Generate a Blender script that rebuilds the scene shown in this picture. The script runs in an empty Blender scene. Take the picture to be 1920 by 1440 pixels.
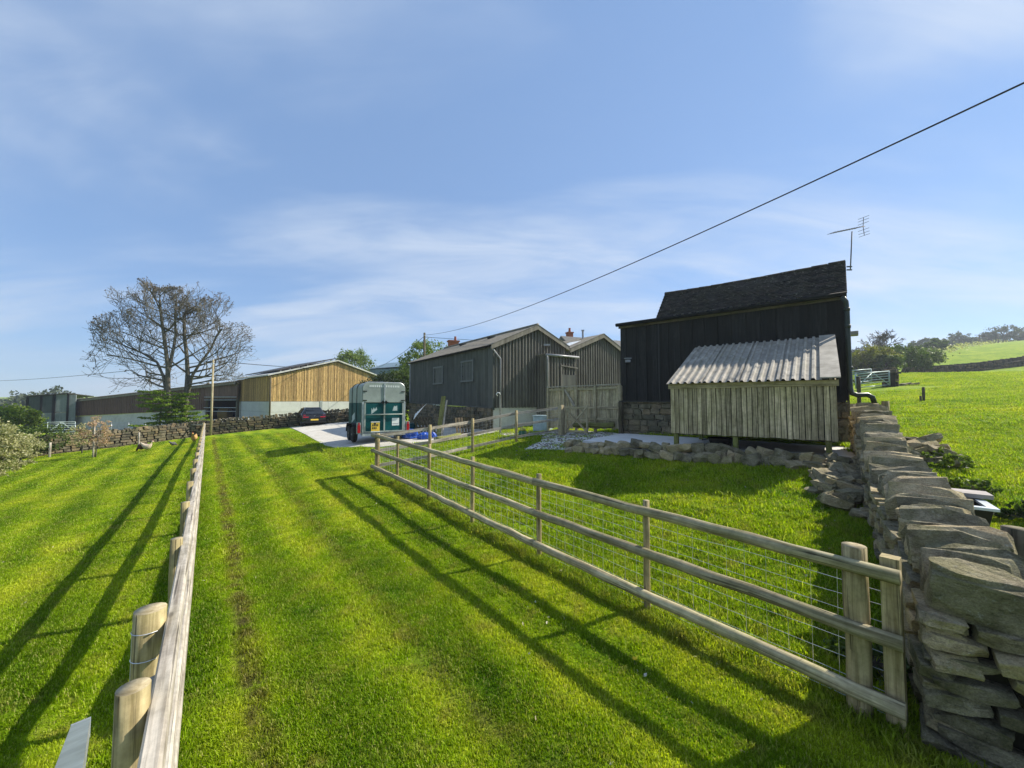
import bpy, bmesh, math, random
import numpy as np
from mathutils import Vector, Matrix, noise, Euler

rnd = random.Random(7)
SC = bpy.context.scene
COL = SC.collection
R = math.radians

# ------------------------------------------------------------------ camera, sky, sun, exposure
EYE = 2.25                      # eye height above the lawn under the camera
FPX = 721.0                     # focal length in pixels of a 1920 px wide frame
PITCH = math.atan(32.0 / FPX)
cam_d = bpy.data.cameras.new('camera')
cam = bpy.data.objects.new('camera', cam_d)
COL.objects.link(cam)
cam_d.sensor_width = 36.0
cam_d.lens = 36.0 * FPX / 1920.0
cam_d.clip_start = 0.05
cam_d.clip_end = 5000
cam.location = (0, 0, EYE)
cam.rotation_euler = (R(90) + PITCH, 0, 0)
SC.camera = cam

SUN_AZ, SUN_EL = R(70), R(40)   # azimuth measured from the view axis towards the right
sun_dir = Vector((math.sin(SUN_AZ) * math.cos(SUN_EL), math.cos(SUN_AZ) * math.cos(SUN_EL), math.sin(SUN_EL)))
sd = bpy.data.lights.new('sun', 'SUN')
sd.energy = 5.0
sd.angle = R(0.6)
sd.color = (1.0, 0.93, 0.80)
sun = bpy.data.objects.new('sun', sd)
COL.objects.link(sun)
sun.rotation_euler = (-sun_dir).to_track_quat('-Z', 'Y').to_euler()
sun.location = (20, 20, 40)

W = bpy.data.worlds.new('World')
SC.world = W
W.use_nodes = True
wn = W.node_tree
wn.nodes.clear()
def wnode(t, **kw):
    n = wn.nodes.new(t)
    for k, v in kw.items():
        setattr(n, k, v)
    return n
w_out = wnode('ShaderNodeOutputWorld')
w_bg = wnode('ShaderNodeBackground')
w_bg.inputs['Strength'].default_value = 0.098
w_sky = wnode('ShaderNodeTexSky', sky_type='NISHITA', sun_disc=False)
w_sky.sun_elevation = SUN_EL
w_sky.sun_rotation = SUN_AZ
w_sky.altitude = 100
w_sky.air_density = 1.0
w_sky.dust_density = 0.05
w_sky.ozone_density = 3.0
# thin cirrus: noise over the sky dome projected on a high flat layer
w_tc = wnode('ShaderNodeTexCoord')
w_sep = wnode('ShaderNodeSeparateXYZ')
wn.links.new(w_tc.outputs['Generated'], w_sep.inputs[0])
w_z = wnode('ShaderNodeMath', operation='MAXIMUM'); w_z.inputs[1].default_value = 0.0
wn.links.new(w_sep.outputs['Z'], w_z.inputs[0])
w_za = wnode('ShaderNodeMath', operation='ADD'); w_za.inputs[1].default_value = 0.22
wn.links.new(w_z.outputs[0], w_za.inputs[0])
w_dx = wnode('ShaderNodeMath', operation='DIVIDE'); w_dy = wnode('ShaderNodeMath', operation='DIVIDE')
wn.links.new(w_sep.outputs['X'], w_dx.inputs[0]); wn.links.new(w_za.outputs[0], w_dx.inputs[1])
wn.links.new(w_sep.outputs['Y'], w_dy.inputs[0]); wn.links.new(w_za.outputs[0], w_dy.inputs[1])
w_cmb = wnode('ShaderNodeCombineXYZ')
wn.links.new(w_dx.outputs[0], w_cmb.inputs[0]); wn.links.new(w_dy.outputs[0], w_cmb.inputs[1])
w_map = wnode('ShaderNodeMapping')
w_map.inputs['Rotation'].default_value = (0, 0, R(-28))
w_map.inputs['Scale'].default_value = (0.55, 1.5, 1)
w_map.inputs['Location'].default_value = (0.35, 0.2, 0)
wn.links.new(w_cmb.outputs[0], w_map.inputs[0])
w_n1 = wnode('ShaderNodeTexNoise'); w_n1.inputs['Scale'].default_value = 0.95
w_n1.inputs['Detail'].default_value = 5; w_n1.inputs['Roughness'].default_value = 0.5; w_n1.inputs['Distortion'].default_value = 0.5
wn.links.new(w_map.outputs[0], w_n1.inputs['Vector'])
w_cr = wnode('ShaderNodeValToRGB')
w_cr.color_ramp.elements[0].position = 0.39; w_cr.color_ramp.elements[0].color = (0, 0, 0, 1)
w_cr.color_ramp.elements[1].position = 0.60; w_cr.color_ramp.elements[1].color = (1, 1, 1, 1)
w_cr.color_ramp.interpolation = 'EASE'
wn.links.new(w_n1.outputs['Fac'], w_cr.inputs[0])
w_n2 = wnode('ShaderNodeTexNoise'); w_n2.inputs['Scale'].default_value = 2.6
w_n2.inputs['Detail'].default_value = 8; w_n2.inputs['Roughness'].default_value = 0.6; w_n2.inputs['Distortion'].default_value = 0.8
wn.links.new(w_map.outputs[0], w_n2.inputs['Vector'])
w_m2 = wnode('ShaderNodeMapRange')
w_m2.inputs['From Min'].default_value = 0.3; w_m2.inputs['From Max'].default_value = 0.75
w_m2.inputs['To Min'].default_value = 0.22; w_m2.inputs['To Max'].default_value = 1.0
wn.links.new(w_n2.outputs['Fac'], w_m2.inputs[0])
w_mul = wnode('ShaderNodeMath', operation='MULTIPLY')
wn.links.new(w_cr.outputs[0], w_mul.inputs[0]); wn.links.new(w_m2.outputs[0], w_mul.inputs[1])
w_amt = wnode('ShaderNodeMath', operation='MULTIPLY_ADD'); w_amt.inputs[1].default_value = 0.88; w_amt.inputs[2].default_value = 0.0
wn.links.new(w_mul.outputs[0], w_amt.inputs[0])
w_mix = wnode('ShaderNodeMix', data_type='RGBA')
w_mix.inputs['B'].default_value = (4.3, 4.9, 5.8, 1)
wn.links.new(w_amt.outputs[0], w_mix.inputs['Factor'])
w_tint = wnode('ShaderNodeMix', data_type='RGBA', blend_type='MULTIPLY'); w_tint.inputs['Factor'].default_value = 1.0
w_tint.inputs['B'].default_value = (0.86, 0.98, 1.10, 1)
wn.links.new(w_sky.outputs[0], w_tint.inputs['A'])
w_veil = wnode('ShaderNodeMix', data_type='RGBA'); w_veil.inputs['Factor'].default_value = 0.6
w_veil.inputs['B'].default_value = (1.65, 2.70, 4.6, 1)
wn.links.new(w_tint.outputs['Result'], w_veil.inputs['A'])
wn.links.new(w_veil.outputs['Result'], w_mix.inputs['A'])
wn.links.new(w_mix.outputs['Result'], w_bg.inputs['Color'])
wn.links.new(w_bg.outputs[0], w_out.inputs['Surface'])

SC.view_settings.view_transform = 'Standard'
SC.view_settings.look = 'None'
SC.view_settings.gamma = 1.0
SC.view_settings.exposure = 0.72
SC.cycles.max_bounces = 6
SC.cycles.transparent_max_bounces = 8
SC.cycles.use_denoising = True

# ------------------------------------------------------------------ layout helpers
def P(px, py, Y):
    """world point seen at pixel (px,py) of the 1920x1440 frame, at distance Y along the view axis"""
    a = (px - 960.0) / FPX
    b = (720.0 - py) / FPX
    c, s = math.cos(PITCH), math.sin(PITCH)
    dy = c - b * s
    dz = s + b * c
    return Vector((a * Y / dy, Y, EYE + dz * Y / dy))

D1 = Vector((-0.755, 0.656, 0))      # farm long axis, away to the left
D2 = Vector((0.656, 0.755, 0))       # across, away to the right
U = Vector((-0.62, 0.7846, 0))       # lane direction
NR = Vector((0.7846, 0.62, 0))       # to the right across the lane
Z = Vector((0, 0, 1))

CTRL = [  # x, y, z relative to the eye
 (0,0,-2.25),(2.66,2.62,-2.27),(-3.79,10.78,-2.05),(-6.2,7.85,-2.33),(-12.4,15.7,-2.45),(-22.3,28.3,-2.55),
 (0,-5,-2.2),(6,-5,-2.1),(-6,-5,-2.7),(-6,4,-2.52),(-16.5,12.5,-2.78),(-22.5,18.4,-2.86),(-26,24.7,-3.0),
 (-12,4,-2.8),(-10.5,11,-2.5),(-6.0,15.8,-1.80),(-4.3,18,-1.70),(-15.8,30,-1.97),(-13.5,32,-1.75),(-18.5,31,-2.15),
 (-2,19.5,-1.52),(0,18,-1.42),(1.5,16,-1.30),(4,14,-1.17),(0.15,13.8,-1.5),(-1.33,13.1,-1.74),(-2.5,11.7,-1.88),
 (2.0,11.2,-1.4),(3.9,9.3,-1.42),(6.4,7.3,-1.38),(4.7,5,-1.9),(2,6.5,-2.02),(-0.5,7.5,-2.12),
 (7.2,8.6,-1.15),(8.6,9.7,-1.12),(9.6,9,-1.15),(4.6,3,-2.12),(7.6,5.6,-1.72),(14,10,-0.95),(14,20,0.0),(27.4,29,0.98),
 (20,6,-0.9),(30,15,0.3),(63,58,4.1),(76,57,4.6),(46,50,3.6),(75,75,8.5),(110,100,13.5),(175,150,21.5),(226,170,27.0),(120,150,17.0),
 (60,100,9.0),(10,30,-1.0),(0,45,-1.5),(-20,50,-2.4),(-40,48,-3.0),(-60,60,-4.4),(-75,70,-4.8),(-80,40,-5),(-45,20,-3.9),(-45,5,-4.2),
 (-30,-20,-4),(30,-20,-1),(0,-40,-2.5),(-150,150,-7),(-300,300,-4),(0,300,2),(-200,600,6),(-500,450,6),(0,700,9),(300,300,40),(400,500,48),
 (500,100,45),(250,0,18),(-500,0,-8),(0,-300,-2),(300,-200,8),(-300,-200,-8)]
CA = np.array(CTRL, float)
def _phi(r2):
    return np.sqrt(r2 + 1.5)
_A = _phi((CA[:, None, 0] - CA[None, :, 0]) ** 2 + (CA[:, None, 1] - CA[None, :, 1]) ** 2)
_A += np.eye(len(CA)) * -0.02
_n = len(CA)
_M = np.zeros((_n + 1, _n + 1)); _M[:_n, :_n] = _A; _M[:_n, _n] = 1; _M[_n, :_n] = 1
_w = np.linalg.solve(_M, np.append(CA[:, 2], 0))
BUMPS = [(0.5, 9.1, 0.16, 0.8), (1.7, 8.3, -0.22, 0.7), (2.9, 8.6, -0.1, 0.9), (-3.4, 3.2, -0.16, 0.7), (-2.5, 2.6, 0.1, 0.5), (3.4, 6.4, 0.08, 0.9)]
def GZA(x, y):
    x = np.asarray(x, float); y = np.asarray(y, float)
    z = np.full(x.shape, _w[_n])
    for i in range(_n):
        z = z + _w[i] * _phi((x - CA[i, 0]) ** 2 + (y - CA[i, 1]) ** 2)
    for bx, by, a, r in BUMPS:
        z = z + a * np.exp(-((x - bx) ** 2 + (y - by) ** 2) / (r * r))
    near = np.exp(-(x * x + y * y) / 900.0)
    z = z + near * (0.012 * np.sin(x * 2.3 + 1.3 * np.sin(y * 1.7)) * np.sin(y * 2.9 + x) + 0.008 * np.sin(x * 5.1 + y * 3.7) )
    return z + EYE
def GZ(x, y):
    return float(GZA(np.array([x]), np.array([y]))[0])
def G(p, dz=0.0):
    return Vector((p[0], p[1], GZ(p[0], p[1]) + dz))
def gp(px, py):
    """ground point under a pixel"""
    lo, hi = 0.5, 0.5
    while hi < 400:
        q = P(px, py, hi)
        if q.z < GZ(q.x, q.y):
            break
        lo = hi; hi *= 1.04
    for _ in range(24):
        m = (lo + hi) / 2; q = P(px, py, m)
        if q.z < GZ(q.x, q.y): hi = m
        else: lo = m
    q = P(px, py, hi); q.z = GZ(q.x, q.y)
    return q

# ------------------------------------------------------------------ mesh builder
BASE = {}
class MB:
    def __init__(s):
        s.v = []; s.f = []; s.uv = []; s.mi = []
    def face(s, idx, uv=None, m=0):
        s.f.append(tuple(idx)); s.mi.append(m)
        s.uv.append(uv if uv else [(0, 0)] * len(idx))
    def poly(s, pts, uv=None, m=0):
        i = len(s.v); s.v += [tuple(p) for p in pts]
        s.face(range(i, i + len(pts)), uv, m)
    def obox(s, o, a, b, c, m=0):
        """box from corner o and three edge vectors; uv runs along the longest edge"""
        o, a, b, c = Vector(o), Vector(a), Vector(b), Vector(c)
        if a.cross(b).dot(c) < 0:
            a, b = b, a
        i = len(s.v)
        pts = [o, o + a, o + a + b, o + b, o + c, o + a + c, o + a + b + c, o + b + c]
        s.v += [tuple(p) for p in pts]
        la, lb, lc = a.length, b.length, c.length
        lens = [la, lb, lc]
        L = lens.index(max(lens))
        ru, rv = rnd.random() * 9, rnd.random() * 9
        cor = [(0,0,0),(1,0,0),(1,1,0),(0,1,0),(0,0,1),(1,0,1),(1,1,1),(0,1,1)]
        for q in ((0,3,2,1),(4,5,6,7),(0,1,5,4),(1,2,6,5),(2,3,7,6),(3,0,4,7)):
            uv = []
            for k in q:
                cc = [cor[k][0] * la, cor[k][1] * lb, cor[k][2] * lc]
                vv = cc[L]
                oth = [cc[j] for j in range(3) if j != L]
                uv.append((oth[0] + oth[1] * 1.07 + ru, vv + rv))
            s.face([i + k for k in q], uv, m)
    def box(s, c, sx, sy, sz, rz=0.0, m=0):
        a = Vector((math.cos(rz), math.sin(rz), 0)) * sx
        b = Vector((-math.sin(rz), math.cos(rz), 0)) * sy
        cz = Z * sz
        s.obox(Vector(c) - (a + b + cz) / 2, a, b, cz, m)
    def beam(s, p0, p1, w, h, up=Z, m=0):
        p0, p1 = Vector(p0), Vector(p1)
        d = p1 - p0
        side = d.cross(Vector(up)).normalized() * w
        upv = side.cross(d).normalized() * h
        s.obox(p0 - side / 2 - upv / 2, d, side, upv, m)
    def tube(s, pts, rs, n=8, caps=True, capm=None, m=0, flat=1.0):
        pts = [Vector(p) for p in pts]
        if not isinstance(rs, (list, tuple)):
            rs = [rs] * len(pts)
        rings = []
        ru, rv = rnd.random() * 9, rnd.random() * 9
        d0 = (pts[1] - pts[0]).normalized()
        ref = Vector((1, 0, 0)) if abs(d0.z) > 0.8 else Z
        acc = 0.0; accs = []
        prev_x = None
        for i, p in enumerate(pts):
            if i == 0: d = pts[1] - pts[0]
            elif i == len(pts) - 1: d = pts[i] - pts[i - 1]
            else: d = (pts[i + 1] - pts[i]).normalized() + (pts[i] - pts[i - 1]).normalized()
            d.normalize()
            if i: acc += (pts[i] - pts[i - 1]).length
            accs.append(acc)
            if prev_x is None:
                x = ref.cross(d)
                if x.length < 1e-4: x = Vector((0, 1, 0)).cross(d)
            else:
                x = prev_x - d * prev_x.dot(d)
            x.normalize(); prev_x = x
            y = d.cross(x)
            b = len(s.v)
            for k in range(n):
                t = 2 * math.pi * k / n
                s.v.append(tuple(p + (x * math.cos(t) + y * math.sin(t) * flat) * rs[i]))
            rings.append(b)
        for i in range(len(pts) - 1):
            r = (rs[i] + rs[i + 1]) / 2 * 6.28
            for k in range(n):
                k2 = (k + 1) % n
                u0, u1 = r * k / n + ru, r * (k + 1) / n + ru
                s.face((rings[i] + k, rings[i] + k2, rings[i + 1] + k2, rings[i + 1] + k),
                       [(u0, accs[i] + rv), (u1, accs[i] + rv), (u1, accs[i + 1] + rv), (u0, accs[i + 1] + rv)], m)
        if caps:
            cm = m if capm is None else capm
            def cap(b, rev, r):
                idx = [b + k for k in range(n)]
                uv = [(r * math.cos(6.283 * k / n), r * math.sin(6.283 * k / n)) for k in range(n)]
                if rev: idx.reverse(); uv.reverse()
                s.face(idx, uv, cm)
            cap(rings[0], True, rs[0]); cap(rings[-1], False, rs[-1])
    def sweep(s, pts, sec, capm=None, m=0):
        """sweep a closed section (side, up offsets) along a polyline; uv runs along the length"""
        pts = [Vector(p) for p in pts]; n = len(sec); rings = []; acc = 0.0; accs = []
        ru, rv = rnd.random() * 9, rnd.random() * 9
        per = [0.0]
        for k in range(n):
            a, b = sec[k], sec[(k + 1) % n]; per.append(per[-1] + math.hypot(a[0] - b[0], a[1] - b[1]))
        for i, p in enumerate(pts):
            d = (pts[min(i + 1, len(pts) - 1)] - pts[max(i - 1, 0)]).normalized()
            side = d.cross(Z).normalized(); up = side.cross(d)
            if i: acc += (p - pts[i - 1]).length
            accs.append(acc); rings.append(len(s.v))
            w = rnd.uniform(.97, 1.03)
            s.v += [tuple(p + side * a * w + up * b * w) for a, b in sec]
        for i in range(len(pts) - 1):
            for k in range(n):
                k2 = (k + 1) % n
                s.face((rings[i] + k, rings[i + 1] + k, rings[i + 1] + k2, rings[i] + k2), [(per[k] + ru, accs[i] + rv), (per[k] + ru, accs[i + 1] + rv), (per[k + 1] + ru, accs[i + 1] + rv), (per[k + 1] + ru, accs[i] + rv)], m)
        cm = m if capm is None else capm
        s.face([rings[0] + k for k in range(n)], [(a, b) for a, b in sec], cm)
        s.face([rings[-1] + k for k in reversed(range(n))], [(a, b) for a, b in reversed(sec)], cm)
    def lathe(s, o, prof, n=12, ax=Z, m=0):
        """prof: list of (r, h) along axis ax from o"""
        ax = Vector(ax).normalized()
        x = Vector((1, 0, 0)) if abs(ax.x) < 0.9 else Vector((0, 1, 0))
        x = (x - ax * x.dot(ax)).normalized(); y = ax.cross(x)
        b = len(s.v)
        for r, h in prof:
            for k in range(n):
                t = 2 * math.pi * k / n
                s.v.append(tuple(Vector(o) + ax * h + (x * math.cos(t) + y * math.sin(t)) * r))
        for i in range(len(prof) - 1):
            for k in range(n):
                k2 = (k + 1) % n
                s.face((b + i * n + k, b + i * n + k2, b + (i + 1) * n + k2, b + (i + 1) * n + k), None, m)
        s.face([b + k for k in range(n)][::-1], None, m)
        s.face([b + (len(prof) - 1) * n + k for k in range(n)], None, m)
    def build(s, name, mats, parent=None, smooth=False, kind=None, local=False):
        me = bpy.data.meshes.new(name)
        off = Vector((0, 0, 0))
        if parent is not None and not local:
            off = BASE[parent]
        if off.length:
            me.from_pydata([(p[0] - off.x, p[1] - off.y, p[2] - off.z) for p in s.v], [], s.f)
        else:
            me.from_pydata(s.v, [], s.f)
        ul = me.uv_layers.new(name='UVMap')
        flat = [c for face in s.uv for q in face for c in q]
        ul.data.foreach_set('uv', flat)
        if not isinstance(mats, (list, tuple)):
            mats = [mats]
        for mt in mats:
            me.materials.append(mt)
        if len(mats) > 1:
            me.polygons.foreach_set('material_index', s.mi)
        if smooth:
            me.polygons.foreach_set('use_smooth', [True] * len(me.polygons))
        me.update()
        return link(name, me, parent, kind)
def link(name, me, parent=None, kind=None):
    o = bpy.data.objects.new(name, me)
    COL.objects.link(o)
    if parent is not None:
        o.parent = parent
        BASE[o] = BASE[parent]
    else:
        BASE[o] = Vector((0, 0, 0))
    if kind: o['kind'] = kind
    return o
def thing(name, label, cat, loc, group=None, rz=0.0):
    o = bpy.data.objects.new(name, None)
    COL.objects.link(o)
    o.location = loc; o.rotation_euler = (0, 0, rz)
    o.empty_display_size = 0.2
    o['label'] = label; o['category'] = cat
    if group: o['group'] = group
    BASE[o] = Vector(loc)
    return o
def tag(o, label, cat, group=None):
    o['label'] = label; o['category'] = cat
    if group: o['group'] = group
    return o
def part(mb_fn, name, mats, parent, **kw):
    m = MB(); mb_fn(m)
    return m.build(name, mats, parent, **kw)

# ------------------------------------------------------------------ materials
def new_mat(name):
    m = bpy.data.materials.new(name); m.use_nodes = True
    nt = m.node_tree
    b = nt.nodes['Principled BSDF']
    return m, nt, b
class NT:
    def __init__(s, nt): s.nt = nt
    def n(s, t, ins=None, **kw):
        nd = s.nt.nodes.new(t)
        for k, v in kw.items(): setattr(nd, k, v)
        for k, v in (ins or {}).items():
            if hasattr(v, 'is_linked') or isinstance(v, bpy.types.NodeSocket):
                s.nt.links.new(v, nd.inputs[k])
            else:
                nd.inputs[k].default_value = v
        return nd
    def ramp(s, fac, stops, interp='LINEAR'):
        nd = s.nt.nodes.new('ShaderNodeValToRGB')
        nd.color_ramp.interpolation = interp
        e = nd.color_ramp.elements
        while len(e) < len(stops): e.new(0.5)
        for el, (p, c) in zip(e, stops):
            el.position = p
            el.color = (c[0], c[1], c[2], 1) if isinstance(c, (tuple, list)) else (c, c, c, 1)
        s.nt.links.new(fac, nd.inputs[0])
        return nd.outputs[0]
    def mix(s, fac, a, b, mode='MIX'):
        nd = s.nt.nodes.new('ShaderNodeMix'); nd.data_type = 'RGBA'; nd.blend_type = mode
        for k, v in (('Factor', fac), ('A', a), ('B', b)):
            if isinstance(v, bpy.types.NodeSocket): s.nt.links.new(v, nd.inputs[k])
            elif k == 'Factor': nd.inputs[k].default_value = v
            else: nd.inputs[k].default_value = (v[0], v[1], v[2], 1)
        return nd.outputs['Result']
    def math(s, op, a, b=None, c=None):
        nd = s.nt.nodes.new('ShaderNodeMath'); nd.operation = op
        for k, v in enumerate((a, b, c)):
            if v is None: continue
            if isinstance(v, bpy.types.NodeSocket): s.nt.links.new(v, nd.inputs[k])
            else: nd.inputs[k].default_value = v
        return nd.outputs[0]
    def noise(s, vec, scale, detail=4, rough=0.55, dist=0.0):
        nd = s.n('ShaderNodeTexNoise', {'Vector': vec, 'Scale': scale, 'Detail': detail, 'Roughness': rough, 'Distortion': dist})
        return nd.outputs['Fac']
    def bump(s, h, strength, dist=0.02):
        return s.n('ShaderNodeBump', {'Height': h, 'Strength': strength, 'Distance': dist}).outputs[0]
    def pos(s): return s.n('ShaderNodeNewGeometry').outputs['Position']
    def normal(s): return s.n('ShaderNodeNewGeometry').outputs['True Normal']
    def rand(s): return s.n('ShaderNodeObjectInfo').outputs['Random']
    def island(s): return s.n('ShaderNodeNewGeometry').outputs['Random Per Island']
    def map(s, vec, scale): return s.n('ShaderNodeMapping', {'Vector': vec, 'Scale': scale}).outputs[0]
    def set(s, b, k, v):
        if isinstance(v, bpy.types.NodeSocket): s.nt.links.new(v, b.inputs[k])
        else: b.inputs[k].default_value = v

def wood_mat(name, c1, c2, green=None, g_amt=0.3, rough=0.85, grain=(26, 1.3), vary=0.25, use_island=False, stain=None):
    m, nt, b = new_mat(name); t = NT(nt)
    uv = t.n('ShaderNodeUVMap').outputs[0]
    g = t.noise(t.map(uv, (grain[0], grain[1], 1)), 1.0, 6, 0.6, 0.6)
    col = t.ramp(g, [(0.34, tuple(x * 0.8 for x in c1)), (0.62, c2)])
    p = t.pos()
    if green:
        gn = t.ramp(t.noise(p, 3.1, 5, 0.65), [(0.42, 0), (0.72, 1)])
        col = t.mix(t.math('MULTIPLY', gn, g_amt), col, green)
    dk = t.ramp(t.noise(p, 11, 4, 0.7), [(0.35, 0.55), (0.6, 1.0)])
    col = t.mix(0.6, col, dk, 'MULTIPLY')
    r = t.island() if use_island else t.rand()
    v = t.math('MULTIPLY_ADD', r, vary * 2, 1 - vary)
    vc = t.n('ShaderNodeCombineXYZ', {0: v, 1: v, 2: v}).outputs[0]
    col = t.mix(1.0, col, vc, 'MULTIPLY')
    # knots
    vo = t.n('ShaderNodeTexVoronoi', {'Vector': t.map(uv, (7.0, 2.2, 1)), 'Scale': 1.0}).outputs['Distance']
    ck = t.ramp(t.noise(t.map(uv, (55, 0.9, 1)), 1.0, 3, 0.5), [(0.35, 0.2), (0.41, 1.0)])
    col = t.mix(0.8, col, ck, 'MULTIPLY')
    kn = t.ramp(vo, [(0.05, 0.35), (0.11, 1.0)])
    col = t.mix(0.7, col, kn, 'MULTIPLY')
    t.set(b, 'Base Color', col)
    b.inputs['Roughness'].default_value = rough
    b.inputs['Specular IOR Level'].default_value = 0.25
    t.set(b, 'Normal', t.bump(g, 0.5, 0.006))
    return m
def plain_mat(name, c, rough=0.6, metal=0.0, var=0.15, scale=6.0, bump=0.0, spec=0.4, c2=None):
    m, nt, b = new_mat(name); t = NT(nt)
    p = t.pos()
    nz = t.noise(p, scale, 5, 0.6)
    d = c2 or tuple(x * (1 - var * 2) for x in c)
    col = t.ramp(nz, [(0.3, d), (0.7, tuple(min(1, x * (1 + (0 if c2 else var))) for x in c))])
    t.set(b, 'Base Color', col)
    b.inputs['Roughness'].default_value = rough
    b.inputs['Metallic'].default_value = metal
    b.inputs['Specular IOR Level'].default_value = spec
    if bump: t.set(b, 'Normal', t.bump(t.noise(p, scale * 6, 5, 0.65), bump, 0.01))
    return m
def stone_mat(name, c1, c2, moss=(0.075, 0.085, 0.014), moss_amt=0.55, scale=5.0, use_island=False, warm=(0.22, 0.145, 0.08)):
    m, nt, b = new_mat(name); t = NT(nt)
    p = t.pos()
    r = t.island() if use_island else t.rand()
    n1 = t.noise(p, scale, 6, 0.62, 0.4)
    col = t.ramp(n1, [(0.3, c1), (0.5, tuple((a + bb) / 2 for a, bb in zip(c1, c2))), (0.72, c2)])
    col = t.mix(t.math('MULTIPLY', t.ramp(r, [(0.35, 0), (0.95, 1)]), 0.6), col, warm)
    # mossy film, patchy
    ms = t.ramp(t.noise(p, scale * 0.45, 5, 0.7, 0.5), [(0.42, 0), (0.62, 1)])
    col = t.mix(t.math('MULTIPLY', ms, moss_amt), col, moss)
    # pale lichen spots
    ls = t.ramp(t.noise(p, scale * 2.6, 6, 0.78), [(0.58, 0), (0.66, 1)])
    col = t.mix(t.math('MULTIPLY', ls, 0.55), col, (0.46, 0.45, 0.36))
    v = t.math('MULTIPLY_ADD', r, 0.75, 0.55)
    vc = t.n('ShaderNodeCombineXYZ', {0: v, 1: v, 2: v}).outputs[0]
    col = t.mix(1.0, col, vc, 'MULTIPLY')
    fine = t.noise(p, scale * 14, 5, 0.7)
    col = t.mix(0.55, col, t.ramp(fine, [(0.34, 0.3), (0.62, 1.15)]), 'MULTIPLY')
    crk = t.ramp(t.noise(t.map(p, (1, 1, 4)), scale * 1.9, 6, 0.7, 1.2), [(0.36, 0.35), (0.46, 1.0)])
    col = t.mix(0.7, col, crk, 'MULTIPLY')
    t.set(b, 'Base Color', col)
    b.inputs['Roughness'].default_value = 0.92
    b.inputs['Specular IOR Level'].default_value = 0.2
    h = t.math('ADD', t.noise(t.map(p, (1, 1, 2.4)), scale * 3.5, 6, 0.68), t.math('MULTIPLY', fine, 0.35))
    t.set(b, 'Normal', t.bump(h, 0.9, 0.03))
    return m
def leaf_mat(name, c1, c2, trans=0.45, c3=None, rough=0.55):
    m, nt, b = new_mat(name); t = NT(nt)
    r = t.island()
    p = t.pos()
    f = t.math('ADD', t.math('MULTIPLY', r, 0.6), t.math('MULTIPLY', t.noise(p, 0.9, 3), 0.4))
    stops = [(0.15, c1), (0.8, c2)] if not c3 else [(0.15, c1), (0.55, c2), (0.85, c3)]
    col = t.ramp(f, stops)
    t.set(b, 'Base Color', col)
    b.inputs['Roughness'].default_value = rough
    b.inputs['Specular IOR Level'].default_value = 0.25
    tr = nt.nodes.new('ShaderNodeBsdfTranslucent')
    nt.links.new(t.mix(1.0, col, (1.15, 1.25, 0.6), 'MULTIPLY'), tr.inputs['Color'])
    mx = nt.nodes.new('ShaderNodeMixShader'); mx.inputs[0].default_value = trans
    nt.links.new(b.outputs[0], mx.inputs[1]); nt.links.new(tr.outputs[0], mx.inputs[2])
    nt.links.new(mx.outputs[0], nt.nodes['Material Output'].inputs['Surface'])
    return m

def ground_cols(t, p):
    """grass colour that follows the mowing lines and the patches of the lawn (shared by sheet and blades)"""
    sep = t.n('ShaderNodeSeparateXYZ', {0: p})
    X, Y = sep.outputs[0], sep.outputs[1]
    lat = t.math('ADD', t.math('MULTIPLY', X, NR.x), t.math('MULTIPLY', Y, NR.y))
    wob = t.math('MULTIPLY', t.math('SUBTRACT', t.noise(p, 0.35, 3), 0.5), 1.1)
    st = t.math('SINE', t.math('MULTIPLY', t.math('ADD', lat, wob), 2 * math.pi / 1.05))
    st = t.math('MULTIPLY', st, t.ramp(t.math('DIVIDE', lat, 10.0), [(0.36, 1), (0.39, 0)]))
    big = t.noise(p, 0.33, 4, 0.6)
    mid = t.noise(p, 1.7, 4, 0.65)
    f = t.math('ADD', t.math('MULTIPLY', big, 0.55), t.math('MULTIPLY', mid, 0.45))
    f = t.math('ADD', f, t.math('MULTIPLY', st, 0.075))
    col = t.ramp(f, [(0.30, (0.085, 0.190, 0.003)), (0.50, (0.215, 0.325, 0.005)), (0.66, (0.36, 0.415, 0.022))])
    sv = t.math('MULTIPLY_ADD', st, 0.09, 1.0)
    col = t.mix(1.0, col, t.n('ShaderNodeCombineXYZ', {0: sv, 1: sv, 2: sv}).outputs[0], 'MULTIPLY')
    thatch = t.ramp(t.noise(p, 3.3, 5, 0.7), [(0.53, 0), (0.72, 0.65)])
    col = t.mix(thatch, col, (0.30, 0.265, 0.075))
    lush = t.ramp(t.noise(p, 1.1, 4, 0.65), [(0.56, 0), (0.72, 0.75)])
    col = t.mix(lush, col, (0.060, 0.165, 0.006))
    wob2 = t.math('MULTIPLY', t.math('SUBTRACT', t.noise(p, 0.9, 3), 0.5), 0.22)
    l2 = t.math('ADD', lat, wob2)
    r1 = t.ramp(t.math('ABSOLUTE', t.math('SUBTRACT', l2, 0.36)), [(0.04, 1), (0.15, 0)])
    r2 = t.ramp(t.math('ABSOLUTE', t.math('SUBTRACT', l2, 1.62)), [(0.04, 0.5), (0.16, 0)])
    r3 = t.ramp(t.math('ABSOLUTE', t.math('SUBTRACT', l2, 3.62)), [(0.05, 0.6), (0.28, 0)])
    rut = t.math('MULTIPLY', t.math('MAXIMUM', t.math('MAXIMUM', r1, r2), r3), t.ramp(t.noise(p, 4.5, 4, 0.7), [(0.38, 0.05), (0.58, 0.8)]))
    rut = t.math('MULTIPLY', rut, t.ramp(t.math('DIVIDE', Y, 40.0), [(0.62, 1), (0.68, 0)]))
    col = t.mix(rut, col, (0.125, 0.10, 0.035))
    return col, lat, Y
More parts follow.
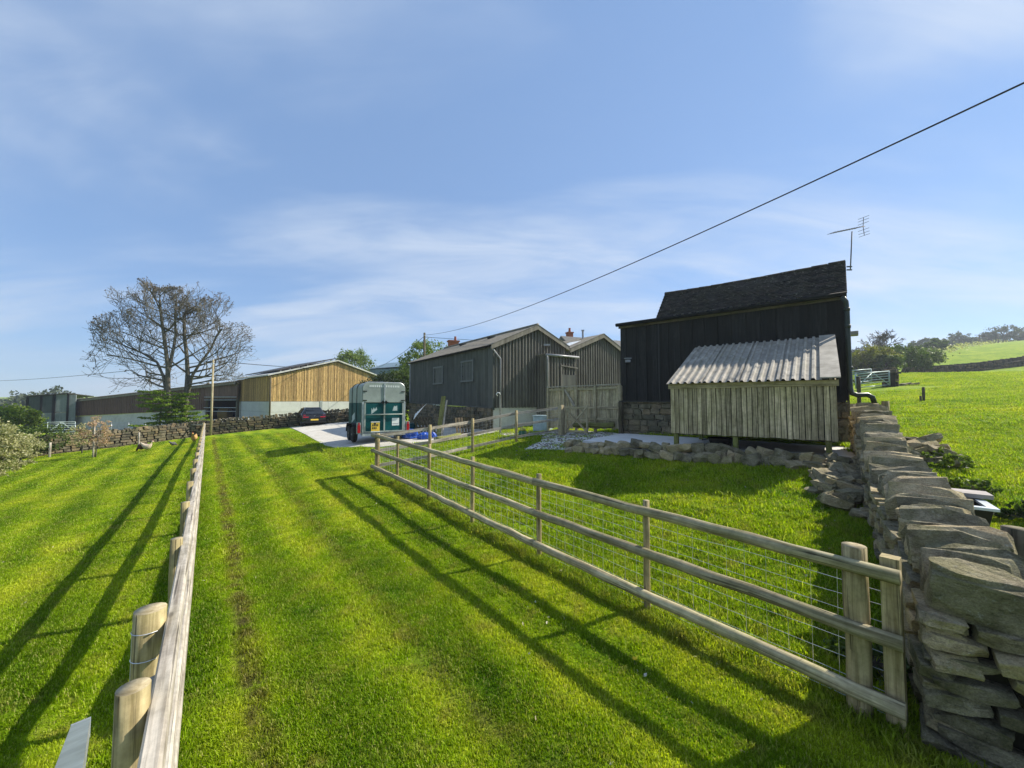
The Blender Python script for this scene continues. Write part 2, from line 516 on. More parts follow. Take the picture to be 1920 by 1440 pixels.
def grass_ground_mat():
    m, nt, b = new_mat('grass_ground_material'); t = NT(nt)
    p = t.pos()
    col, lat, Y = ground_cols(t, p)
    fine = t.noise(t.map(p, (1, 1, 1)), 28, 6, 0.75)
    col = t.mix(0.75, col, t.ramp(fine, [(0.32, 0.35), (0.62, 1.1)]), 'MULTIPLY')
    # worn wheel rut and drier thatch along the lane
    wob = t.math('MULTIPLY', t.math('SUBTRACT', t.noise(p, 0.9, 3), 0.5), 0.22)
    l2 = t.math('ADD', lat, wob)
    d1 = t.math('ABSOLUTE', t.math('SUBTRACT', l2, 0.36))
    d2 = t.math('ABSOLUTE', t.math('SUBTRACT', l2, 1.62))
    r1 = t.ramp(d1, [(0.03, 1), (0.13, 0)])
    r2 = t.ramp(d2, [(0.03, 0.6), (0.15, 0)])
    rut = t.math('MULTIPLY', t.math('MAXIMUM', r1, r2), t.ramp(t.noise(p, 5, 4, 0.7), [(0.35, 0.1), (0.6, 0.85)]))
    lim = t.ramp(t.math('DIVIDE', Y, 40.0), [(0.62, 1), (0.68, 0)])
    rut = t.math('MULTIPLY', rut, lim)
    col = t.mix(rut, col, (0.075, 0.062, 0.022))
    bare = t.ramp(t.noise(p, 2.2, 5, 0.7), [(0.66, 0), (0.76, 0.5)])
    col = t.mix(bare, col, (0.11, 0.095, 0.035))
    t.set(b, 'Base Color', col)
    b.inputs['Roughness'].default_value = 0.95
    b.inputs['Specular IOR Level'].default_value = 0.1
    h = t.math('ADD', t.noise(p, 9, 6, 0.7), t.math('MULTIPLY', fine, 0.6))
    t.set(b, 'Normal', t.bump(h, 1.0, 0.05))
    return m
def grass_blade_mat():
    m, nt, b = new_mat('grass_blade_material'); t = NT(nt)
    p = t.pos()
    col, lat, Y = ground_cols(t, p)
    isl = t.island()
    dry = t.ramp(isl, [(0.84, 0), (0.92, 1)])
    v = t.math('MULTIPLY_ADD', isl, 0.95, 0.62)
    vc = t.n('ShaderNodeCombineXYZ', {0: v, 1: v, 2: v}).outputs[0]
    col = t.mix(1.0, col, vc, 'MULTIPLY')
    col = t.mix(t.math('MULTIPLY', dry, 0.75), col, (0.50, 0.46, 0.17))
    t.set(b, 'Base Color', col)
    b.inputs['Roughness'].default_value = 0.6
    b.inputs['Specular IOR Level'].default_value = 0.12
    tr = nt.nodes.new('ShaderNodeBsdfTranslucent')
    nt.links.new(t.mix(1.0, col, (1.3, 1.25, 0.55), 'MULTIPLY'), tr.inputs['Color'])
    mx = nt.nodes.new('ShaderNodeMixShader'); mx.inputs[0].default_value = 0.5
    nt.links.new(b.outputs[0], mx.inputs[1]); nt.links.new(tr.outputs[0], mx.inputs[2])
    nt.links.new(mx.outputs[0], nt.nodes['Material Output'].inputs['Surface'])
    return m
def corr_mat(name, c1, c2, rough=0.6, streak=0.5, moss=None):
    m, nt, b = new_mat(name); t = NT(nt)
    p = t.pos()
    s1 = t.noise(t.map(p, (5, 5, 0.35)), 1.0, 5, 0.6)
    col = t.ramp(s1, [(0.3, c1), (0.72, c2)])
    col = t.mix(streak, col, t.ramp(t.noise(p, 2.0, 5, 0.65), [(0.3, 0.6), (0.65, 1.1)]), 'MULTIPLY')
    if moss:
        col = t.mix(t.ramp(t.noise(p, 1.3, 5, 0.7), [(0.55, 0), (0.75, 0.5)]), col, moss)
    t.set(b, 'Base Color', col)
    b.inputs['Roughness'].default_value = rough
    b.inputs['Specular IOR Level'].default_value = 0.3
    t.set(b, 'Normal', t.bump(t.noise(p, 40, 4, 0.6), 0.15, 0.005))
    return m
def concrete_mat(name, c, dirt=(0.25, 0.23, 0.18), amt=0.4):
    m, nt, b = new_mat(name); t = NT(nt)
    p = t.pos()
    col = t.ramp(t.noise(p, 0.9, 6, 0.65), [(0.3, tuple(x * 0.82 for x in c)), (0.7, c)])
    col = t.mix(t.math('MULTIPLY', t.ramp(t.noise(p, 2.6, 6, 0.7), [(0.48, 0), (0.7, 1)]), amt), col, dirt)
    col = t.mix(0.4, col, t.ramp(t.noise(p, 45, 4, 0.7), [(0.3, 0.6), (0.6, 1.0)]), 'MULTIPLY')
    t.set(b, 'Base Color', col)
    b.inputs['Roughness'].default_value = 0.9
    b.inputs['Specular IOR Level'].default_value = 0.2
    t.set(b, 'Normal', t.bump(t.noise(p, 60, 5, 0.7), 0.4, 0.01))
    return m

M = {}
M['ground'] = grass_ground_mat()
M['blade'] = grass_blade_mat()
M['rail'] = wood_mat('rail_wood', (0.24, 0.195, 0.105), (0.50, 0.435, 0.275), (0.20, 0.205, 0.07), 0.5)
M['post'] = wood_mat('post_wood', (0.25, 0.19, 0.085), (0.50, 0.405, 0.22), (0.19, 0.19, 0.06), 0.5, vary=0.15)
M['endgrain'] = wood_mat('end_grain', (0.30, 0.24, 0.13), (0.46, 0.39, 0.25), None, 0, grain=(14, 14))
M['lane_rail'] = wood_mat('lane_rail_wood', (0.30, 0.255, 0.20), (0.55, 0.50, 0.42), (0.26, 0.25, 0.16), 0.35, vary=0.08)
M['slat'] = wood_mat('slat_wood', (0.31, 0.25, 0.15), (0.60, 0.50, 0.325), (0.24, 0.22, 0.07), 0.4, vary=0.38)
M['board_fence'] = wood_mat('fence_board_wood', (0.30, 0.245, 0.15), (0.55, 0.47, 0.31), (0.16, 0.17, 0.07), 0.4, use_island=True, vary=0.22)
M['tan'] = wood_mat('new_larch', (0.36, 0.21, 0.075), (0.72, 0.49, 0.21), None, 0, use_island=True, vary=0.38, rough=0.75)  # wide tone spread per board stands in for shadow gaps between boards
M['old_wood'] = wood_mat('old_dark_wood', (0.05, 0.04, 0.025), (0.15, 0.12, 0.08), (0.09, 0.10, 0.03), 0.5)
M['moss_wood'] = wood_mat('mossy_plank', (0.13, 0.12, 0.04), (0.27, 0.27, 0.09), (0.14, 0.18, 0.03), 0.6)
M['black_board'] = wood_mat('black_cladding', (0.006, 0.006, 0.0062), (0.020, 0.020, 0.0205), None, 0, rough=0.7, vary=0.5)
M['black'] = plain_mat('black_paint', (0.012, 0.012, 0.013), 0.5)
M['stone'] = stone_mat('gritstone', (0.13, 0.112, 0.076), (0.56, 0.49, 0.335), moss=(0.15, 0.155, 0.035), moss_amt=0.45, scale=6.5, warm=(0.46, 0.34, 0.19))
M['far_stone'] = stone_mat('gritstone_far', (0.095, 0.085, 0.062), (0.30, 0.265, 0.19), moss_amt=0.35, use_island=True, scale=3.0)
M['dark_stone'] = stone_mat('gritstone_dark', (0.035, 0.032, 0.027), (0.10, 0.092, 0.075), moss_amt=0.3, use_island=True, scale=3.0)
M['core'] = plain_mat('wall_core_earth', (0.03, 0.028, 0.02), 1.0, spec=0.05)
M['plinth'] = stone_mat('plinth_stone', (0.12, 0.105, 0.072), (0.40, 0.355, 0.25), moss_amt=0.3)
M['mortar'] = plain_mat('mortar', (0.33, 0.30, 0.23), 0.95, scale=9, spec=0.1)
M['patio'] = concrete_mat('patio_concrete', (0.76, 0.74, 0.70), amt=0.25)
M['drive'] = concrete_mat('drive_concrete', (0.60, 0.57, 0.51), dirt=(0.33, 0.30, 0.22), amt=0.7)
M['panel'] = concrete_mat('precast_concrete', (0.58, 0.60, 0.58), dirt=(0.42, 0.42, 0.38), amt=0.4)
M['render'] = concrete_mat('pale_block', (0.68, 0.66, 0.60), dirt=(0.35, 0.33, 0.26), amt=0.5)
M['gravel'] = stone_mat('gravel_chip', (0.26, 0.25, 0.22), (0.58, 0.56, 0.50), moss_amt=0.15, use_island=True)
M['grey_corr'] = corr_mat('grey_sheet', (0.09, 0.083, 0.069), (0.225, 0.21, 0.178))
M['green_corr'] = corr_mat('green_grey_sheet', (0.050, 0.053, 0.046), (0.115, 0.12, 0.104))
M['roof_corr'] = corr_mat('fibre_cement_roof', (0.14, 0.125, 0.10), (0.28, 0.255, 0.21), 0.85, moss=(0.16, 0.16, 0.07))
M['shed_roof'] = corr_mat('galvanised_shed_roof', (0.22, 0.20, 0.165), (0.43, 0.395, 0.335), 0.7, 0.75, moss=(0.26, 0.25, 0.15))
M['brown_corr'] = corr_mat('brown_sheet', (0.085, 0.046, 0.034), (0.18, 0.105, 0.078))
M['dark_roof'] = corr_mat('dark_roof_sheet', (0.030, 0.028, 0.026), (0.06, 0.056, 0.05))
M['pale_roof'] = corr_mat('pale_roof_sheet', (0.42, 0.42, 0.40), (0.62, 0.62, 0.60), 0.5)
M['blue_corr'] = corr_mat('blue_sheet', (0.10, 0.16, 0.20), (0.20, 0.28, 0.34))
M['net_clad'] = corr_mat('windbreak_sheet', (0.035, 0.048, 0.05), (0.07, 0.088, 0.086), 0.75)
M['net_pale'] = corr_mat('translucent_sheet', (0.13, 0.16, 0.16), (0.22, 0.25, 0.25), 0.7)
M['tile'] = stone_mat('clay_tile_dark', (0.016, 0.014, 0.014), (0.085, 0.076, 0.072), moss=(0.05, 0.05, 0.02), moss_amt=0.35, use_island=True, warm=(0.05, 0.035, 0.03))
M['brick'] = plain_mat('red_brick', (0.32, 0.10, 0.055), 0.9, scale=12)
M['slate'] = plain_mat('slate_roof', (0.10, 0.10, 0.10), 0.8, scale=8)
M['galv'] = plain_mat('galvanised_steel', (0.50, 0.53, 0.55), 0.42, 0.75, scale=9)
M['wire'] = plain_mat('fence_wire', (0.62, 0.64, 0.66), 0.4, 0.6)
M['gate_blue'] = plain_mat('weathered_galvanised', (0.34, 0.42, 0.42), 0.5, 0.3)
M['pipe'] = plain_mat('pvc_pipe_black', (0.014, 0.015, 0.015), 0.8, spec=0.1)
M['pipe_grey'] = plain_mat('pvc_pipe_grey', (0.30, 0.30, 0.32), 0.4)
M['green_pipe'] = plain_mat('painted_iron_pipe', (0.020, 0.030, 0.022), 0.4)
M['cable'] = plain_mat('cable_black', (0.012, 0.012, 0.014), 0.6)
M['teal'] = plain_mat('teal_paint', (0.003, 0.075, 0.080), 0.5, var=0.2, scale=2, spec=0.15)
M['grp'] = plain_mat('pale_fibreglass', (0.30, 0.345, 0.32), 0.55, scale=2, var=0.12, spec=0.15)
M['white'] = plain_mat('white_plastic', (0.75, 0.76, 0.74), 0.4, var=0.05)
M['tyre'] = plain_mat('tyre_rubber', (0.014, 0.014, 0.014), 0.85)
M['rim'] = plain_mat('wheel_rim', (0.30, 0.31, 0.32), 0.4, 0.6)
M['red_lens'] = plain_mat('red_lens', (0.38, 0.010, 0.018), 0.2)
M['yellow'] = plain_mat('yellow_plate', (0.72, 0.50, 0.06), 0.5, var=0.06)
M['paper'] = plain_mat('white_sticker', (0.70, 0.74, 0.72), 0.6, var=0.04)
M['ink'] = plain_mat('dark_ink', (0.05, 0.04, 0.02), 0.7)
M['car'] = plain_mat('black_car_paint', (0.010, 0.011, 0.012), 0.12, spec=0.6)
M['car_glass'] = plain_mat('car_glass', (0.020, 0.024, 0.026), 0.05, spec=0.8)
M['bark'] = wood_mat('ash_bark', (0.075, 0.066, 0.052), (0.20, 0.18, 0.145), (0.10, 0.10, 0.05), 0.3, grain=(10, 3))
M['bud'] = leaf_mat('ash_bud', (0.035, 0.025, 0.02), (0.10, 0.075, 0.05), 0.15, c3=(0.16, 0.12, 0.07))
M['leaf_fresh'] = leaf_mat('fresh_leaf', (0.055, 0.095, 0.012), (0.13, 0.19, 0.022), c3=(0.22, 0.27, 0.06))
M['leaf_dark'] = leaf_mat('dark_leaf', (0.012, 0.026, 0.008), (0.035, 0.060, 0.014), 0.25)
M['leaf_mid'] = leaf_mat('mid_leaf', (0.040, 0.070, 0.018), (0.10, 0.145, 0.032), 0.4)
M['leaf_yel'] = leaf_mat('yellow_leaf', (0.10, 0.11, 0.015), (0.20, 0.20, 0.035), 0.4)
M['leaf_conifer'] = leaf_mat('conifer_spray', (0.06, 0.11, 0.010), (0.20, 0.29, 0.018), 0.45)
M['leaf_olive'] = leaf_mat('catkin_leaf', (0.14, 0.14, 0.045), (0.36, 0.35, 0.17), 0.4, c3=(0.58, 0.56, 0.38))
M['blossom'] = leaf_mat('pink_blossom', (0.34, 0.20, 0.13), (0.55, 0.38, 0.28), 0.35, c3=(0.30, 0.28, 0.08))
M['leaf_far'] = leaf_mat('far_tree_leaf', (0.060, 0.080, 0.055), (0.11, 0.13, 0.085), 0.3)
M['tarp'] = plain_mat('blue_tarpaulin', (0.010, 0.075, 0.42), 0.4)
M['hen_buff'] = plain_mat('buff_feather', (0.46, 0.28, 0.10), 0.9, scale=30)
M['hen_brown'] = plain_mat('brown_feather', (0.075, 0.035, 0.02), 0.9, scale=30)
M['hen_pale'] = plain_mat('pale_feather', (0.55, 0.45, 0.34), 0.9, scale=30)
M['hen_grey'] = plain_mat('grey_feather', (0.10, 0.10, 0.10), 0.9, scale=30)
M['comb'] = plain_mat('red_comb', (0.45, 0.03, 0.02), 0.6)
M['beak'] = plain_mat('yellow_beak', (0.55, 0.35, 0.06), 0.6)
M['trough'] = plain_mat('trough_black', (0.015, 0.016, 0.014), 0.6)
M['enamel'] = plain_mat('white_enamel', (0.70, 0.74, 0.76), 0.2, var=0.05)
M['slab'] = plain_mat('grey_board', (0.34, 0.30, 0.28), 0.8)
M['pale_bin'] = plain_mat('pale_blue_bin', (0.36, 0.46, 0.48), 0.5)
M['can_green'] = plain_mat('green_plastic', (0.01, 0.13, 0.06), 0.4)
M['can_yellow'] = plain_mat('yellow_plastic', (0.50, 0.45, 0.06), 0.5)
M['hay'] = plain_mat('hay', (0.30, 0.20, 0.07), 0.95, scale=14, bump=0.5)
M['dark_void'] = plain_mat('interior_shade', (0.02, 0.017, 0.014), 0.95)  # near-black colour carries the shade inside the open bay and sheds
M['hill'] = plain_mat('far_hill', (0.10, 0.12, 0.07), 1.0, scale=0.02, c2=(0.055, 0.075, 0.045))
M['flower'] = plain_mat('dandelion', (0.75, 0.52, 0.01), 0.6)
M['shutter_trim'] = plain_mat('shutter_trim', (0.13, 0.14, 0.13), 0.6)
M['litter'] = leaf_mat('dry_litter', (0.25, 0.20, 0.10), (0.50, 0.46, 0.33), 0.2, c3=(0.62, 0.60, 0.50))
M['aerial'] = plain_mat('aerial_alloy', (0.10, 0.10, 0.11), 0.6)
M['decal'] = plain_mat('faded_decal', (0.42, 0.50, 0.50), 0.6, var=0.15, scale=20)

# ------------------------------------------------------------------ ground
def axis(lo, hi, near, step):
    """coordinates dense inside `near`, spreading outwards"""
    out = list(np.arange(near[0], near[1] + 1e-6, step))
    s, x = step, near[1]
    while x < hi:
        s *= 1.16; x += s; out.append(x)
    s, x = step, near[0]
    while x > lo:
        s *= 1.16; x -= s; out.insert(0, x)
    return np.array(out)
gx = axis(-700, 700, (-26, 16), 0.3)
gy = axis(-300, 800, (-2, 33), 0.3)
XX, YY = np.meshgrid(gx, gy)
ZZ = GZA(XX, YY)
# drop the ground a little below the paved sheets so that they never meet
def in_poly(x, y, poly):
    x = np.asarray(x); y = np.asarray(y)
    ins = np.zeros(x.shape, bool)
    n = len(poly)
    for i in range(n):
        x0, y0 = poly[i]; x1, y1 = poly[(i + 1) % n]
        c = ((y0 > y) != (y1 > y)) & (x < (x1 - x0) * (y - y0) / (y1 - y0 + 1e-12) + x0)
        ins ^= c
    return ins
DRIVE = [(-17.4, 30.2), (-12.6, 23.6), (-9.8, 19.5), (-8.2, 17.0), (-7.3, 15.85), (-5.2, 15.0), (-2.4, 16.3), (-0.6, 18.4), (-1.0, 19.2), (-7.6, 28.5), (-12.3, 33.0), (-15.5, 31.4)]
PATIO_Z = EYE - 1.15
pa = Vector((2.05, 11.25, 0)); pb = Vector((6.75, 7.55, 0))
PATIO = [(2.05, 11.25), (6.75, 7.55), (8.45, 9.7), (3.95, 13.85)]
GRAVEL = [(0.4, 12.4), (1.9, 11.1), (2.6, 11.7), (3.9, 13.9), (2.8, 15.6), (0.6, 16.6), (-0.6, 17.6), (-0.4, 16.4), (1.2, 15.2), (1.0, 13.4)]
pin = in_poly(XX, YY, PATIO)
ZZ = np.where(pin, np.minimum(ZZ, PATIO_Z - 0.12), ZZ)
nx, ny = len(gx), len(gy)
gv = np.stack([XX, YY, ZZ], -1).reshape(-1, 3)
idx = np.arange(nx * ny).reshape(ny, nx)
gf = np.stack([idx[:-1, :-1], idx[:-1, 1:], idx[1:, 1:], idx[1:, :-1]], -1).reshape(-1, 4)
gme = bpy.data.meshes.new('ground')
gme.from_pydata(gv.tolist(), [], gf.tolist())
gme.polygons.foreach_set('use_smooth', [True] * len(gme.polygons))
gme.materials.append(M['ground'])
ground = link('ground', gme, None, 'structure')

def draped(name, poly, mat, dz, step=0.6, zfun=None, thick=0.06):
    bm = bmesh.new()
    f = bm.faces.new([bm.verts.new((x, y, 0)) for x, y in poly])
    xs = [p[0] for p in poly]; ys = [p[1] for p in poly]
    for lo, hi, nrm, k in ((min(xs), max(xs), (1, 0, 0), 0), (min(ys), max(ys), (0, 1, 0), 1)):
        c = lo + step
        while c < hi:
            co = (c, 0, 0) if k == 0 else (0, c, 0)
            bmesh.ops.bisect_plane(bm, geom=bm.verts[:] + bm.edges[:] + bm.faces[:], plane_co=co, plane_no=nrm)
            c += step
    bmesh.ops.triangulate(bm, faces=bm.faces[:])
    for v in bm.verts:
        v.co.z = (zfun(v.co.x, v.co.y) if zfun else GZ(v.co.x, v.co.y)) + dz
    bmesh.ops.recalc_face_normals(bm, faces=bm.faces[:])
    if sum(f.normal.z for f in bm.faces) < 0:
        bmesh.ops.reverse_faces(bm, faces=bm.faces[:])
    r = bmesh.ops.extrude_face_region(bm, geom=bm.faces[:])
    for g in r['geom']:
        if isinstance(g, bmesh.types.BMVert): g.co.z -= 0
    for v in [g for g in r['geom'] if isinstance(g, bmesh.types.BMVert)]:
        pass
    # push the original copy down to give the slab thickness
    new = set(g for g in r['geom'] if isinstance(g, bmesh.types.BMVert))
    for v in bm.verts:
        if v not in new: v.co.z -= thick
    bmesh.ops.recalc_face_normals(bm, faces=bm.faces[:])
    me = bpy.data.meshes.new(name); bm.to_mesh(me); bm.free()
    me.materials.append(mat)
    return link(name, me, None, 'structure')
drive = draped('drive', DRIVE, M['drive'], 0.03, thick=0.10)
patio = draped('patio', PATIO, M['patio'], 0.0, 0.8, zfun=lambda x, y: PATIO_Z, thick=0.30)
gravel_bed = draped('gravel_path', GRAVEL, M['render'], 0.012, 0.5, thick=0.05)

# ------------------------------------------------------------------ stones
def rock_mesh(name, seed, mat, cuts=12, rough=0.02, sub=1):
    """broken stone: a block split by random planes, edges knocked off, faces roughened; fits a unit box"""
    r = random.Random(seed)
    bm = bmesh.new()
    bmesh.ops.create_cube(bm, size=1.0)
    for i in range(cuts):
        n = Vector((r.choice((-1, 1)) * r.uniform(.2, 1), r.choice((-1, 1)) * r.uniform(.2, 1), r.choice((-1, 1)) * r.uniform(.15, 1)))
        if i % 3 == 0: n = Vector((r.gauss(0, .25), r.gauss(0, .25), r.choice((-1, 1))))
        if i % 5 == 1: n = Vector((r.choice((-1, 1)), r.gauss(0, .35), r.gauss(0, .35)))
        n.normalize()
        sup = .5 * (abs(n.x) + abs(n.y) + abs(n.z))
        bmesh.ops.bisect_plane(bm, geom=bm.verts[:] + bm.edges[:] + bm.faces[:], plane_co=n * sup * r.uniform(.62, .93), plane_no=n, clear_outer=True)
        ed = [e for e in bm.edges if e.is_boundary]
        if ed: bmesh.ops.holes_fill(bm, edges=ed, sides=0)
    bmesh.ops.remove_doubles(bm, verts=bm.verts[:], dist=.012)
    bmesh.ops.bevel(bm, geom=bm.edges[:], offset=.014, segments=1, affect='EDGES', clamp_overlap=True)
    bmesh.ops.triangulate(bm, faces=bm.faces[:])
    bmesh.ops.subdivide_edges(bm, edges=[e for e in bm.edges if e.calc_length() > .18], cuts=sub + 1, use_grid_fill=True)
    bmesh.ops.triangulate(bm, faces=bm.faces[:])
    o = Vector((r.uniform(0, 99), r.uniform(0, 99), r.uniform(0, 99)))
    for v in bm.verts:
        c = v.co
        v.co = c + noise.noise_vector(c * 2.2 + o) * rough * 2.2 + noise.noise_vector(Vector((c.x * 5, c.y * 5, c.z * 11)) + o) * rough
    mn = [min(v.co[k] for v in bm.verts) for k in range(3)]
    mx = [max(v.co[k] for v in bm.verts) for k in range(3)]
    for v in bm.verts:
        v.co = Vector([(v.co[k] - mn[k]) / (mx[k] - mn[k]) - 0.5 for k in range(3)])
    bmesh.ops.recalc_face_normals(bm, faces=bm.faces[:])
    me = bpy.data.meshes.new(name); bm.to_mesh(me); bm.free()
    me.materials.append(mat)
    return me
ROCKS = [rock_mesh('stone_shape', 100 + i, M['stone'], rnd.randint(12, 20), 0.018) for i in range(20)]
COPES = [rock_mesh('coping_shape', 200 + i, M['stone'], rnd.randint(14, 22), 0.018) for i in range(16)]
ROCKS_LO = [rock_mesh('stone_shape_small', 300 + i, M['plinth'], 5, 0.015, 0) for i in range(8)]
def put(name, me, parent, c, ex, ey, ez, size):
    """place a unit mesh with axes ex,ey,ez scaled to size, under parent"""
    o = bpy.data.objects.new(name, me)
    COL.objects.link(o)
    o.parent = parent
    m = Matrix((ex.normalized(), ey.normalized(), ez.normalized())).transposed().to_4x4()
    e = m.to_euler()
    o.rotation_euler = e
    o.location = Vector(c) - BASE[parent]
    o.scale = size
    return o
def jit(v, a):
    return Vector((v.x + rnd.uniform(-a, a), v.y + rnd.uniform(-a, a), v.z + rnd.uniform(-a, a)))

def lowstone(mb, c, ex, ey, ez, size, j=0.12):
    """a 6-sided jittered stone (12 triangles) with its corners knocked in, added to a joined mesh"""
    i = len(mb.v)
    for sx, sy, sz in ((-1,-1,-1),(1,-1,-1),(1,1,-1),(-1,1,-1),(-1,-1,1),(1,-1,1),(1,1,1),(-1,1,1)):
        mb.v.append(tuple(Vector(c) + ex * size[0] * .5 * sx * (1 - rnd.uniform(0, j * 2)) + ey * size[1] * .5 * sy * (1 - rnd.uniform(0, j)) + ez * size[2] * .5 * sz * (1 - rnd.uniform(0, j * 2))))
    for q in ((0,3,2,1),(4,5,6,7),(0,1,5,4),(1,2,6,5),(2,3,7,6),(3,0,4,7)):
        mb.face([i + k for k in q])

# near dry stone wall, from the free end by the fence up to the barn corner
WA = Vector((2.74, 2.58, 0)); WLEN = 8.75; WTH = 0.54
WDIR = Vector((0.6305, 0.776, 0)); WSIDE = Vector((0.776, -0.6305, 0))      # towards the field
def wall_base(s):
    p = WA + WDIR * s
    return EYE + (-2.32 + (1.17 / 9.2) * min(s, 9.4))
def wall_top(s):           # top of the coursed body
    return wall_base(s) + 0.88 - 0.10 * math.sin(min(s / 8.7, 1) * math.pi) + 0.04 * math.sin(s * 1.1) + (0.02 if s > 1 else 0.05)
wall = thing('dry_stone_wall', 'weathered dry stone wall with leaning coping stones running from the fence up to the black barn', 'stone wall', (WA.x, WA.y, wall_base(0)))
mb = MB()
S = np.linspace(0.10, WLEN, 20)
for s0, s1 in zip(S[:-1], S[1:]):
    a0 = WA + WDIR * s0 + WSIDE * 0.10; a1 = WA + WDIR * s1 + WSIDE * 0.10
    w = WSIDE * (WTH - 0.2)
    b0, b1 = wall_base(s0) - .15, wall_base(s1) - .15
    t0, t1 = wall_top(s0) - .02, wall_top(s1) - .02
    pts = [(a0.x, a0.y, b0), (a1.x, a1.y, b1), (a1.x + w.x, a1.y + w.y, b1), (a0.x + w.x, a0.y + w.y, b0),
           (a0.x, a0.y, t0), (a1.x, a1.y, t1), (a1.x + w.x, a1.y + w.y, t1), (a0.x + w.x, a0.y + w.y, t0)]
    i = len(mb.v); mb.v += pts
    for q in ((4,7,6,5),(0,4,5,1),(2,6,7,3),(3,7,4,0),(1,5,6,2)):
        mb.face([i + k for k in q])
mb.build('hearting', M['core'], wall)
# left face: courses of stones
ncourse = 9
sres = []
def face_course(origin, along, outward, length, zb, zt, n, lmin, lmax, depth, name, hard_end=False):
    for c in range(n):
        s = rnd.uniform(-0.08, 0.0)
        while s < length - 0.05:
            near = 1.25 if s < 2.0 else 1.0
            L = min(rnd.uniform(lmin, lmax) * near, length - s + 0.02)
            if L < 0.09: break
            mid = s + L / 2
            b, t = zb(mid), zt(mid)
            h = (t - b) / n
            z0 = b + h * c
            hh = h * rnd.uniform(0.72, 1.06)
            p = origin + along * mid
            dep = depth * rnd.uniform(0.8, 1.1)
            prot = rnd.uniform(-0.02, 0.045)
            cen = Vector((p.x, p.y, z0 + h / 2)) - outward * (dep / 2 - 0.04 - prot)
            slope = (zt(min(mid + .2, length)) - zt(mid)) / 0.2 if length > 2 else 0.0
            ex = jit(along + Z * slope * 0.6, 0.12).normalized()
            ez = jit(Z, 0.11); ez = (ez - ex * ez.dot(ex)).normalized()
            ey = ez.cross(ex)
            put(name, rnd.choice(ROCKS), wall, cen, ex, ey, ez, (L * 0.96, dep, hh))
            s += L * rnd.uniform(0.97, 1.02)
face_course(WA, WDIR, -WSIDE, WLEN, lambda s: wall_base(s) - 0.06, wall_top, ncourse, 0.19, 0.40, 0.22, 'stone')
# free end facing the camera: big long stones
endo = WA + WSIDE * 0.0
face_course(endo, WSIDE, -WDIR, WTH + 0.05, lambda s: wall_base(0) - 0.1, lambda s: wall_top(0), 9, 0.16, 0.36, 0.26, 'stone')
# field side: joined, seen from the field only
mb = MB()
for c in range(7):
    s = 0.1
    while s < WLEN:
        L = rnd.uniform(0.25, 0.5)
        mid = s + L / 2; b, t = wall_base(mid), wall_top(mid); h = (t - b) / 7
        p = WA + WDIR * mid + WSIDE * (WTH - 0.08 + rnd.uniform(-.02, .02))
        lowstone(mb, (p.x, p.y, b + h * (c + .5)), WDIR, WSIDE, Z, (L, 0.2, h * 1.05))
        s += L
mb.build('field_side_stones', M['far_stone'], wall, kind='stuff')
# coping: slabs set on edge across the wall, leaning on each other
s = 0.30
k = 0
while s < WLEN + 0.05:
    th = rnd.uniform(0.05, 0.14)
    hgt = rnd.uniform(0.20, 0.42)
    wid = WTH * rnd.uniform(0.80, 1.16)
    lean = rnd.uniform(0.3, 0.85)
    p = WA + WDIR * s + WSIDE * (WTH / 2 + rnd.uniform(-.03, .03))
    ez = (Z * math.cos(lean) + WDIR * math.sin(lean)).normalized()
    ez = jit(ez, 0.06).normalized()
    ex = jit(WSIDE, 0.17); ex = (ex - ez * ex.dot(ez)).normalized()
    ey = ez.cross(ex)
    put('coping_stone', rnd.choice(COPES), wall, Vector((p.x, p.y, wall_top(s) + hgt * 0.34)), ex, ey, ez, (wid, th, hgt))
    s += th / math.cos(lean) * rnd.uniform(0.88, 1.06)
# the big end coping block with its peaked top
p = WA + WDIR * 0.13 + WSIDE * (WTH / 2 + 0.03)
put('coping_stone', ROCKS[3], wall, Vector((p.x, p.y, wall_top(0) + 0.10)), (WSIDE + Z * -0.12).normalized(), WDIR, Z, (0.62, 0.26, 0.30))
put('coping_stone', ROCKS[5], wall, Vector((p.x, p.y, wall_top(0) + 0.22)) - WSIDE * 0.06, (WSIDE + Z * -0.22).normalized(), (WDIR + Z * 0.2).normalized(), Z, (0.48, 0.20, 0.20))

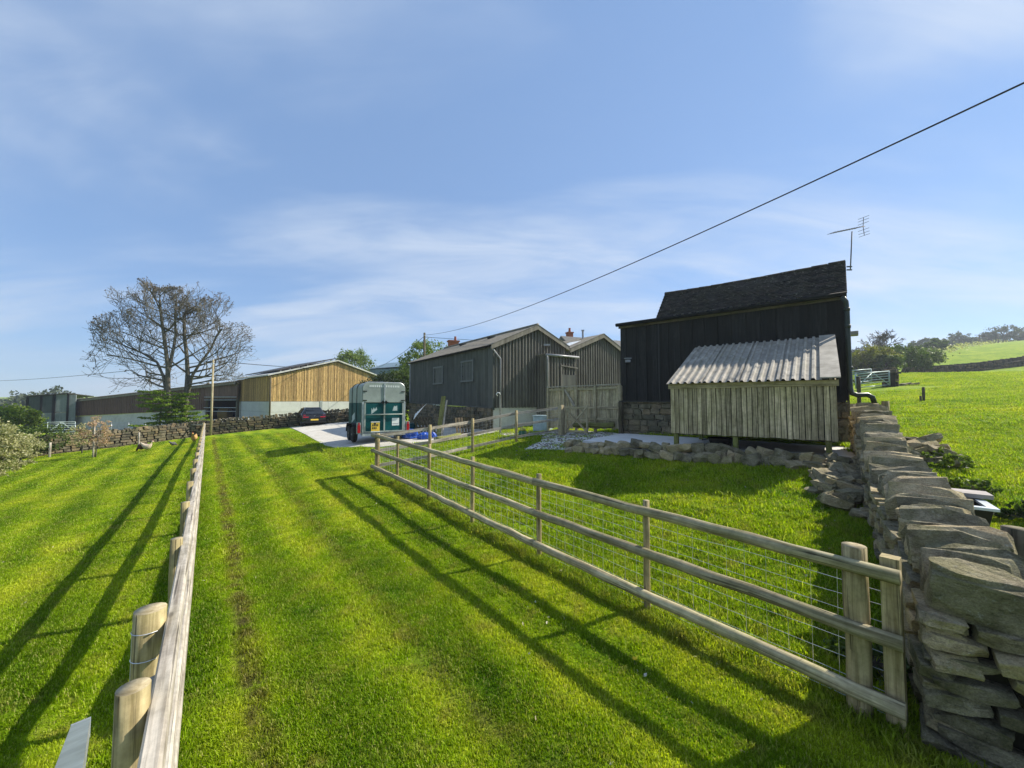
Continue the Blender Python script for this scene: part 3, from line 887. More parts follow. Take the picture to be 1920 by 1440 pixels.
# joined boundary walls farther off
def far_wall(name, label, pts, height, th, mat, course=0.15, slen=(0.25, 0.5), cop=True, sink=0.1):
    p0 = Vector(pts[0]).to_3d(); t = thing(name, label, 'stone wall', G(p0))
    core = MB(); st = MB(); cp = MB()
    for (a, b) in zip(pts[:-1], pts[1:]):
        a = Vector((a[0], a[1], 0)); b = Vector((b[0], b[1], 0))
        d = b - a; L = d.length; d.normalize(); sd = Vector((d.y, -d.x, 0))
        n = max(2, int(L / 0.9))
        for i in range(n):
            q0 = a + d * (L * i / n); q1 = a + d * (L * (i + 1) / n)
            z0, z1 = GZ(q0.x, q0.y), GZ(q1.x, q1.y)
            w = sd * (th * 0.34)
            pp = [q0 - w, q1 - w, q1 + w, q0 + w]
            zz = [z0, z1, z1, z0]
            i0 = len(core.v)
            core.v += [(v.x, v.y, z - .2) for v, z in zip(pp, zz)] + [(v.x, v.y, z + height - .04) for v, z in zip(pp, zz)]
            for q in ((4,5,6,7),(0,1,5,4),(1,2,6,5),(2,3,7,6),(3,0,4,7)): core.face([i0 + k for k in q])
        nc = max(2, int(height / course))
        for side in (-1, 1):
            for c in range(nc):
                s = rnd.uniform(0, .2)
                while s < L:
                    l = rnd.uniform(*slen) * rnd.choice((0.6, 1, 1, 1.3))
                    q = a + d * (s + l / 2) + sd * side * (th * 0.40 + rnd.uniform(-.03, .03))
                    z = GZ(q.x, q.y) - sink
                    h = (height + sink) / nc
                    lowstone(st, (q.x, q.y, z + h * (c + .5)), d, sd, (Z + d * rnd.uniform(-.06, .06)).normalized(), (l * .97, th * .3, h * rnd.uniform(.8, 1.02)), 0.14)
                    s += l
        if cop:
            s = 0
            while s < L:
                l = rnd.uniform(0.12, 0.26); q = a + d * s
                lean = rnd.uniform(-.5, .5)
                hz = rnd.uniform(.2, .34)
                lowstone(cp, (q.x, q.y, GZ(q.x, q.y) + height + hz * .38), (d * math.cos(lean) - Z * math.sin(lean)), sd, (Z * math.cos(lean) + d * math.sin(lean)), (l, th * rnd.uniform(.8, 1.1), hz), 0.2)
                s += l * 1.05
    core.build('hearting', M['core'], t)
    st.build('stones', mat, t, kind='stuff')
    if cop: cp.build('coping_stones', mat, t, kind='stuff')
    return t
far_wall('dry_stone_wall', 'long dry stone wall below the timber barn and sheds at the far side of the lawn',
         [(-27.5, 19.0), (-25.6, 24.6), (-23.6, 28.4), (-18.2, 31.6), (-15.2, 32.6), (-12.0, 34.6)], 0.92, 0.5, M['far_stone'])
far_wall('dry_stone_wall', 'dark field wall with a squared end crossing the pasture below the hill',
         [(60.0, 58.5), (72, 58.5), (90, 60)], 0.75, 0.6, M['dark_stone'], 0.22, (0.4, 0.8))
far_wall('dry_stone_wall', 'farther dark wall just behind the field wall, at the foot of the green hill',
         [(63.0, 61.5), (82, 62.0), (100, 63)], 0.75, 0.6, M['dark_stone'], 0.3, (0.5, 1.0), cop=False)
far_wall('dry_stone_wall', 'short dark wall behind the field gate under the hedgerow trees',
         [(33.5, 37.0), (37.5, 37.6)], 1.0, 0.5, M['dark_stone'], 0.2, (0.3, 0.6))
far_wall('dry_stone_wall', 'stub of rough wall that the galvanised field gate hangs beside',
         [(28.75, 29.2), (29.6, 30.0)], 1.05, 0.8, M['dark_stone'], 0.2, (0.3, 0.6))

# retaining edge of boulders along the patio
edge = thing('boulder_edging', 'rough row of boulders propping up the front edge of the concrete patio', 'boulders', G(pa, 0))
dirp = (pb - pa).normalized(); outp = Vector((-dirp.y, dirp.x, 0))
if outp.y > 0: outp = -outp
Lp = (pb - pa).length
for row, (off, zz) in enumerate(((0.14, -0.02), (0.34, -0.20), (0.20, -0.34))):
    s = -0.5 + 0.2 * row
    while s < Lp + 0.1:
        l = rnd.uniform(0.18, 0.42)
        big = 1.25 if 0.45 < s / Lp < 0.75 else 1.0
        p = pa + dirp * (s + l / 2) + outp * (off + rnd.uniform(-.08, .08))
        h = rnd.uniform(0.14, 0.26) * big
        ez = jit(Z, 0.35).normalized(); ex = jit(dirp, 0.5); ex = (ex - ez * ex.dot(ez)).normalized()
        zc = max(GZ(p.x, p.y) + h * 0.25, PATIO_Z + zz + rnd.uniform(-.04, .05) - (0.1 if s < 0.8 else 0))
        zc = min(zc, PATIO_Z + 0.05)
        put('stone', rnd.choice(ROCKS), edge, Vector((p.x, p.y, zc)), ex, ez.cross(ex), ez, (l * 1.1, rnd.uniform(.2, .34), h))
        s += l * 0.92
def heap(name, label, cx, cy, rx, ry, ang, n, hgt, smin, smax):
    t = thing(name, label, 'stones', G((cx, cy)))
    for i in range(n):
        a = rnd.uniform(0, 6.283); r = math.sqrt(rnd.random())
        lx, ly = r * rx * math.cos(a), r * ry * math.sin(a)
        x = cx + lx * math.cos(ang) - ly * math.sin(ang); y = cy + lx * math.sin(ang) + ly * math.cos(ang)
        lv = (1 - r) * hgt * rnd.uniform(0.3, 1.0)
        sz = rnd.uniform(smin, smax)
        ez = jit(Z, 0.4).normalized(); ex = jit(Vector((math.cos(a), math.sin(a), 0)), 0.6); ex = (ex - ez * ex.dot(ez)).normalized()
        put('stone', rnd.choice(ROCKS), t, Vector((x, y, GZ(x, y) + lv + sz * 0.12)), ex, ez.cross(ex), ez, (sz, sz * rnd.uniform(.6, .9), sz * rnd.uniform(.3, .5)))
    return t
heap('stone_heap', 'tumbled heap of flat stones on the grass against the near wall, beside the timber shed', 5.75, 6.55, 0.95, 0.55, math.atan2(WDIR.y, WDIR.x), 48, 0.25, 0.2, 0.5)
heap('stone_heap', 'fallen stones in the pasture on the far side of the coped wall', 9.0, 8.5, 1.1, 0.5, math.atan2(WDIR.y, WDIR.x), 34, 0.5, 0.22, 0.55)
heap('stone_heap', 'few half buried flat stones in the pasture grass beside the water trough', 5.3, 3.75, 0.9, 0.25, math.atan2(WDIR.y, WDIR.x), 9, 0.03, 0.18, 0.34)
t = heap('stone_heap', 'few loose stones at the foot of the rough wall stub by the gate', 30.2, 29.4, 0.7, 0.4, 0, 6, 0.05, 0.3, 0.6)

# gravel chips (uncountable)
mb = MB()
for i in range(2600):
    x = rnd.uniform(-0.8, 4.0); y = rnd.uniform(10.9, 17.8)
    if not in_poly(np.array([x]), np.array([y]), GRAVEL)[0]: 
        if rnd.random() > 0.10 or not (0 < x < 3 and 10.6 < y < 13): continue
    s = rnd.uniform(0.025, 0.07)
    a = rnd.uniform(0, 6.28)
    lowstone(mb, (x, y, GZ(x, y) + 0.012 + s * .2), Vector((math.cos(a), math.sin(a), 0)), Vector((-math.sin(a), math.cos(a), 0)), Z, (s, s * .8, s * .6), .25)
gr = mb.build('gravel', M['gravel'], None, kind='stuff')
gr['label'] = 'pale stone chippings strewn by the garden gate'

# ------------------------------------------------------------------ fences
def rough_tube(mb, p0, p1, r, n=10, segs=5, wob=0.006, capm=None, taper=0.0):
    p0, p1 = Vector(p0), Vector(p1)
    pts, rs = [], []
    for i in range(segs + 1):
        t = i / segs
        q = p0.lerp(p1, t)
        if 0 < i < segs: q += Vector((rnd.uniform(-wob, wob), rnd.uniform(-wob, wob), rnd.uniform(-wob, wob)))
        pts.append(q); rs.append(r * (1 - taper * t) * rnd.uniform(0.96, 1.04))
    mb.tube(pts, rs, n, capm=capm)
def netting(pts, zlow, zhigh, name, parent, nh=8, dv=0.15, r=0.0016, sag=0.01):
    """stock netting between consecutive ground points (x,y)"""
    mb = MB()
    for a, b in zip(pts[:-1], pts[1:]):
        a = Vector(a).to_3d(); b = Vector(b).to_3d(); L = (b - a).length
        za, zb = GZ(a.x, a.y), GZ(b.x, b.y)
        for k in range(nh + 1):
            f = k / nh; hh = zlow + (zhigh - zlow) * (f ** 0.85)
            q = [a.lerp(b, i / 4) for i in range(5)]
            mb.tube([(v.x, v.y, za + (zb - za) * i / 4 + hh + rnd.uniform(-sag, sag)) for i, v in enumerate(q)], r, 3, caps=False)
        n = int(L / dv)
        for i in range(1, n):
            v = a.lerp(b, i / n); zg = za + (zb - za) * i / n
            mb.tube([(v.x, v.y, zg + zlow), (v.x + rnd.uniform(-.012, .012), v.y, zg + zhigh)], r, 3, caps=False)
    return mb.build(name, M['wire'], parent)

# right hand lane fence: round rails on round posts, stock netting behind
FA = Vector((2.60, 2.70, 0))
def fpt(t): return FA + U * t
fence = thing('rail_fence', 'round-rail timber fence with stock netting between the mown lane and the paddock', 'fence', G(FA))
FT = [0.0, 1.93, 3.67, 5.45, 7.2, 8.96, 10.45]
back = NR * 0.085
for i, t in enumerate(FT):
    p = fpt(t) + back
    if i == 0:
        mb = MB(); rough_tube(mb, G(p + U * 0.20, -0.3), G(p + U * 0.20, 1.19), 0.075, 14, 4, capm=1)
        mb.build('strainer_post', [M['post'], M['endgrain']], fence, True)
        mb = MB(); q = p + U * 0.01 + NR * 0.02
        mb.obox(G(q, -0.3) - U * .05 - NR * .05, U * .10, NR * .10, Z * 1.46)
        mb.build('end_post', M['post'], fence)
        continue
    r = 0.036 if i < 6 else 0.065
    mb = MB(); rough_tube(mb, G(p, -0.25), G(p, 1.17 if i < 6 else 1.12), r, 12, 4, capm=1)
    mb.build('post', [M['post'], M['endgrain']], fence, True)
def zf(t):      # ground level under the fence, smoothed
    p = fpt(t); return GZ(p.x, p.y)
for hgt, r in ((1.07, 0.052), (0.63, 0.050), (0.19, 0.052)):
    for a, b in ((-0.05, 3.67), (3.67, 7.2), (7.2, 10.62)):
        mb = MB()
        pts = []; rs = []
        for i in range(13):
            t = a + (b - a) * i / 12
            p = fpt(t); pts.append(Vector((p.x, p.y, zf(t) * .5 + .5 * (zf(a) + (zf(b) - zf(a)) * i / 12) + hgt + rnd.uniform(-.006, .006)))); rs.append(r * rnd.uniform(.95, 1.05))
        mb.tube(pts, rs, 12, capm=1)
        mb.build('rail', [M['rail'], M['endgrain']], fence, True)
netting([(fpt(t) + back * 1.5).to_2d() for t in FT], 0.03, 1.0, 'wire_netting', fence)

# fence turning back from the lane corner to the garden gate: sawn rails
BF = [fpt(10.45) + back, Vector((-2.5, 11.75, 0)), Vector((-1.33, 13.05, 0)), Vector((0.15, 13.9, 0)), Vector((1.85, 14.6, 0))]
bf = thing('board_rail_fence', 'netted sawn-rail fence turning back from the lane corner towards the garden gate', 'fence', G(BF[0]))
for p in BF[1:-1]:
    mb = MB(); rough_tube(mb, G(p, -0.2), G(p, 1.16), 0.05, 10, 3, capm=1)
    mb.build('post', [M['post'], M['endgrain']], bf, True)
q = BF[-1]; mb = MB(); mb.obox(G(q, -0.2) - D1 * .08 - D2 * .08, D1 * .16, D2 * .16, Z * 1.35); mb.build('gate_post', M['board_fence'], bf)
for hgt in (1.04, 0.62, 0.20):
    for a, b in zip(BF[:-1], BF[1:]):
        mb = MB(); n = (b - a).normalized(); sd2 = Vector((n.y, -n.x, 0)) * -0.07
        mb.beam(G(a, hgt) + sd2 + n * .02, G(b, hgt) + sd2 - n * .005, 0.038, 0.09)
        mb.build('rail', M['lane_rail'], bf)
netting([(p + Vector((0.05, -0.05, 0))).to_2d() for p in BF], 0.03, 0.98, 'wire_netting', bf)

# left hand lane fence passing close by the camera
LL = -0.115
def lpt(Yd, L=LL):
    s = (Yd - NR.y * L) / U.y
    return U * s + NR * L
lf = thing('rail_fence', 'pale weathered rail fence running away beside the lane along the orchard', 'fence', G(lpt(1.5)))
def lf_top(Yd):       # height of the top rail, relative to the eye
    return EYE - 1.17 - (Yd - 1.2) * 0.0170
LPY = [1.52, 2.12] + [3.28 + 1.24 * i for i in range(21)]
for i, y in enumerate(LPY):
    rad = 0.050 if i == 0 else 0.068 if i == 1 else 0.042
    p = lpt(y, LL - 0.028 - rad * (1.0 if i < 2 else 0.7))
    top = lf_top(y) + (0.085 if i == 0 else 0.07 if i == 1 else 0.055)
    mb = MB(); rough_tube(mb, (p.x, p.y, GZ(p.x, p.y) - .25), (p.x, p.y, top), rad, 16 if i < 3 else 10, 5, 0.004, capm=1)
    mb.build('post', [M['post'], M['endgrain']], lf, True)
for dz in (0.0, -0.46, -0.86):
    ys = [0.45, 5.76, 11.96, 18.16, 24.36, 28.1]
    for a, b in zip(ys[:-1], ys[1:]):
        mb = MB()
        pts = []; rs = []
        for i in range(15):
            y = a + (b - a) * i / 14
            p = lpt(y); pts.append(Vector((p.x, p.y, lf_top(y) - .045 + dz + rnd.uniform(-.004, .004))))
        mb.sweep(pts, [(-.032, .040), (-.024, .046), (.020, .047), (.031, .038), (.036, .0), (.030, -.042), (-.030, -.045), (-.033, -.03)], capm=1)
        mb.build('rail', [M['lane_rail'], M['endgrain']], lf)
# offcut behind the first post and wires round the second
mb = MB(); p = lpt(1.62, LL - .035); mb.tube([(p.x, p.y, lf_top(1.6) - .06), (p.x - .10, p.y + .13, lf_top(1.7) - .06)], 0.034, 12, capm=1); mb.build('rail_end', [M['lane_rail'], M['endgrain']], lf, True)
mb = MB(); p = lpt(2.12, LL - .028 - .068)
RW = .072
for k in range(7):
    z = lf_top(2.1) - .03 - .14 * k
    mb.tube([(p.x + RW * math.cos(a), p.y + RW * math.sin(a), z) for a in np.linspace(2.2, 5.9, 12)], 0.0022, 4, caps=False)
mb.tube([(p.x + RW * math.cos(4.2), p.y + RW * math.sin(4.2), lf_top(2.1) - .03), (p.x + RW * math.cos(4.2), p.y + RW * math.sin(4.2), GZ(p.x, p.y))], 0.0022, 4, caps=False)
mb.build('wire_wrap', M['wire'], lf)
netting([lpt(y, LL - .06).to_2d() for y in LPY[1:]], 0.05, 0.95, 'wire_netting', lf, nh=7, dv=0.2)

# galvanised gate standing open by the fence, its end just inside the frame
e = P(152, 1352, 1.30)
gt = thing('steel_gate', 'end of a galvanised steel gate poking into the bottom left corner', 'gate', G(e))
bdir = (P(122, 1460, .74) - e).normalized(); sdv = bdir.cross(Z).normalized(); upd = sdv.cross(bdir)
def hollow(m):
    w, d, th, L = .042, .05, .004, 1.15
    m.obox(e - sdv * (w / 2), bdir * L, sdv * w, upd * -th)
    m.obox(e - sdv * (w / 2) - upd * (th + .0005), bdir * L, sdv * th, upd * -d)
    m.obox(e + sdv * (w / 2 - th) - upd * (th + .0005), bdir * L, sdv * th, upd * -d)
part(hollow, 'top_rail', M['galv'], gt)
part(lambda m: m.obox(e - sdv * .022 - bdir * .004 + upd * .0015, bdir * .012, sdv * .044, upd * -.056), 'end_cap', M['galv'], gt)
part(lambda m: m.tube([e + bdir * .55 - upd * .05, Vector((e.x + bdir.x * .62, e.y + bdir.y * .62, GZ(e.x, e.y)))], .02, 10), 'leg', M['galv'], gt, smooth=True)

# orchard wire fence stakes in front of the far wall
for (px, pt, pb2, lab) in ((93, 830, 858, 'thin pale stake standing in front of the wall between the two blossom bushes'), (260, 811, 836, 'slim pale stake in front of the stone wall near the pair of hens')):
    b = gp(px, pb2); h = (pb2 - pt) / FPX * b.y
    mb = MB(); rough_tube(mb, b - Z * .2, b + Z * h, 0.045, 8, 3, capm=1)
    tag(mb.build('fence_stake', [M['lane_rail'], M['endgrain']], None, True), lab, 'stake', 'orchard stakes')
b = gp(326, 822); t = thing('rail_stile', 'pale post and single rail joining the end of the lane fence by the wall', 'fence', b)
part(lambda m: rough_tube(m, b - Z * .2, b + Z * .95, .06, 8, 3), 'post', M['lane_rail'], t, smooth=True)
e2 = lpt(28.0, LL - .1)
part(lambda m: m.beam(b + Z * .92, Vector((e2.x, e2.y, lf_top(28) - .06)), .05, .09), 'rail', M['lane_rail'], t)
# posts in the pasture
for (px, pt, pbm, Yd, r, lab, mt) in ((1660, 752, 800, 10.6, .08, 'mossy wooden post just behind the coping of the near wall', 'post'), (1905, 990, 1130, 3.05, .075, 'old weathered post at the right edge beside the wall end', 'old_wood'),
        (1731, 726, 757, 17.5, .05, 'tall thin stake standing in the open pasture', 'old_wood'), (1726, 742, 757, 17.4, .04, 'short stump of a stake beside the tall thin one in the pasture', 'old_wood'), (1609, 706, 742, 16, .07, 'dark post standing in front of the field gate by the barn', 'old_wood')):
    q = P(px, pt, Yd)
    mb = MB(); rough_tube(mb, (q.x, q.y, min(GZ(q.x, q.y) - .2, q.z - .3)), q, r, 10, 3, capm=1)
    tag(mb.build('wooden_post', [M[mt], M[mt] if mt == 'old_wood' else M['endgrain']], None, True), lab, 'post', 'pasture posts')

# ------------------------------------------------------------------ buildings
def sheet(mb, b, t, nrm, pitch, depth, prof='trap', m=0):
    """profiled sheet between bottom points b(u) and top points t(u), u in metres; ribs stand out along nrm"""
    bf_, L = b; tf_ = t
    nrm = Vector(nrm)
    us = []
    x = 0.0
    if prof == 'trap': pat = ((0, 0), (.50, 0), (.60, 1), (.86, 1))
    else: pat = tuple((k / 6, 0.5 - 0.5 * math.cos(k / 6 * 2 * math.pi)) for k in range(6))
    k = 0
    while True:
        done = False
        for f, h in pat:
            u = (k + f) * pitch
            if u > L: done = True; break
            us.append((u, h))
        if done: break
        k += 1
    us.append((L, 0))
    i0 = len(mb.v)
    for u, h in us:
        o = nrm * depth * h
        mb.v.append(tuple(Vector(bf_(u)) + o)); mb.v.append(tuple(Vector(tf_(u)) + o))
    for j in range(len(us) - 1):
        a = i0 + 2 * j
        mb.face((a, a + 2, a + 3, a + 1), None, m)
def lin(a, b):
    a, b = Vector(a), Vector(b); L = (b - a).length
    return (lambda u: a.lerp(b, u / L)), L
def wallbox(mb, pts, z0, z1, m=0):
    """closed prism over a footprint"""
    i = len(mb.v); n = len(pts)
    mb.v += [(p[0], p[1], z0) for p in pts] + [(p[0], p[1], z1) for p in pts]
    for k in range(n):
        mb.face((i + k, i + (k + 1) % n, i + n + (k + 1) % n, i + n + k), None, m)
    mb.face([i + n + k for k in range(n)], None, m); mb.face([i + k for k in range(n)][::-1], None, m)
def at_z(p, z): return Vector((p[0], p[1], z))

# ---- black barn
BL = Vector((3.98, 13.98, 0)); BD = -D1; BLEN = 6.2; BN = -D2
def bp(a, r=0.0, z=0.0):      # along the front, back from the front, height relative to the eye
    q = BL + BD * a + D2 * r
    return Vector((q.x, q.y, EYE + z))
barn = thing('black_barn', 'black boarded barn on a stone plinth with a steep dark tiled roof and rooftop aerial', 'barn', bp(0, 0, -1.17))
EV, ST = 2.74, -0.02
mb = MB(); wallbox(mb, [bp(0.02, .05), bp(6.16, .05), bp(6.16, 4.2), bp(1.34, 4.2), bp(1.34, 2.6), bp(0.02, 2.6)], EYE - 1.5, EYE + 1.9)
wallbox(mb, [bp(0.02, .05), bp(6.14, .05), bp(6.14, .9), bp(0.02, .9)], EYE + 1.91, EYE + EV - .02)
mb.build('frame', M['black'], barn)
nb = 33
for i in range(nb):
    a0 = BLEN * i / nb; w = BLEN / nb
    mb = MB(); out = 0.0 if i % 2 else 0.022
    mb.obox(bp(a0 + (.004 if i % 2 else -.012), .04 - out, ST + .03), BD * (w - .008 if i % 2 else w + .022), -D2 * .022, Z * (EV - ST - .05))
    mb.build('board', M['black_board'], barn)
part(lambda m: m.obox(bp(-.06, -.03, EV - .10), BD * (BLEN + .1), -D2 * .03, Z * .13), 'fascia', M['old_wood'], barn)
part(lambda m: m.tube([bp(-.12, -.13, EV + .03), bp(BLEN + .05, -.13, EV + .02)], .062, 10), 'gutter', M['pipe'], barn, smooth=True)
part(lambda m: m.obox(bp(-.04, -.05, ST - .01), BD * BLEN, -D2 * .10, Z * .045), 'sill', M['black'], barn)
# plinth stones
pl = part(lambda m: m.obox(bp(0, .10, -1.6), BD * BLEN, D2 * -.06, Z * (1.6 + ST)), 'plinth', M['mortar'], barn)
z = -1.25; row = 0
while z < ST - .06:
    h = rnd.uniform(.17, .25)
    if z + h > ST - .05: h = ST - .01 - z
    a = 0.0
    while a < BLEN - .05:
        l = min(rnd.uniform(.20, .48), BLEN - a)
        if l > .1:
            c = bp(a + l / 2, .03, z + h / 2)
            put('stone', rnd.choice(ROCKS_LO), pl, c, (BD + Z * rnd.uniform(-.03, .03)).normalized(), D2, Z, (l * .97, .13, h * .96))
        a += l
    z += h; row += 1
# annex roof (shallow) and tiled roof
part(lambda m: m.obox(bp(-.12, -.10, EV + .03), BD * 1.5, D2 * 2.8, Z * .05), 'annex_roof', M['dark_roof'], barn)
RR, RZ = 0.92, 3.90
rl = Vector((RR + .02, RZ - EV - .04))
tm = MB()
rows, cols = 19, 30
A0, A1 = 1.30, BLEN + .06
for j in range(rows):
    f0 = j / rows; f1 = (j + 1.35) / rows
    for i in range(cols):
        w = (A1 - A0) / cols
        a = A0 + w * (i + (0.5 if j % 2 else 0)) ; a1 = min(a + w * .98, A1)
        if a1 - a < .02: continue
        sag = -.05 * math.sin(math.pi * (a - A0) / (A1 - A0))
        up = .022 + rnd.uniform(-.006, .008)
        r0, z0 = -.06 + (RR + .06) * f0, EV + .06 + (RZ - EV - .06) * f0 + sag * f0
        r1, z1 = -.06 + (RR + .06) * min(f1, 1), EV + .06 + (RZ - EV - .06) * min(f1, 1) + sag * min(f1, 1)
        nn = (BN * .78 + Z * .63)
        p00, p10, p11, p01 = bp(a, r0, z0) + nn * up, bp(a1, r0, z0) + nn * (up + rnd.uniform(-.004, .004)), bp(a1, r1, z1) + nn * .004, bp(a, r1, z1) + nn * .004
        i0 = len(tm.v)
        tm.v += [tuple(p) for p in (p00, p10, p11, p01, p00 - nn * .03, p10 - nn * .03)]
        tm.face((i0, i0 + 1, i0 + 2, i0 + 3)); tm.face((i0 + 4, i0 + 5, i0 + 1, i0)); tm.face((i0 + 5, i0 + 2, i0 + 1)); tm.face((i0 + 4, i0, i0 + 3))
tm.build('roof_tiles', M['tile'], barn, kind='stuff')
mb = MB(); mb.poly([bp(A0, -.06, EV + .05), bp(A1, -.06, EV + .05), bp(A1, RR, RZ - .01), bp(A0, RR, RZ - .01)]); mb.poly([bp(A1, RR, RZ), bp(A1, 4.35, 1.75), bp(A0, 4.35, 1.75), bp(A0, RR, RZ)])
mb.build('roof', M['tile'], barn)
n = 13
for i in range(n):
    a = A0 + (A1 - A0) * i / n; a2 = A0 + (A1 - A0) * (i + 1) / n
    sg = lambda x: -.05 * math.sin(math.pi * (x - A0) / (A1 - A0))
    mb = MB(); mb.tube([bp(a + .006, RR, RZ - .035 + sg(a)), bp(a2 - .004, RR, RZ - .035 + sg(a2) + rnd.uniform(-.008, .008))], [.085, .078], 10)
    mb.build('ridge_tile', M['tile'], barn, True)
# stone gable towards the field (pale edge), left gable above the annex
def gable(m, a, th):
    prof = [(.0, -1.5), (.0, EV), (RR, RZ - .03), (4.2, 1.75), (4.2, -1.5)]
    i = len(m.v)
    m.v += [tuple(bp(a, r, z)) for r, z in prof] + [tuple(bp(a + th, r, z)) for r, z in prof]
    m.face((0 + i, 1 + i, 2 + i, 3 + i, 4 + i)); m.face((9 + i, 8 + i, 7 + i, 6 + i, 5 + i))
    for k in range(5): m.face((i + k, i + 5 + k, i + 5 + (k + 1) % 5, i + (k + 1) % 5))
part(lambda m: gable(m, BLEN - .02, .05), 'gable_wall', M['far_stone'], barn)
part(lambda m: gable(m, 1.34, .06), 'gable_wall', M['black'], barn)
# pale sheet ends peeping under the tiles
mb = MB(); b_, L_ = lin(bp(A0 + .5, -.15, EV + .068), bp(A1 - .9, -.15, EV + .066)); t_, _ = lin(bp(A0 + .5, -.05, EV + .07), bp(A1 - .9, -.05, EV + .068))
sheet(mb, (b_, L_), t_, Z, .235, .035); mb.build('eave_sheet', M['pale_roof'], barn)
part(lambda m: (m.box(P(1177, 677, 13.75) , .16, .12, .09), m.box(P(1177, 672, 13.75), .22, .16, .03)), 'wall_light', M['pipe_grey'], barn)
q = [P(1579, 556, 9.78), P(1586, 566, 9.78), P(1588, 585, 9.76), P(1591, 660, 9.74), P(1594, 728, 9.72), P(1598, 738, 9.66), P(1608, 741, 9.6), P(1626, 740, 9.55), P(1636, 745, 9.5), P(1640, 757, 9.5)]
dp = part(lambda m: m.tube(q, .058, 12), 'downpipe', M['green_pipe'], barn, smooth=True)
for py in (580, 612, 690):
    part(lambda m: m.tube([P(1588 + (py - 585) * .05, py - 3, 9.74), P(1588 + (py - 585) * .05, py + 3, 9.74)], .066, 12), 'pipe_bracket', M['green_pipe'], dp, smooth=True)
# aerial
am = P(1595, 505, 10.4)
ae = part(lambda m: m.tube([P(1594.5, 506, 10.4), P(1597.5, 434, 10.4)], .014, 8), 'aerial', M['aerial'], barn, smooth=True)
part(lambda m: (m.beam(P(1588, 500, 10.4), P(1597, 500, 10.4), .03, .03), m.beam(P(1588, 506, 10.4), P(1597, 506, 10.4), .03, .03)), 'mast_bracket', M['aerial'], ae)
b0, b1 = P(1559, 437, 10.2), P(1622, 424, 10.7)
def boom(m):
    m.tube([b0, b1], .010, 6)
    d = (b1 - b0); sd3 = Vector((d.y, -d.x, 0)).normalized()
    for k in range(11):
        p = b0 + d * (k / 12.5); m.tube([p - sd3 * .10, p + sd3 * .10], .006, 5)
    for s2, ang in ((1, .9), (-1, .9)):
        c = b0 + d * .86
        e_ = c + d.normalized() * .16 + Z * s2 * .26
        m.tube([c + d * .08, e_], .008, 5)
        for f in (.35, .7, 1.0):
            p = (c + d * .08).lerp(e_, f); m.tube([p - sd3 * .13, p + sd3 * .13], .006, 5)
part(boom, 'aerial_array', M['aerial'], ae)
part(lambda m: m.obox(P(1595, 628, 10.5), D2 * .35, BD * .16, Z * .10), 'gutter_end', M['pipe_grey'], barn)

# ---- timber lean-to shed on legs
SL = Vector((4.0, 9.72, 0)); SR = Vector((6.50, 7.70, 0))
SD = (SR - SL).normalized(); SLEN = (SR - SL).length; SB = Vector((-SD.y, SD.x, 0))
if SB.y < 0: SB = -SB
def sp(a, r, z): 
    q = SL + SD * a + SB * r
    return Vector((q.x, q.y, EYE + z))
shed = thing('timber_shed', 'raised lean-to shed of grey upright slats with a pale corrugated roof against the black barn', 'shed', sp(0, 0, -1.15))
SDEP = 2.74; ZF, ZB = 0.47, 1.66; ZL = -0.80
part(lambda m: m.obox(sp(.03, .035, ZL + .04), SD * (SLEN - .06), SB * .02, Z * (ZF - ZL - .14)), 'shade_backing', M['dark_void'], shed)  # dark sheet that paints the shade seen between the slats
ns = 31
for i in range(ns):
    w = SLEN / ns
    mb = MB(); gap = rnd.uniform(.008, .018)
    mb.obox(sp(w * i + gap / 2, rnd.uniform(.0, .006), ZL + rnd.uniform(-.012, .01)), SD * (w - gap), SB * .022, Z * (ZF - ZL - .15))
    mb.build('slat', M['slat'], shed)
part(lambda m: m.obox(sp(-.04, -.025, ZF - .165), SD * (SLEN + .08), SB * .024, Z * .125), 'fascia', M['slat'], shed)
# right side boards under the slope
nside = 17
for i in range(nside):
    w = (SDEP - .05) / nside; r0 = w * i + .03
    zt = lambda r: ZF + (ZB - ZF) * r / SDEP - .07
    mb = MB(); i0 = 0
    pts = [sp(SLEN - .02, r0 + .004, ZL), sp(SLEN - .02, r0 + w - .004, ZL), sp(SLEN - .02, r0 + w - .004, zt(r0 + w)), sp(SLEN - .02, r0 + .004, zt(r0))]
    mb.v = [tuple(p) for p in pts] + [tuple(p + SD * .022) for p in pts]
    for qd in ((3,2,1,0),(4,5,6,7),(0,1,5,4),(1,2,6,5),(2,3,7,6),(3,0,4,7)):
        mb.face(qd, [(mb.v[k][0] * 1.3 + i, mb.v[k][2]) for k in qd])
    mb.build('side_board', M['slat'], shed)
mb = MB(); ptsL = [sp(.01, .03, ZL), sp(.01, SDEP, ZL), sp(.01, SDEP, ZB - .08), sp(.01, .03, ZF - .08)]
mb.v = [tuple(p) for p in ptsL] + [tuple(p + SD * .02) for p in ptsL]
for qd in ((3,2,1,0),(4,5,6,7),(0,1,5,4),(1,2,6,5),(2,3,7,6),(3,0,4,7)): mb.face(qd)
mb.build('side_panel', M['slat'], shed)
part(lambda m: m.obox(sp(.03, .06, ZL + .01), SD * (SLEN - .06), SB * (SDEP - .1), Z * .04), 'floor', M['old_wood'], shed)
for a, r in ((.06, .02), (1.36, .02), (SLEN - .2, .02), (.06, 2.5), (SLEN - .2, 2.5)):
    part(lambda m: m.obox(sp(a, r, -1.25), SD * .10, SB * .10, Z * (1.25 + ZL - .01)), 'leg', M['moss_wood'], shed)
mb = MB()
b_, L_ = lin(sp(-.05, -.16, ZF - .045), sp(SLEN - .22, -.16, ZF - .045)); t_, _ = lin(sp(-.05, SDEP + .02, ZB), sp(SLEN - .22, SDEP + .02, ZB))
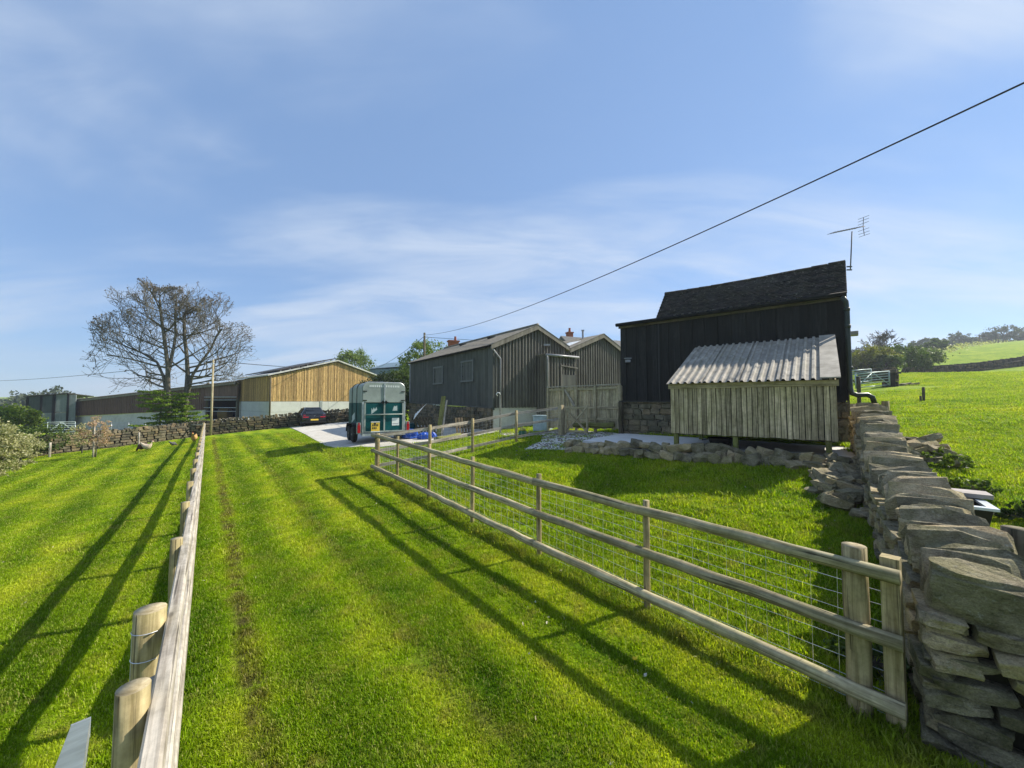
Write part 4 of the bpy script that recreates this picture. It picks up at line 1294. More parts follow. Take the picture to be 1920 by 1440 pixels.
slope_n = Vector((0, 0, 1)) * .92 - SB * .4
# four lapped sheets, each a part, with rows of fixings
nsh = 4
for k in range(nsh):
    a0_, a1_ = -.05 + (SLEN - .17) * k / nsh, -.05 + (SLEN - .17) * (k + 1) / nsh + (.05 if k < nsh - 1 else 0)
    lift = slope_n * (.004 * (k % 2)); drop = rnd.uniform(-.02, .02)
    b_, L_ = lin(sp(a0_, -.16 + drop, ZF - .045) + lift, sp(a1_, -.16 + drop, ZF - .045) + lift); t_, _ = lin(sp(a0_, SDEP + .02, ZB) + lift, sp(a1_, SDEP + .02, ZB) + lift)
    mb = MB(); sheet(mb, (b_, L_), t_, slope_n, .166, .042); shp = mb.build('roof_sheet', M['shed_roof'], shed)
    mb = MB()
    for f in (.06, .38, .70, .95):
        for j in range(int(L_ / .166)):
            u = (j + .71) * .166
            p = Vector(b_(u)).lerp(Vector(t_(u)), f) + slope_n * .044
            mb.lathe(p, [(.011, 0), (.011, .004), (.006, .009)], 6, ax=slope_n)
    mb.build('fixings', M['pipe_grey'], shp)
part(lambda m: m.obox(sp(SLEN - .25, -.17, ZF - .015), SD * .32, SB * (SDEP + .18) + Z * (ZB - ZF + .045), Z * .025), 'verge_flashing', M['shed_roof'], shed)
part(lambda m: [m.beam(sp(a, .02, ZF - .09), sp(a, SDEP, ZB - .09), .05, .09) for a in (.05, 1.0, 2.1, SLEN - .08)], 'rafters', M['slat'], shed)

# ---- grey corrugated barns (two gables in one line)
C0 = P(925, 648, 19.0); C1 = P(770, 682, 28.0); GD = Vector((.82, .572, 0))
CZ = C0.z
def gpnt(w, z, out=0.0):
    q = Vector((C0.x, C0.y, 0)) + GD * w + Vector((GD.y, -GD.x, 0)) * out
    return Vector((q.x, q.y, EYE + z))
GN = Vector((GD.y, -GD.x, 0))
gb = thing('corrugated_barn', 'dark corrugated barn with two shuttered openings and a grey gable, behind the horse trailer', 'barn', at_z(C0, GZ(C0.x, C0.y)))
WD = (C1 - C0).to_2d().to_3d(); WL = WD.length; WD.normalize(); WNRM = Vector((WD.y, -WD.x, 0))
if WNRM.x > 0: WNRM = -WNRM
zEl, zR, zEr, zBot = 2.80, 3.98, 3.04, -0.34
GW, GRW = 4.87, 2.68
def gtop(w): return zEl + (zR - zEl) * w / GRW if w < GRW else zR + (zEr - zR) * (w - GRW) / (GW - GRW)
mb = MB(); sheet(mb, ((lambda u: gpnt(u, zBot)), GW), (lambda u: gpnt(u, gtop(u) - .04)), GN, .205, .085); mb.build('gable_sheet', M['grey_corr'], gb)
c0 = at_z(C0, 0); c1 = at_z(C1, 0)
mb = MB(); lo = EYE - .30; loF = EYE - .10
sheet(mb, ((lambda u: at_z(c1.lerp(c0, u / WL), loF + (lo - loF) * u / WL)), WL), (lambda u: at_z(c1.lerp(c0, u / WL), EYE + zEl - .03)), WNRM, .16, .03); mb.build('side_sheet', M['green_corr'], gb)
# stone and block base
st = MB(); core = MB()
core.obox(at_z(c0, EYE - 2.4) - WNRM * .0, WD * WL, -WNRM * .3, Z * 2.08)
core.build('base_core', M['mortar'], gb)
a = 0
for c in range(8):
    a = 0.02
    while a < WL:
        l = rnd.uniform(.2, .5); q = c0 + WD * (a + l / 2) + WNRM * .03
        zt0 = EYE - .34 + (.2) * (a / WL)
        lowstone(st, (q.x, q.y, zt0 - .11 - c * .19), WD, WNRM, Z, (l * .95, .14, .18), .12); a += l
st.build('base_stones', M['far_stone'], gb, kind='stuff')
part(lambda m: m.obox(at_z(c0, lo - .05) - WD * .02 - WNRM * .02, WD * WL + Z * .2, WNRM * .12, Z * .06), 'sill', M['green_corr'], gb)
part(lambda m: m.obox(gpnt(.0, -2.2), GD * 9.6, GN * -.22, Z * (2.2 + zBot + .02)), 'base_wall', M['render'], gb)
part(lambda m: m.obox(gpnt(-.06, zBot - .1, .01), GD * .10, GN * .05, Z * (zEl - zBot + .05)), 'corner_trim', M['green_corr'], gb)
part(lambda m: m.obox(at_z(c0, lo) - WD * .02 + WNRM * .005, WD * .42, WNRM * .045, Z * (zEl + EYE - lo - .05)), 'corner_board', M['green_corr'], gb)
part(lambda m: m.obox(at_z(c1, lo) - WD * .05 + WNRM * .02, WD * .10, WNRM * .03, Z * (zEl + EYE - lo - .1)), 'corner_trim', M['pipe_grey'], gb)
# roofs: run back along the side wall direction
BK = WD * WL
def roofplane(nm, wa, za, wb, zb, length, parent, mat, over=.18, pitch=.15, dep=.035):
    e0, r0 = gpnt(wa, za, over), gpnt(wb, zb, over)
    bk = WD * (length + over)
    mb = MB()
    nn = (r0 - e0).cross(bk).normalized()
    if nn.z < 0: nn = -nn
    bb, L = lin(e0, e0 + bk); tt = lambda u: r0 + bk * (u / L)
    sheet(mb, (bb, L), tt, nn, pitch, dep, 'sin'); return mb.build(nm, mat, parent, True)
dl = (zR - zEl) / GRW; dr = (zR - zEr) / (GW - GRW)
roofplane('roof_sheet', -.22, zEl - .22 * dl + .05, GRW, zR + .05, WL, gb, M['roof_corr'])
roofplane('roof_sheet', GRW, zR + .05, GW + .10, zEr - .1 * dr + .05, WL, gb, M['roof_corr'])
def barge(parent, wa, za, wb, zb, col='roof_corr'):
    a_, b_ = gpnt(wa, za, .19), gpnt(wb, zb, .19)
    m = MB(); m.obox(a_ - Z * .16, b_ - a_, GN * .025, Z * .24); m.build('barge_board', M[col], parent)
    m = MB(); m.obox(a_ + Z * .085 - GN * .26, b_ - a_, GN * .30, Z * .02); m.build('verge_cap', M[col], parent)
barge(gb, -.24, zEl - .24 * dl, GRW, zR); barge(gb, GRW + .004, zR, GW + .1, zEr - .1 * dr)
part(lambda m: m.tube([gpnt(GRW, zR + .09, .2), gpnt(GRW, zR + .09, .2) + WD * (WL + .2)], .09, 8), 'ridge_cap', M['roof_corr'], gb, smooth=True)
for f in (.30, .62): 
    part(lambda m: m.box(gpnt(GRW * .75, zEl + (zR - zEl) * .75 + .10, 0) + WD * WL * f, .5, .35, .10), 'roof_vent', M['dark_roof'], gb)
part(lambda m: m.tube([at_z(c0, EYE + zEl - .05) + WNRM * .16 - WD * .1, at_z(c1, EYE + zEl - .05) + WNRM * .16], .055, 8), 'gutter', M['pipe'], gb, smooth=True)
part(lambda m: m.tube([gpnt(-.2, zEl - .12, .12), gpnt(.02, zEl - .38, .14), gpnt(.34, zEl - .68, .12), gpnt(.36, zEl - .9, .10), gpnt(.36, zBot - .1, .10)], .042, 8), 'downpipe', M['pipe_grey'], gb, smooth=True)
# shuttered openings in the side wall
for (x0, x1, yt, yb) in ((816, 831, 690, 718), (868, 888, 679, 713)):
    def side_at(px):
        k = (px - 960) / FPX
        s = (k * c0.y - c0.x) / (WD.x - k * WD.y)
        return s
    s0, s1 = side_at(x1), side_at(x0); smid = (s0 + s1) / 2; dY = (c0 + WD * smid).y
    z1 = P(x0, yt, dY).z; z0 = P(x0, yb, dY).z
    o = at_z(c0, 0) + WD * s0 + WNRM * .032
    sh = part(lambda m: m.obox(at_z(o, z0), WD * (s1 - s0), WNRM * .02, Z * (z1 - z0)), 'shutter', M['green_corr'], gb)
    fw = .09
    part(lambda m: (m.obox(at_z(o, z0) - WD * fw, WD * fw, WNRM * .06, Z * (z1 - z0)), m.obox(at_z(o, z0) + WD * (s1 - s0), WD * fw, WNRM * .06, Z * (z1 - z0)),
        m.obox(at_z(o, z1) - WD * fw * 1.5, WD * (s1 - s0 + 3 * fw), WNRM * .07, Z * fw), m.obox(at_z(o, z0 - fw) - WD * fw * 1.5, WD * (s1 - s0 + 3 * fw), WNRM * .09, Z * fw)), 'frame', M['shutter_trim'], sh)
    part(lambda m: [m.obox(at_z(o, z0 + (z1 - z0) * f) + WD * (s1 - s0 - .10) + WNRM * .02, WD * .35, WNRM * .02, Z * .06) for f in (.2, .75)], 'hinge', M['black'], sh)
part(lambda m: m.box(gpnt(3.35, 3.05, .12), .35, .18, .10), 'flood_light', M['pipe_grey'], gb)
# second gable
gb2 = thing('corrugated_barn', 'smaller grey corrugated gable next to the black barn, behind the boarded fence', 'barn', at_z(gpnt(5, 0), GZ(gpnt(5, 0).x, gpnt(5, 0).y)))
w0, wr, w1 = 5.22, 7.82, 9.9; z0_, zr_, z1_ = 2.98, 4.02, 3.06
def gtop2(w): return z0_ + (zr_ - z0_) * (w - w0) / (wr - w0) if w < wr else zr_ + (z1_ - zr_) * (w - wr) / (w1 - wr)
mb = MB(); sheet(mb, ((lambda u: gpnt(GW + u, zBot)), w1 - GW), (lambda u: gpnt(GW + u, (gtop2(GW + u) if GW + u > w0 else 2.9) - .04)), GN, .205, .085); mb.build('gable_sheet', M['grey_corr'], gb2)
d2l = (zr_ - z0_) / (wr - w0); d2r = (zr_ - z1_) / (w1 - wr)
_old = GW
roofplane('roof_sheet', w0 - .2, z0_ - .2 * d2l + .05, wr, zr_ + .05, 9.0, gb2, M['roof_corr'])
roofplane('roof_sheet', wr, zr_ + .05, w1 + .2, z1_ - .2 * d2r + .05, 9.0, gb2, M['roof_corr'])
barge(gb2, w0 - .2, z0_ - .2 * d2l, wr, zr_); barge(gb2, wr + .004, zr_, w1 + .2, z1_ - .2 * d2r)
part(lambda m: m.obox(gpnt(w0 + .35, z0_ + .35 * d2l + .10, -.6), GD * 1.1 + Z * 1.1 * d2l, WD * 1.0, Z * .03), 'rooflight', M['white'], gb2)
part(lambda m: (m.tube([gpnt(7.45, zr_ - .1, -1.2), gpnt(7.45, zr_ + .42, -1.2)], .06, 8), m.box(gpnt(7.45, zr_ + .46, -1.2), .16, .16, .06)), 'flue', M['pipe_grey'], gb2)
# porch boxed in front where the two barns meet
po = thing('corrugated_porch', 'flat-topped corrugated porch with a grey gutter standing where the two grey gables meet', 'porch', gpnt(3.3, -1.3, 1))
pw0, pw1, pz, pout = 2.72, 4.85, 2.42, .8
mb = MB(); sheet(mb, ((lambda u: gpnt(pw0 + u, zBot - .9, pout)), pw1 - pw0), (lambda u: gpnt(pw0 + u, pz, pout)), GN, .205, .085); mb.build('front_sheet', M['grey_corr'], po)
mb = MB(); sheet(mb, ((lambda u: gpnt(pw0, zBot - .9, u)), pout), (lambda u: gpnt(pw0, pz, u)), -GD, .205, .03); mb.build('side_sheet', M['grey_corr'], po)
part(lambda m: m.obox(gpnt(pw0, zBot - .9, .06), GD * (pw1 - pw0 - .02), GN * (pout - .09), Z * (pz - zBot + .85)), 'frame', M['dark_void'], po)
part(lambda m: m.obox(gpnt(pw0 - .06, pz, -.02), GD * (pw1 - pw0 + .12), GN * (pout + .12), Z * .05), 'roof', M['roof_corr'], po)
part(lambda m: m.tube([gpnt(pw0 - .1, pz - .03, pout + .14), gpnt(pw1 + .1, pz - .02, pout + .14)], .06, 8), 'gutter', M['pipe_grey'], po, smooth=True)
part(lambda m: m.tube([gpnt(pw0 - .04, pz - .05, pout + .14), gpnt(pw0 + .03, pz - .3, pout + .1), gpnt(pw0 + .03, -.5, pout + .1)], .05, 8), 'downpipe', M['pipe_grey'], po, smooth=True)
dr_ = part(lambda m: m.obox(gpnt(3.75, zBot - .6, pout + .05), GD * 1.0, GN * .05, Z * 2.35), 'door', M['green_corr'], po)
part(lambda m: (m.obox(gpnt(3.65, zBot - .6, pout + .05), GD * .1, GN * .07, Z * 2.85), m.obox(gpnt(3.65, zBot + 2.2, pout + .06), GD * 1.25 + Z * -.1, GN * .07, Z * .07)), 'door_frame', M['grey_corr'], dr_)

# ---- farmhouse roof and chimney behind
hb = P(1068, 640, 44)
fh = thing('farmhouse', 'farmhouse behind the grey barns showing only its roof and red brick chimney', 'house', at_z(hb, GZ(hb.x, hb.y)))
hx = Vector((.9, .42, 0)); hy = Vector((-.42, .9, 0))
ho = at_z(hb, 0) - hy * 3
zr0 = P(1075, 631, 44).z
part(lambda m: wallbox(m, [ho - hx * 1, ho + hx * 9, ho + hx * 9 + hy * 6, ho - hx * 1 + hy * 6], EYE - 2, zr0 - 2.1), 'wall', M['brick'], fh)
def hroof(m):
    e0, e1 = at_z(ho - hx * 1.2 - hy * .3, zr0 - 2.3), at_z(ho + hx * 9.2 - hy * .3, zr0 - 2.3)
    r0, r1 = at_z(ho - hx * 1.2 + hy * 3, zr0), at_z(ho + hx * 9.2 + hy * 3, zr0)
    f0, f1 = at_z(ho - hx * 1.2 + hy * 6.3, zr0 - 2.3), at_z(ho + hx * 9.2 + hy * 6.3, zr0 - 2.3)
    m.poly([e0, e1, r1, r0]); m.poly([r0, r1, f1, f0]); m.poly([e0, r0, f0]); m.poly([e1, f1, r1])
rf = part(hroof, 'roof', M['slate'], fh)
def chim(m):
    c = P(1068, 640, 45); zt = P(1068, 625, 45).z
    m.box((c.x, c.y, (zt + c.z - 3) / 2), .62, .62, zt - c.z + 3, .4); m.box((c.x, c.y, zt + .06), .74, .74, .14, .4)
ch = part(chim, 'chimney', M['brick'], rf)
cp_ = P(1068, 624, 45); part(lambda m: m.lathe(cp_, [(.17, 0), (.14, .2), (.12, .5), (.15, .55)], 10), 'chimney_pot', M['brick'], ch, smooth=True)
q = P(850, 644, 40); fh2 = tag(part(lambda m: (m.box((q.x, q.y, q.z - 3), 1.0, .7, 6.3, .4), m.box((q.x, q.y, q.z + .22), 1.2, .85, .14, .4), m.lathe((q.x + .2, q.y, q.z + .28), [(.13, 0), (.11, .45)], 8)), 'chimney_stack', M['brick'], None), 'low brown chimney top just showing over the dark corrugated barn roof', 'chimney')

# ---- new timber barn
TC = P(508, 703, 45.0); t0 = at_z(TC, 0)
def tp(w, z, out=0.0):
    q = t0 + D2 * w + Vector((D2.y, -D2.x, 0)) * out
    return Vector((q.x, q.y, EYE + z))
TN = Vector((D2.y, -D2.x, 0)); TSN = -D2
tb = thing('timber_barn', 'large barn clad in golden upright boards above pale concrete panels', 'barn', at_z(TC, GZ(TC.x, TC.y)))
TW, TRW = 13.3, 7.7; te0, ter, te1 = 3.06, 5.28, 3.62; TBZ = -.03; TLEN = 13.7
def ttop(w): return te0 + (ter - te0) * w / TRW if w < TRW else ter + (te1 - ter) * (w - TRW) / (TW - TRW)
mb = MB(); w = 0.0
while w < TW - .02:
    bw = .15; k = int(w / .15)
    o = .02 if k % 2 else .055
    ww = bw * (1.0 if k % 2 else .72)
    a_, b2 = tp(w, TBZ, o), tp(min(w + ww, TW), TBZ, o)
    ru = rnd.random() * 9
    za, zb_ = ttop(w) - .12, ttop(min(w + ww, TW)) - .12
    i0 = len(mb.v)
    mb.v += [tuple(a_), tuple(b2), tuple(at_z(b2, EYE + zb_)), tuple(at_z(a_, EYE + za)), tuple(a_ - TN * .03), tuple(b2 - TN * .03), tuple(at_z(b2, EYE + zb_) - TN * .03), tuple(at_z(a_, EYE + za) - TN * .03)]
    mb.face((i0, i0 + 1, i0 + 2, i0 + 3), [(ru, 0), (ru + .15, 0), (ru + .15, zb_), (ru, za)]); mb.face((i0 + 1, i0 + 5, i0 + 6, i0 + 2), [(ru, 0), (ru, 0), (ru, zb_), (ru, zb_)]); mb.face((i0 + 4, i0, i0 + 3, i0 + 7))
    w += bw
mb.build('gable_boards', M['tan'], tb, kind='stuff')
mb = MB(); w = 0.0
while w < TLEN - .02:
    k = int(w / .15); o = .02 if k % 2 else .055
    a_ = t0 + D1 * w - D2 * o; b2 = a_ + D1 * (.15 if k % 2 else .11); ru = rnd.random() * 9
    i0 = len(mb.v)
    for pq in (a_, b2): mb.v += [(pq.x, pq.y, EYE + TBZ), (pq.x, pq.y, EYE + te0 - .1), (pq.x + D2.x * .03, pq.y + D2.y * .03, EYE + TBZ), (pq.x + D2.x * .03, pq.y + D2.y * .03, EYE + te0 - .1)]
    mb.face((i0 + 4, i0, i0 + 1, i0 + 5), [(ru + .15, 0), (ru, 0), (ru, 3), (ru + .15, 3)]); mb.face((i0, i0 + 2, i0 + 3, i0 + 1)); mb.face((i0 + 4, i0 + 5, i0 + 7, i0 + 6))
    w += .15
mb.build('side_boards', M['tan'], tb, kind='stuff')
mb = MB(); bk = D1 * TLEN
pr = [(0.03, -3), (.03, te0 - .15), (TRW, ter - .15), (TW - .03, te1 - .15), (TW - .03, -3)]
i0 = 0
mb.v = [tuple(tp(w, z, -.02)) for w, z in pr] + [tuple(tp(w, z, -.02) + bk - D1 * .05) for w, z in pr]
mb.face((0, 1, 2, 3, 4)); mb.face((9, 8, 7, 6, 5))
for k in range(5): mb.face((k, k + 5, (k + 1) % 5 + 5, (k + 1) % 5))
mb.build('frame', M['old_wood'], tb)
for k in range(4):
    for r in range(2):
        wa, wb_ = TW * k / 4 + .01, TW * (k + 1) / 4 - .01
        part(lambda m: m.obox(tp(wa, TBZ - .02 - 1.25 * (r + 1) + .012, .0), D2 * (wb_ - wa), TN * .07, Z * 1.23), 'concrete_panel', M['panel'], tb)
        part(lambda m: m.obox(at_z(t0 + D1 * (TLEN * k / 4 + .01) + D2 * .0, EYE + TBZ - .02 - 1.25 * (r + 1) + .012), D1 * (TLEN / 4 - .02), -D2 * .07, Z * 1.23), 'concrete_panel', M['panel'], tb)
part(lambda m: m.obox(tp(TRW - 2.1, -2.6, .07), D2 * .3, TN * .05, Z * 2.62), 'stanchion', M['galv'], tb)
part(lambda m: m.tube([tp(-.06, te0 - .2, .15), tp(-.06, -2.4, .15)], .09, 8), 'downpipe', M['old_wood'], tb, smooth=True)
def tslab(m, wa, za, wb_, zb_, oa, ob, th):
    a_, b2 = tp(wa, za, oa), tp(wb_, zb_, oa)
    m.obox(a_, b2 - a_, D1 * (TLEN + oa + ob), Z * th)
part(lambda m: tslab(m, -.4, te0 - .4 * .288 + .0, TRW, ter, .35, .2, .16), 'roof_sheet', M['pale_roof'], tb)
part(lambda m: tslab(m, TRW + .004, ter, TW + .4, te1 - .12, .35, .2, .16), 'roof_sheet', M['pale_roof'], tb)
part(lambda m: tslab(m, .9, te0 + .9 * .288 + .32, TRW + .15, ter + .36, -.6, .0, .12), 'outer_dark_roof', M['dark_roof'], tb)  # dark outer roof sheet raised above the left slope
part(lambda m: [m.beam(tp(.9 + (TRW - .9) * f, te0 + (ter - te0) * (.9 + (TRW - .9) * f) / TRW + .17, -.7), tp(.9 + (TRW - .9) * f, te0 + (ter - te0) * (.9 + (TRW - .9) * f) / TRW + .36, -.7), .1, .1, up=(0, 1, 0)) for f in (.05, .2, .35, .5, .65, .8, .95)], 'outer_roof_struts', M['galv'], tb)

# ---- brown cattle shed to the left of it
K0 = P(134, 750, 62); K1 = P(386, 722, 53.5); K2 = P(446, 714, 52.0)
k0, k1, k2 = at_z(K0, 0), at_z(K1, 0), at_z(K2, 0)
cs = thing('cattle_shed', 'long brown corrugated cattle shed with an open bay, behind the bare ash tree', 'shed', at_z(K0, GZ(K0.x, K0.y)))
kd = (k1 - k0); kl = kd.length; kd.normalize(); kn = Vector((kd.y, -kd.x, 0))
if kn.y > 0: kn = -kn
zb0, zb1 = P(134, 781, 62).z, P(386, 768, 53.5).z
mb = MB(); sheet(mb, ((lambda u: at_z(k0.lerp(k1, u / kl), zb0 + (zb1 - zb0) * u / kl)), kl), (lambda u: at_z(k0.lerp(k1, u / kl), K0.z + (K1.z - K0.z) * u / kl)), kn, .42, .09); mb.build('wall_sheet', M['brown_corr'], cs)
part(lambda m: m.obox(at_z(k0, zb0 - 4.5) - kn * .1, (k1 - k0) + Z * (zb1 - zb0), -kn * .2, Z * 4.48), 'base_wall', M['render'], cs)
bkv = -kn * 12
mb = MB()
e0, e1 = at_z(k0 + kn * .5 - kd * .3, K0.z - .1), at_z(k2 + kn * .5, K2.z - .1)
rz0, rz1 = P(130, 737, 75).z - .3, P(446, 709, 63).z
bb, L = lin(e0, e1); r0_ = at_z(k0 + bkv - kd * .3, rz0); r1_ = at_z(k2 + bkv, rz1)
sheet(mb, (bb, L), (lambda u: r0_.lerp(r1_, u / L)), Z, .35, .07, 'sin'); mb.build('roof_sheet', M['roof_corr'], cs, True)
part(lambda m: m.obox(e0 - Z * .35 - kn * .1, e1 - e0, -kn * .06, Z * .30), 'fascia', M['roof_corr'], cs)
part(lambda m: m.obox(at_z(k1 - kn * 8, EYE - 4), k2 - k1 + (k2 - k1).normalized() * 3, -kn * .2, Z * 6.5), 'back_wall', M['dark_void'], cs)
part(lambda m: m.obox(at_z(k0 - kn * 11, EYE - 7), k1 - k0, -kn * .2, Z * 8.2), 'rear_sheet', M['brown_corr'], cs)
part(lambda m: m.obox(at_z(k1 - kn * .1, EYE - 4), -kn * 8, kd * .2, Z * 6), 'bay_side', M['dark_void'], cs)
part(lambda m: m.obox(at_z(k1, K1.z - 1.9), (k2 - k1), -kn * .15, Z * 1.75), 'bay_header', M['brown_corr'], cs)
for f in (.02, .98): part(lambda m: m.box(at_z(k1.lerp(k2, f), EYE - .6) - kn * .2, .25, .25, 6.4), 'stanchion', M['old_wood'], cs)
for zz in (.55, .15, -.9, -1.4): part(lambda m: m.tube([at_z(k1, EYE + zz) + kn * .15, at_z(k2, EYE + zz) + kn * .15], .05, 6), 'bay_rail', M['galv'], cs, smooth=True)
for i, (px, py, sc) in enumerate(((402, 778, 1.0), (420, 776, 1.0))):
    q = P(px, py, 55.5); mb = MB(); mb.lathe(Vector((q.x - .6, q.y, q.z)), [(.05, -.02), (.78, 0), (.85, .1), (.85, 1.2), (.78, 1.3), (.05, 1.32)], 20, ax=Vector((1, .2, 0)))
    tag(mb.build('hay_bale', M['hay'], None, True), ('round hay bale at the left inside the open bay of the cattle shed', 'round hay bale at the right inside the open bay, nearer the golden barn')[i], 'hay bale', 'hay bales in the bay')
# windbreak shed at the far left
H0, H1 = P(51, 744, 58), P(128, 738, 60); h0, h1 = at_z(H0, 0), at_z(H1, 0)
ws = thing('windbreak_shed', 'dark green sheeted shed end with blue posts at the far left', 'shed', at_z(H0, GZ(H0.x, H0.y)))
hd = (h1 - h0); hl = hd.length; hd.normalize(); hn = Vector((hd.y, -hd.x, 0))
zlo = EYE - 5
for i, (f0, f1, mt) in enumerate(((.0, .32, 'net_clad'), (.34, .62, 'net_clad'), (.66, .98, 'net_pale'))):
    part(lambda m: m.obox(at_z(h0 + hd * hl * f0, EYE - 1.7), hd * hl * (f1 - f0), -hn * .1, Z * (H0.z + (H1.z - H0.z) * f1 - EYE + 1.6)), 'cladding_panel', M[mt], ws)
    part(lambda m: m.obox(at_z(h0 + hd * hl * f0, zlo), hd * hl * (f1 - f0), -hn * .12, Z * (EYE - 1.8 - zlo)), 'lower_panel', M['net_pale'] if i else M['net_clad'], ws)
for f in (-.01, .32, .62, .645, .98): part(lambda m: m.obox(at_z(h0 + hd * hl * f, zlo) + hn * .1, hd * .22, -hn * .2, Z * (H0.z + (H1.z - H0.z) * f - zlo)), 'post', M['pipe'], ws)
part(lambda m: m.obox(at_z(h1 + hd * .12, zlo), hd * .75, -hn * .2, Z * (H1.z - zlo - .2)), 'corner_panel', M['net_pale'], ws)
part(lambda m: m.obox(at_z(h0, H0.z) + hn * .3 - hd * .3, (h1 - h0) + Z * (H1.z - H0.z) + hd * .4, -hn * 8 - Z * .4, Z * .12), 'roof', M['dark_roof'], ws)
part(lambda m: m.obox(at_z(h0, zlo) - hn * .2, hd * .1, -hn * 7, Z * (H0.z - zlo)), 'side_panel', M['net_clad'], ws)
# blue barn far behind
q0 = P(694, 692, 78); q1 = P(764, 688, 78)
bbn = thing('blue_barn', 'blue grey corrugated barn showing above the dark bushes beyond the trailer', 'barn', at_z(q0, GZ(q0.x, q0.y)))
part(lambda m: wallbox(m, [(q0.x, q0.y), (q1.x + 6, q1.y - 3), (q1.x + 8, q1.y + 8), (q0.x + 2, q0.y + 11)], EYE - 3, q0.z), 'wall', M['blue_corr'], bbn)
def broof(m):
    r0, r1 = at_z(Vector((q0.x + 2.0, q0.y + 4, 0)), P(714, 681, 82).z), at_z(Vector((q1.x + 8, q1.y + 1, 0)), P(770, 674, 82).z)
    f0, f1 = Vector((q0.x - .3, q0.y - .3, q0.z + .02)), Vector((q1.x + 6.3, q1.y - 3.3, q1.z + .3))
    g0, g1 = Vector((q0.x + 2, q0.y + 11.3, q0.z)), Vector((q1.x + 8.3, q1.y + 8, q1.z))
    m.poly([f0, f1, r1, r0]); m.poly([r0, r1, g1, g0]); m.poly([f0, r0, g0])
part(broof, 'roof', M['blue_corr'], bbn)

# ---- boarded fence and small gate beside the black barn
PA = P(1029, 765, 16.4); PB = bp(-.03, -.02)
pa3, pb3 = at_z(PA, 0), at_z(PB, 0)
pf = thing('boarded_fence', 'tall boarded fence of weathered panels with a plank door, joining the black barn', 'fence', G(pa3))
pdv = (pb3 - pa3); pL = pdv.length; pdv.normalize(); pn = Vector((pdv.y, -pdv.x, 0))
ztl = P(1029, 727, 16.4).z; ztr = P(1160, 722, 14.2).z
def ft(f): return ztl + (ztr - ztl) * f
cuts = [0, .245, .43, .69, 1.0]
for i in range(4):
    f0, f1 = cuts[i], cuts[i + 1]
    mb = MB(); a_ = f0 * pL + .03
    while a_ < f1 * pL - .03:
        q = pa3 + pdv * a_; zg = GZ(q.x, q.y)
        mb.obox(at_z(q, zg + .14 + rnd.uniform(-.02, .03)), pdv * .13, pn * -.018, Z * (ft(a_ / pL) - zg - .18)); a_ += .137
    mb.build('board_panel', M['board_fence'], pf, kind='stuff')
    for zz in (-.06, -.78, -1.22):
        if i == 3 and zz == -1.22: pass
        q = pa3 + pdv * (f0 * pL + .03)
        part(lambda m: m.obox(at_z(q, ft(f0) + zz - .09), pdv * ((f1 - f0) * pL - .06) + Z * (ft(f1) - ft(f0)), pn * .045, Z * .085), 'rail', M['board_fence'], pf)
for f in cuts:
    q = pa3 + pdv * (f * pL - .05); zg = GZ(q.x, q.y)
    part(lambda m: m.obox(at_z(q, zg - .2), pdv * .10, pn * .085, Z * (ft(f) - zg + .2 - .01)), 'post', M['board_fence'], pf)
part(lambda m: m.obox(at_z(pa3, ft(0)) - pn * .06 - pdv * .05, pdv * (pL + .06) + Z * (ft(1) - ft(0)), pn * .12, Z * .04), 'capping', M['lane_rail'], pf)
q = pa3 + pdv * (.26 * pL); q2 = pa3 + pdv * (.41 * pL)
part(lambda m: m.beam(at_z(q, ft(.3) - .12) + pn * .05, at_z(q2, ft(.4) - .78) + pn * .05, .035, .10), 'brace', M['lane_rail'], pf)
# log rail at the foot
q = pa3 + pdv * (.46 * pL) + pn * .35; q2 = pa3 + pdv * (.97 * pL) + pn * .30
mb = MB(); rough_tube(mb, G(q, .32), G(q2, .34), .10, 10, 5, .02); tag(mb.build('log_rail', M['moss_wood'], None, True), 'thick mossy log lying along the foot of the boarded fence', 'log')
g0, g1 = Vector((2.02, 14.55, 0)), Vector((2.78, 14.05, 0))
gg = thing('garden_gate', 'low wooden gate with crossed braces standing in front of the boarded fence', 'gate', G(g0))
gd = (g1 - g0); gl = gd.length; gd.normalize(); gnn = Vector((gd.y, -gd.x, 0))
part(lambda m: (m.obox(G(g0, .08), gd * .07, gnn * .04, Z * 1.0), m.obox(G(g1, .08) - gd * .07, gd * .07, gnn * .04, Z * 1.0)), 'stile', M['board_fence'], gg)
for zz in (.12, .55, .98): part(lambda m: m.obox(G(g0, zz) + gd * .07, gd * (gl - .14), gnn * .035, Z * .08), 'rail', M['board_fence'], gg)
part(lambda m: (m.beam(G(g0, .16) + gd * .06 + gnn * .06, G(g1, 1.0) - gd * .06 + gnn * .06, .03, .07), m.beam(G(g0, 1.0) + gd * .06 + gnn * .085, G(g1, .16) - gd * .06 + gnn * .085, .02, .07)), 'cross_brace', M['board_fence'], gg)
for i, (gx_, gy_, hh, lab) in enumerate(((1.98, 14.75, 1.12, 'stout hanging post of the low garden gate'), (3.88, 13.75, 1.15, 'dark old gate post hard against the stone plinth of the black barn'))):
    mb = MB(); rough_tube(mb, G((gx_, gy_), -.2), G((gx_, gy_), hh), .085, 10, 4, .01, capm=1)
    tag(mb.build('gate_post', [M['board_fence'] if i == 0 else M['old_wood'], M['endgrain']], None, True), lab, 'post', 'gate posts')

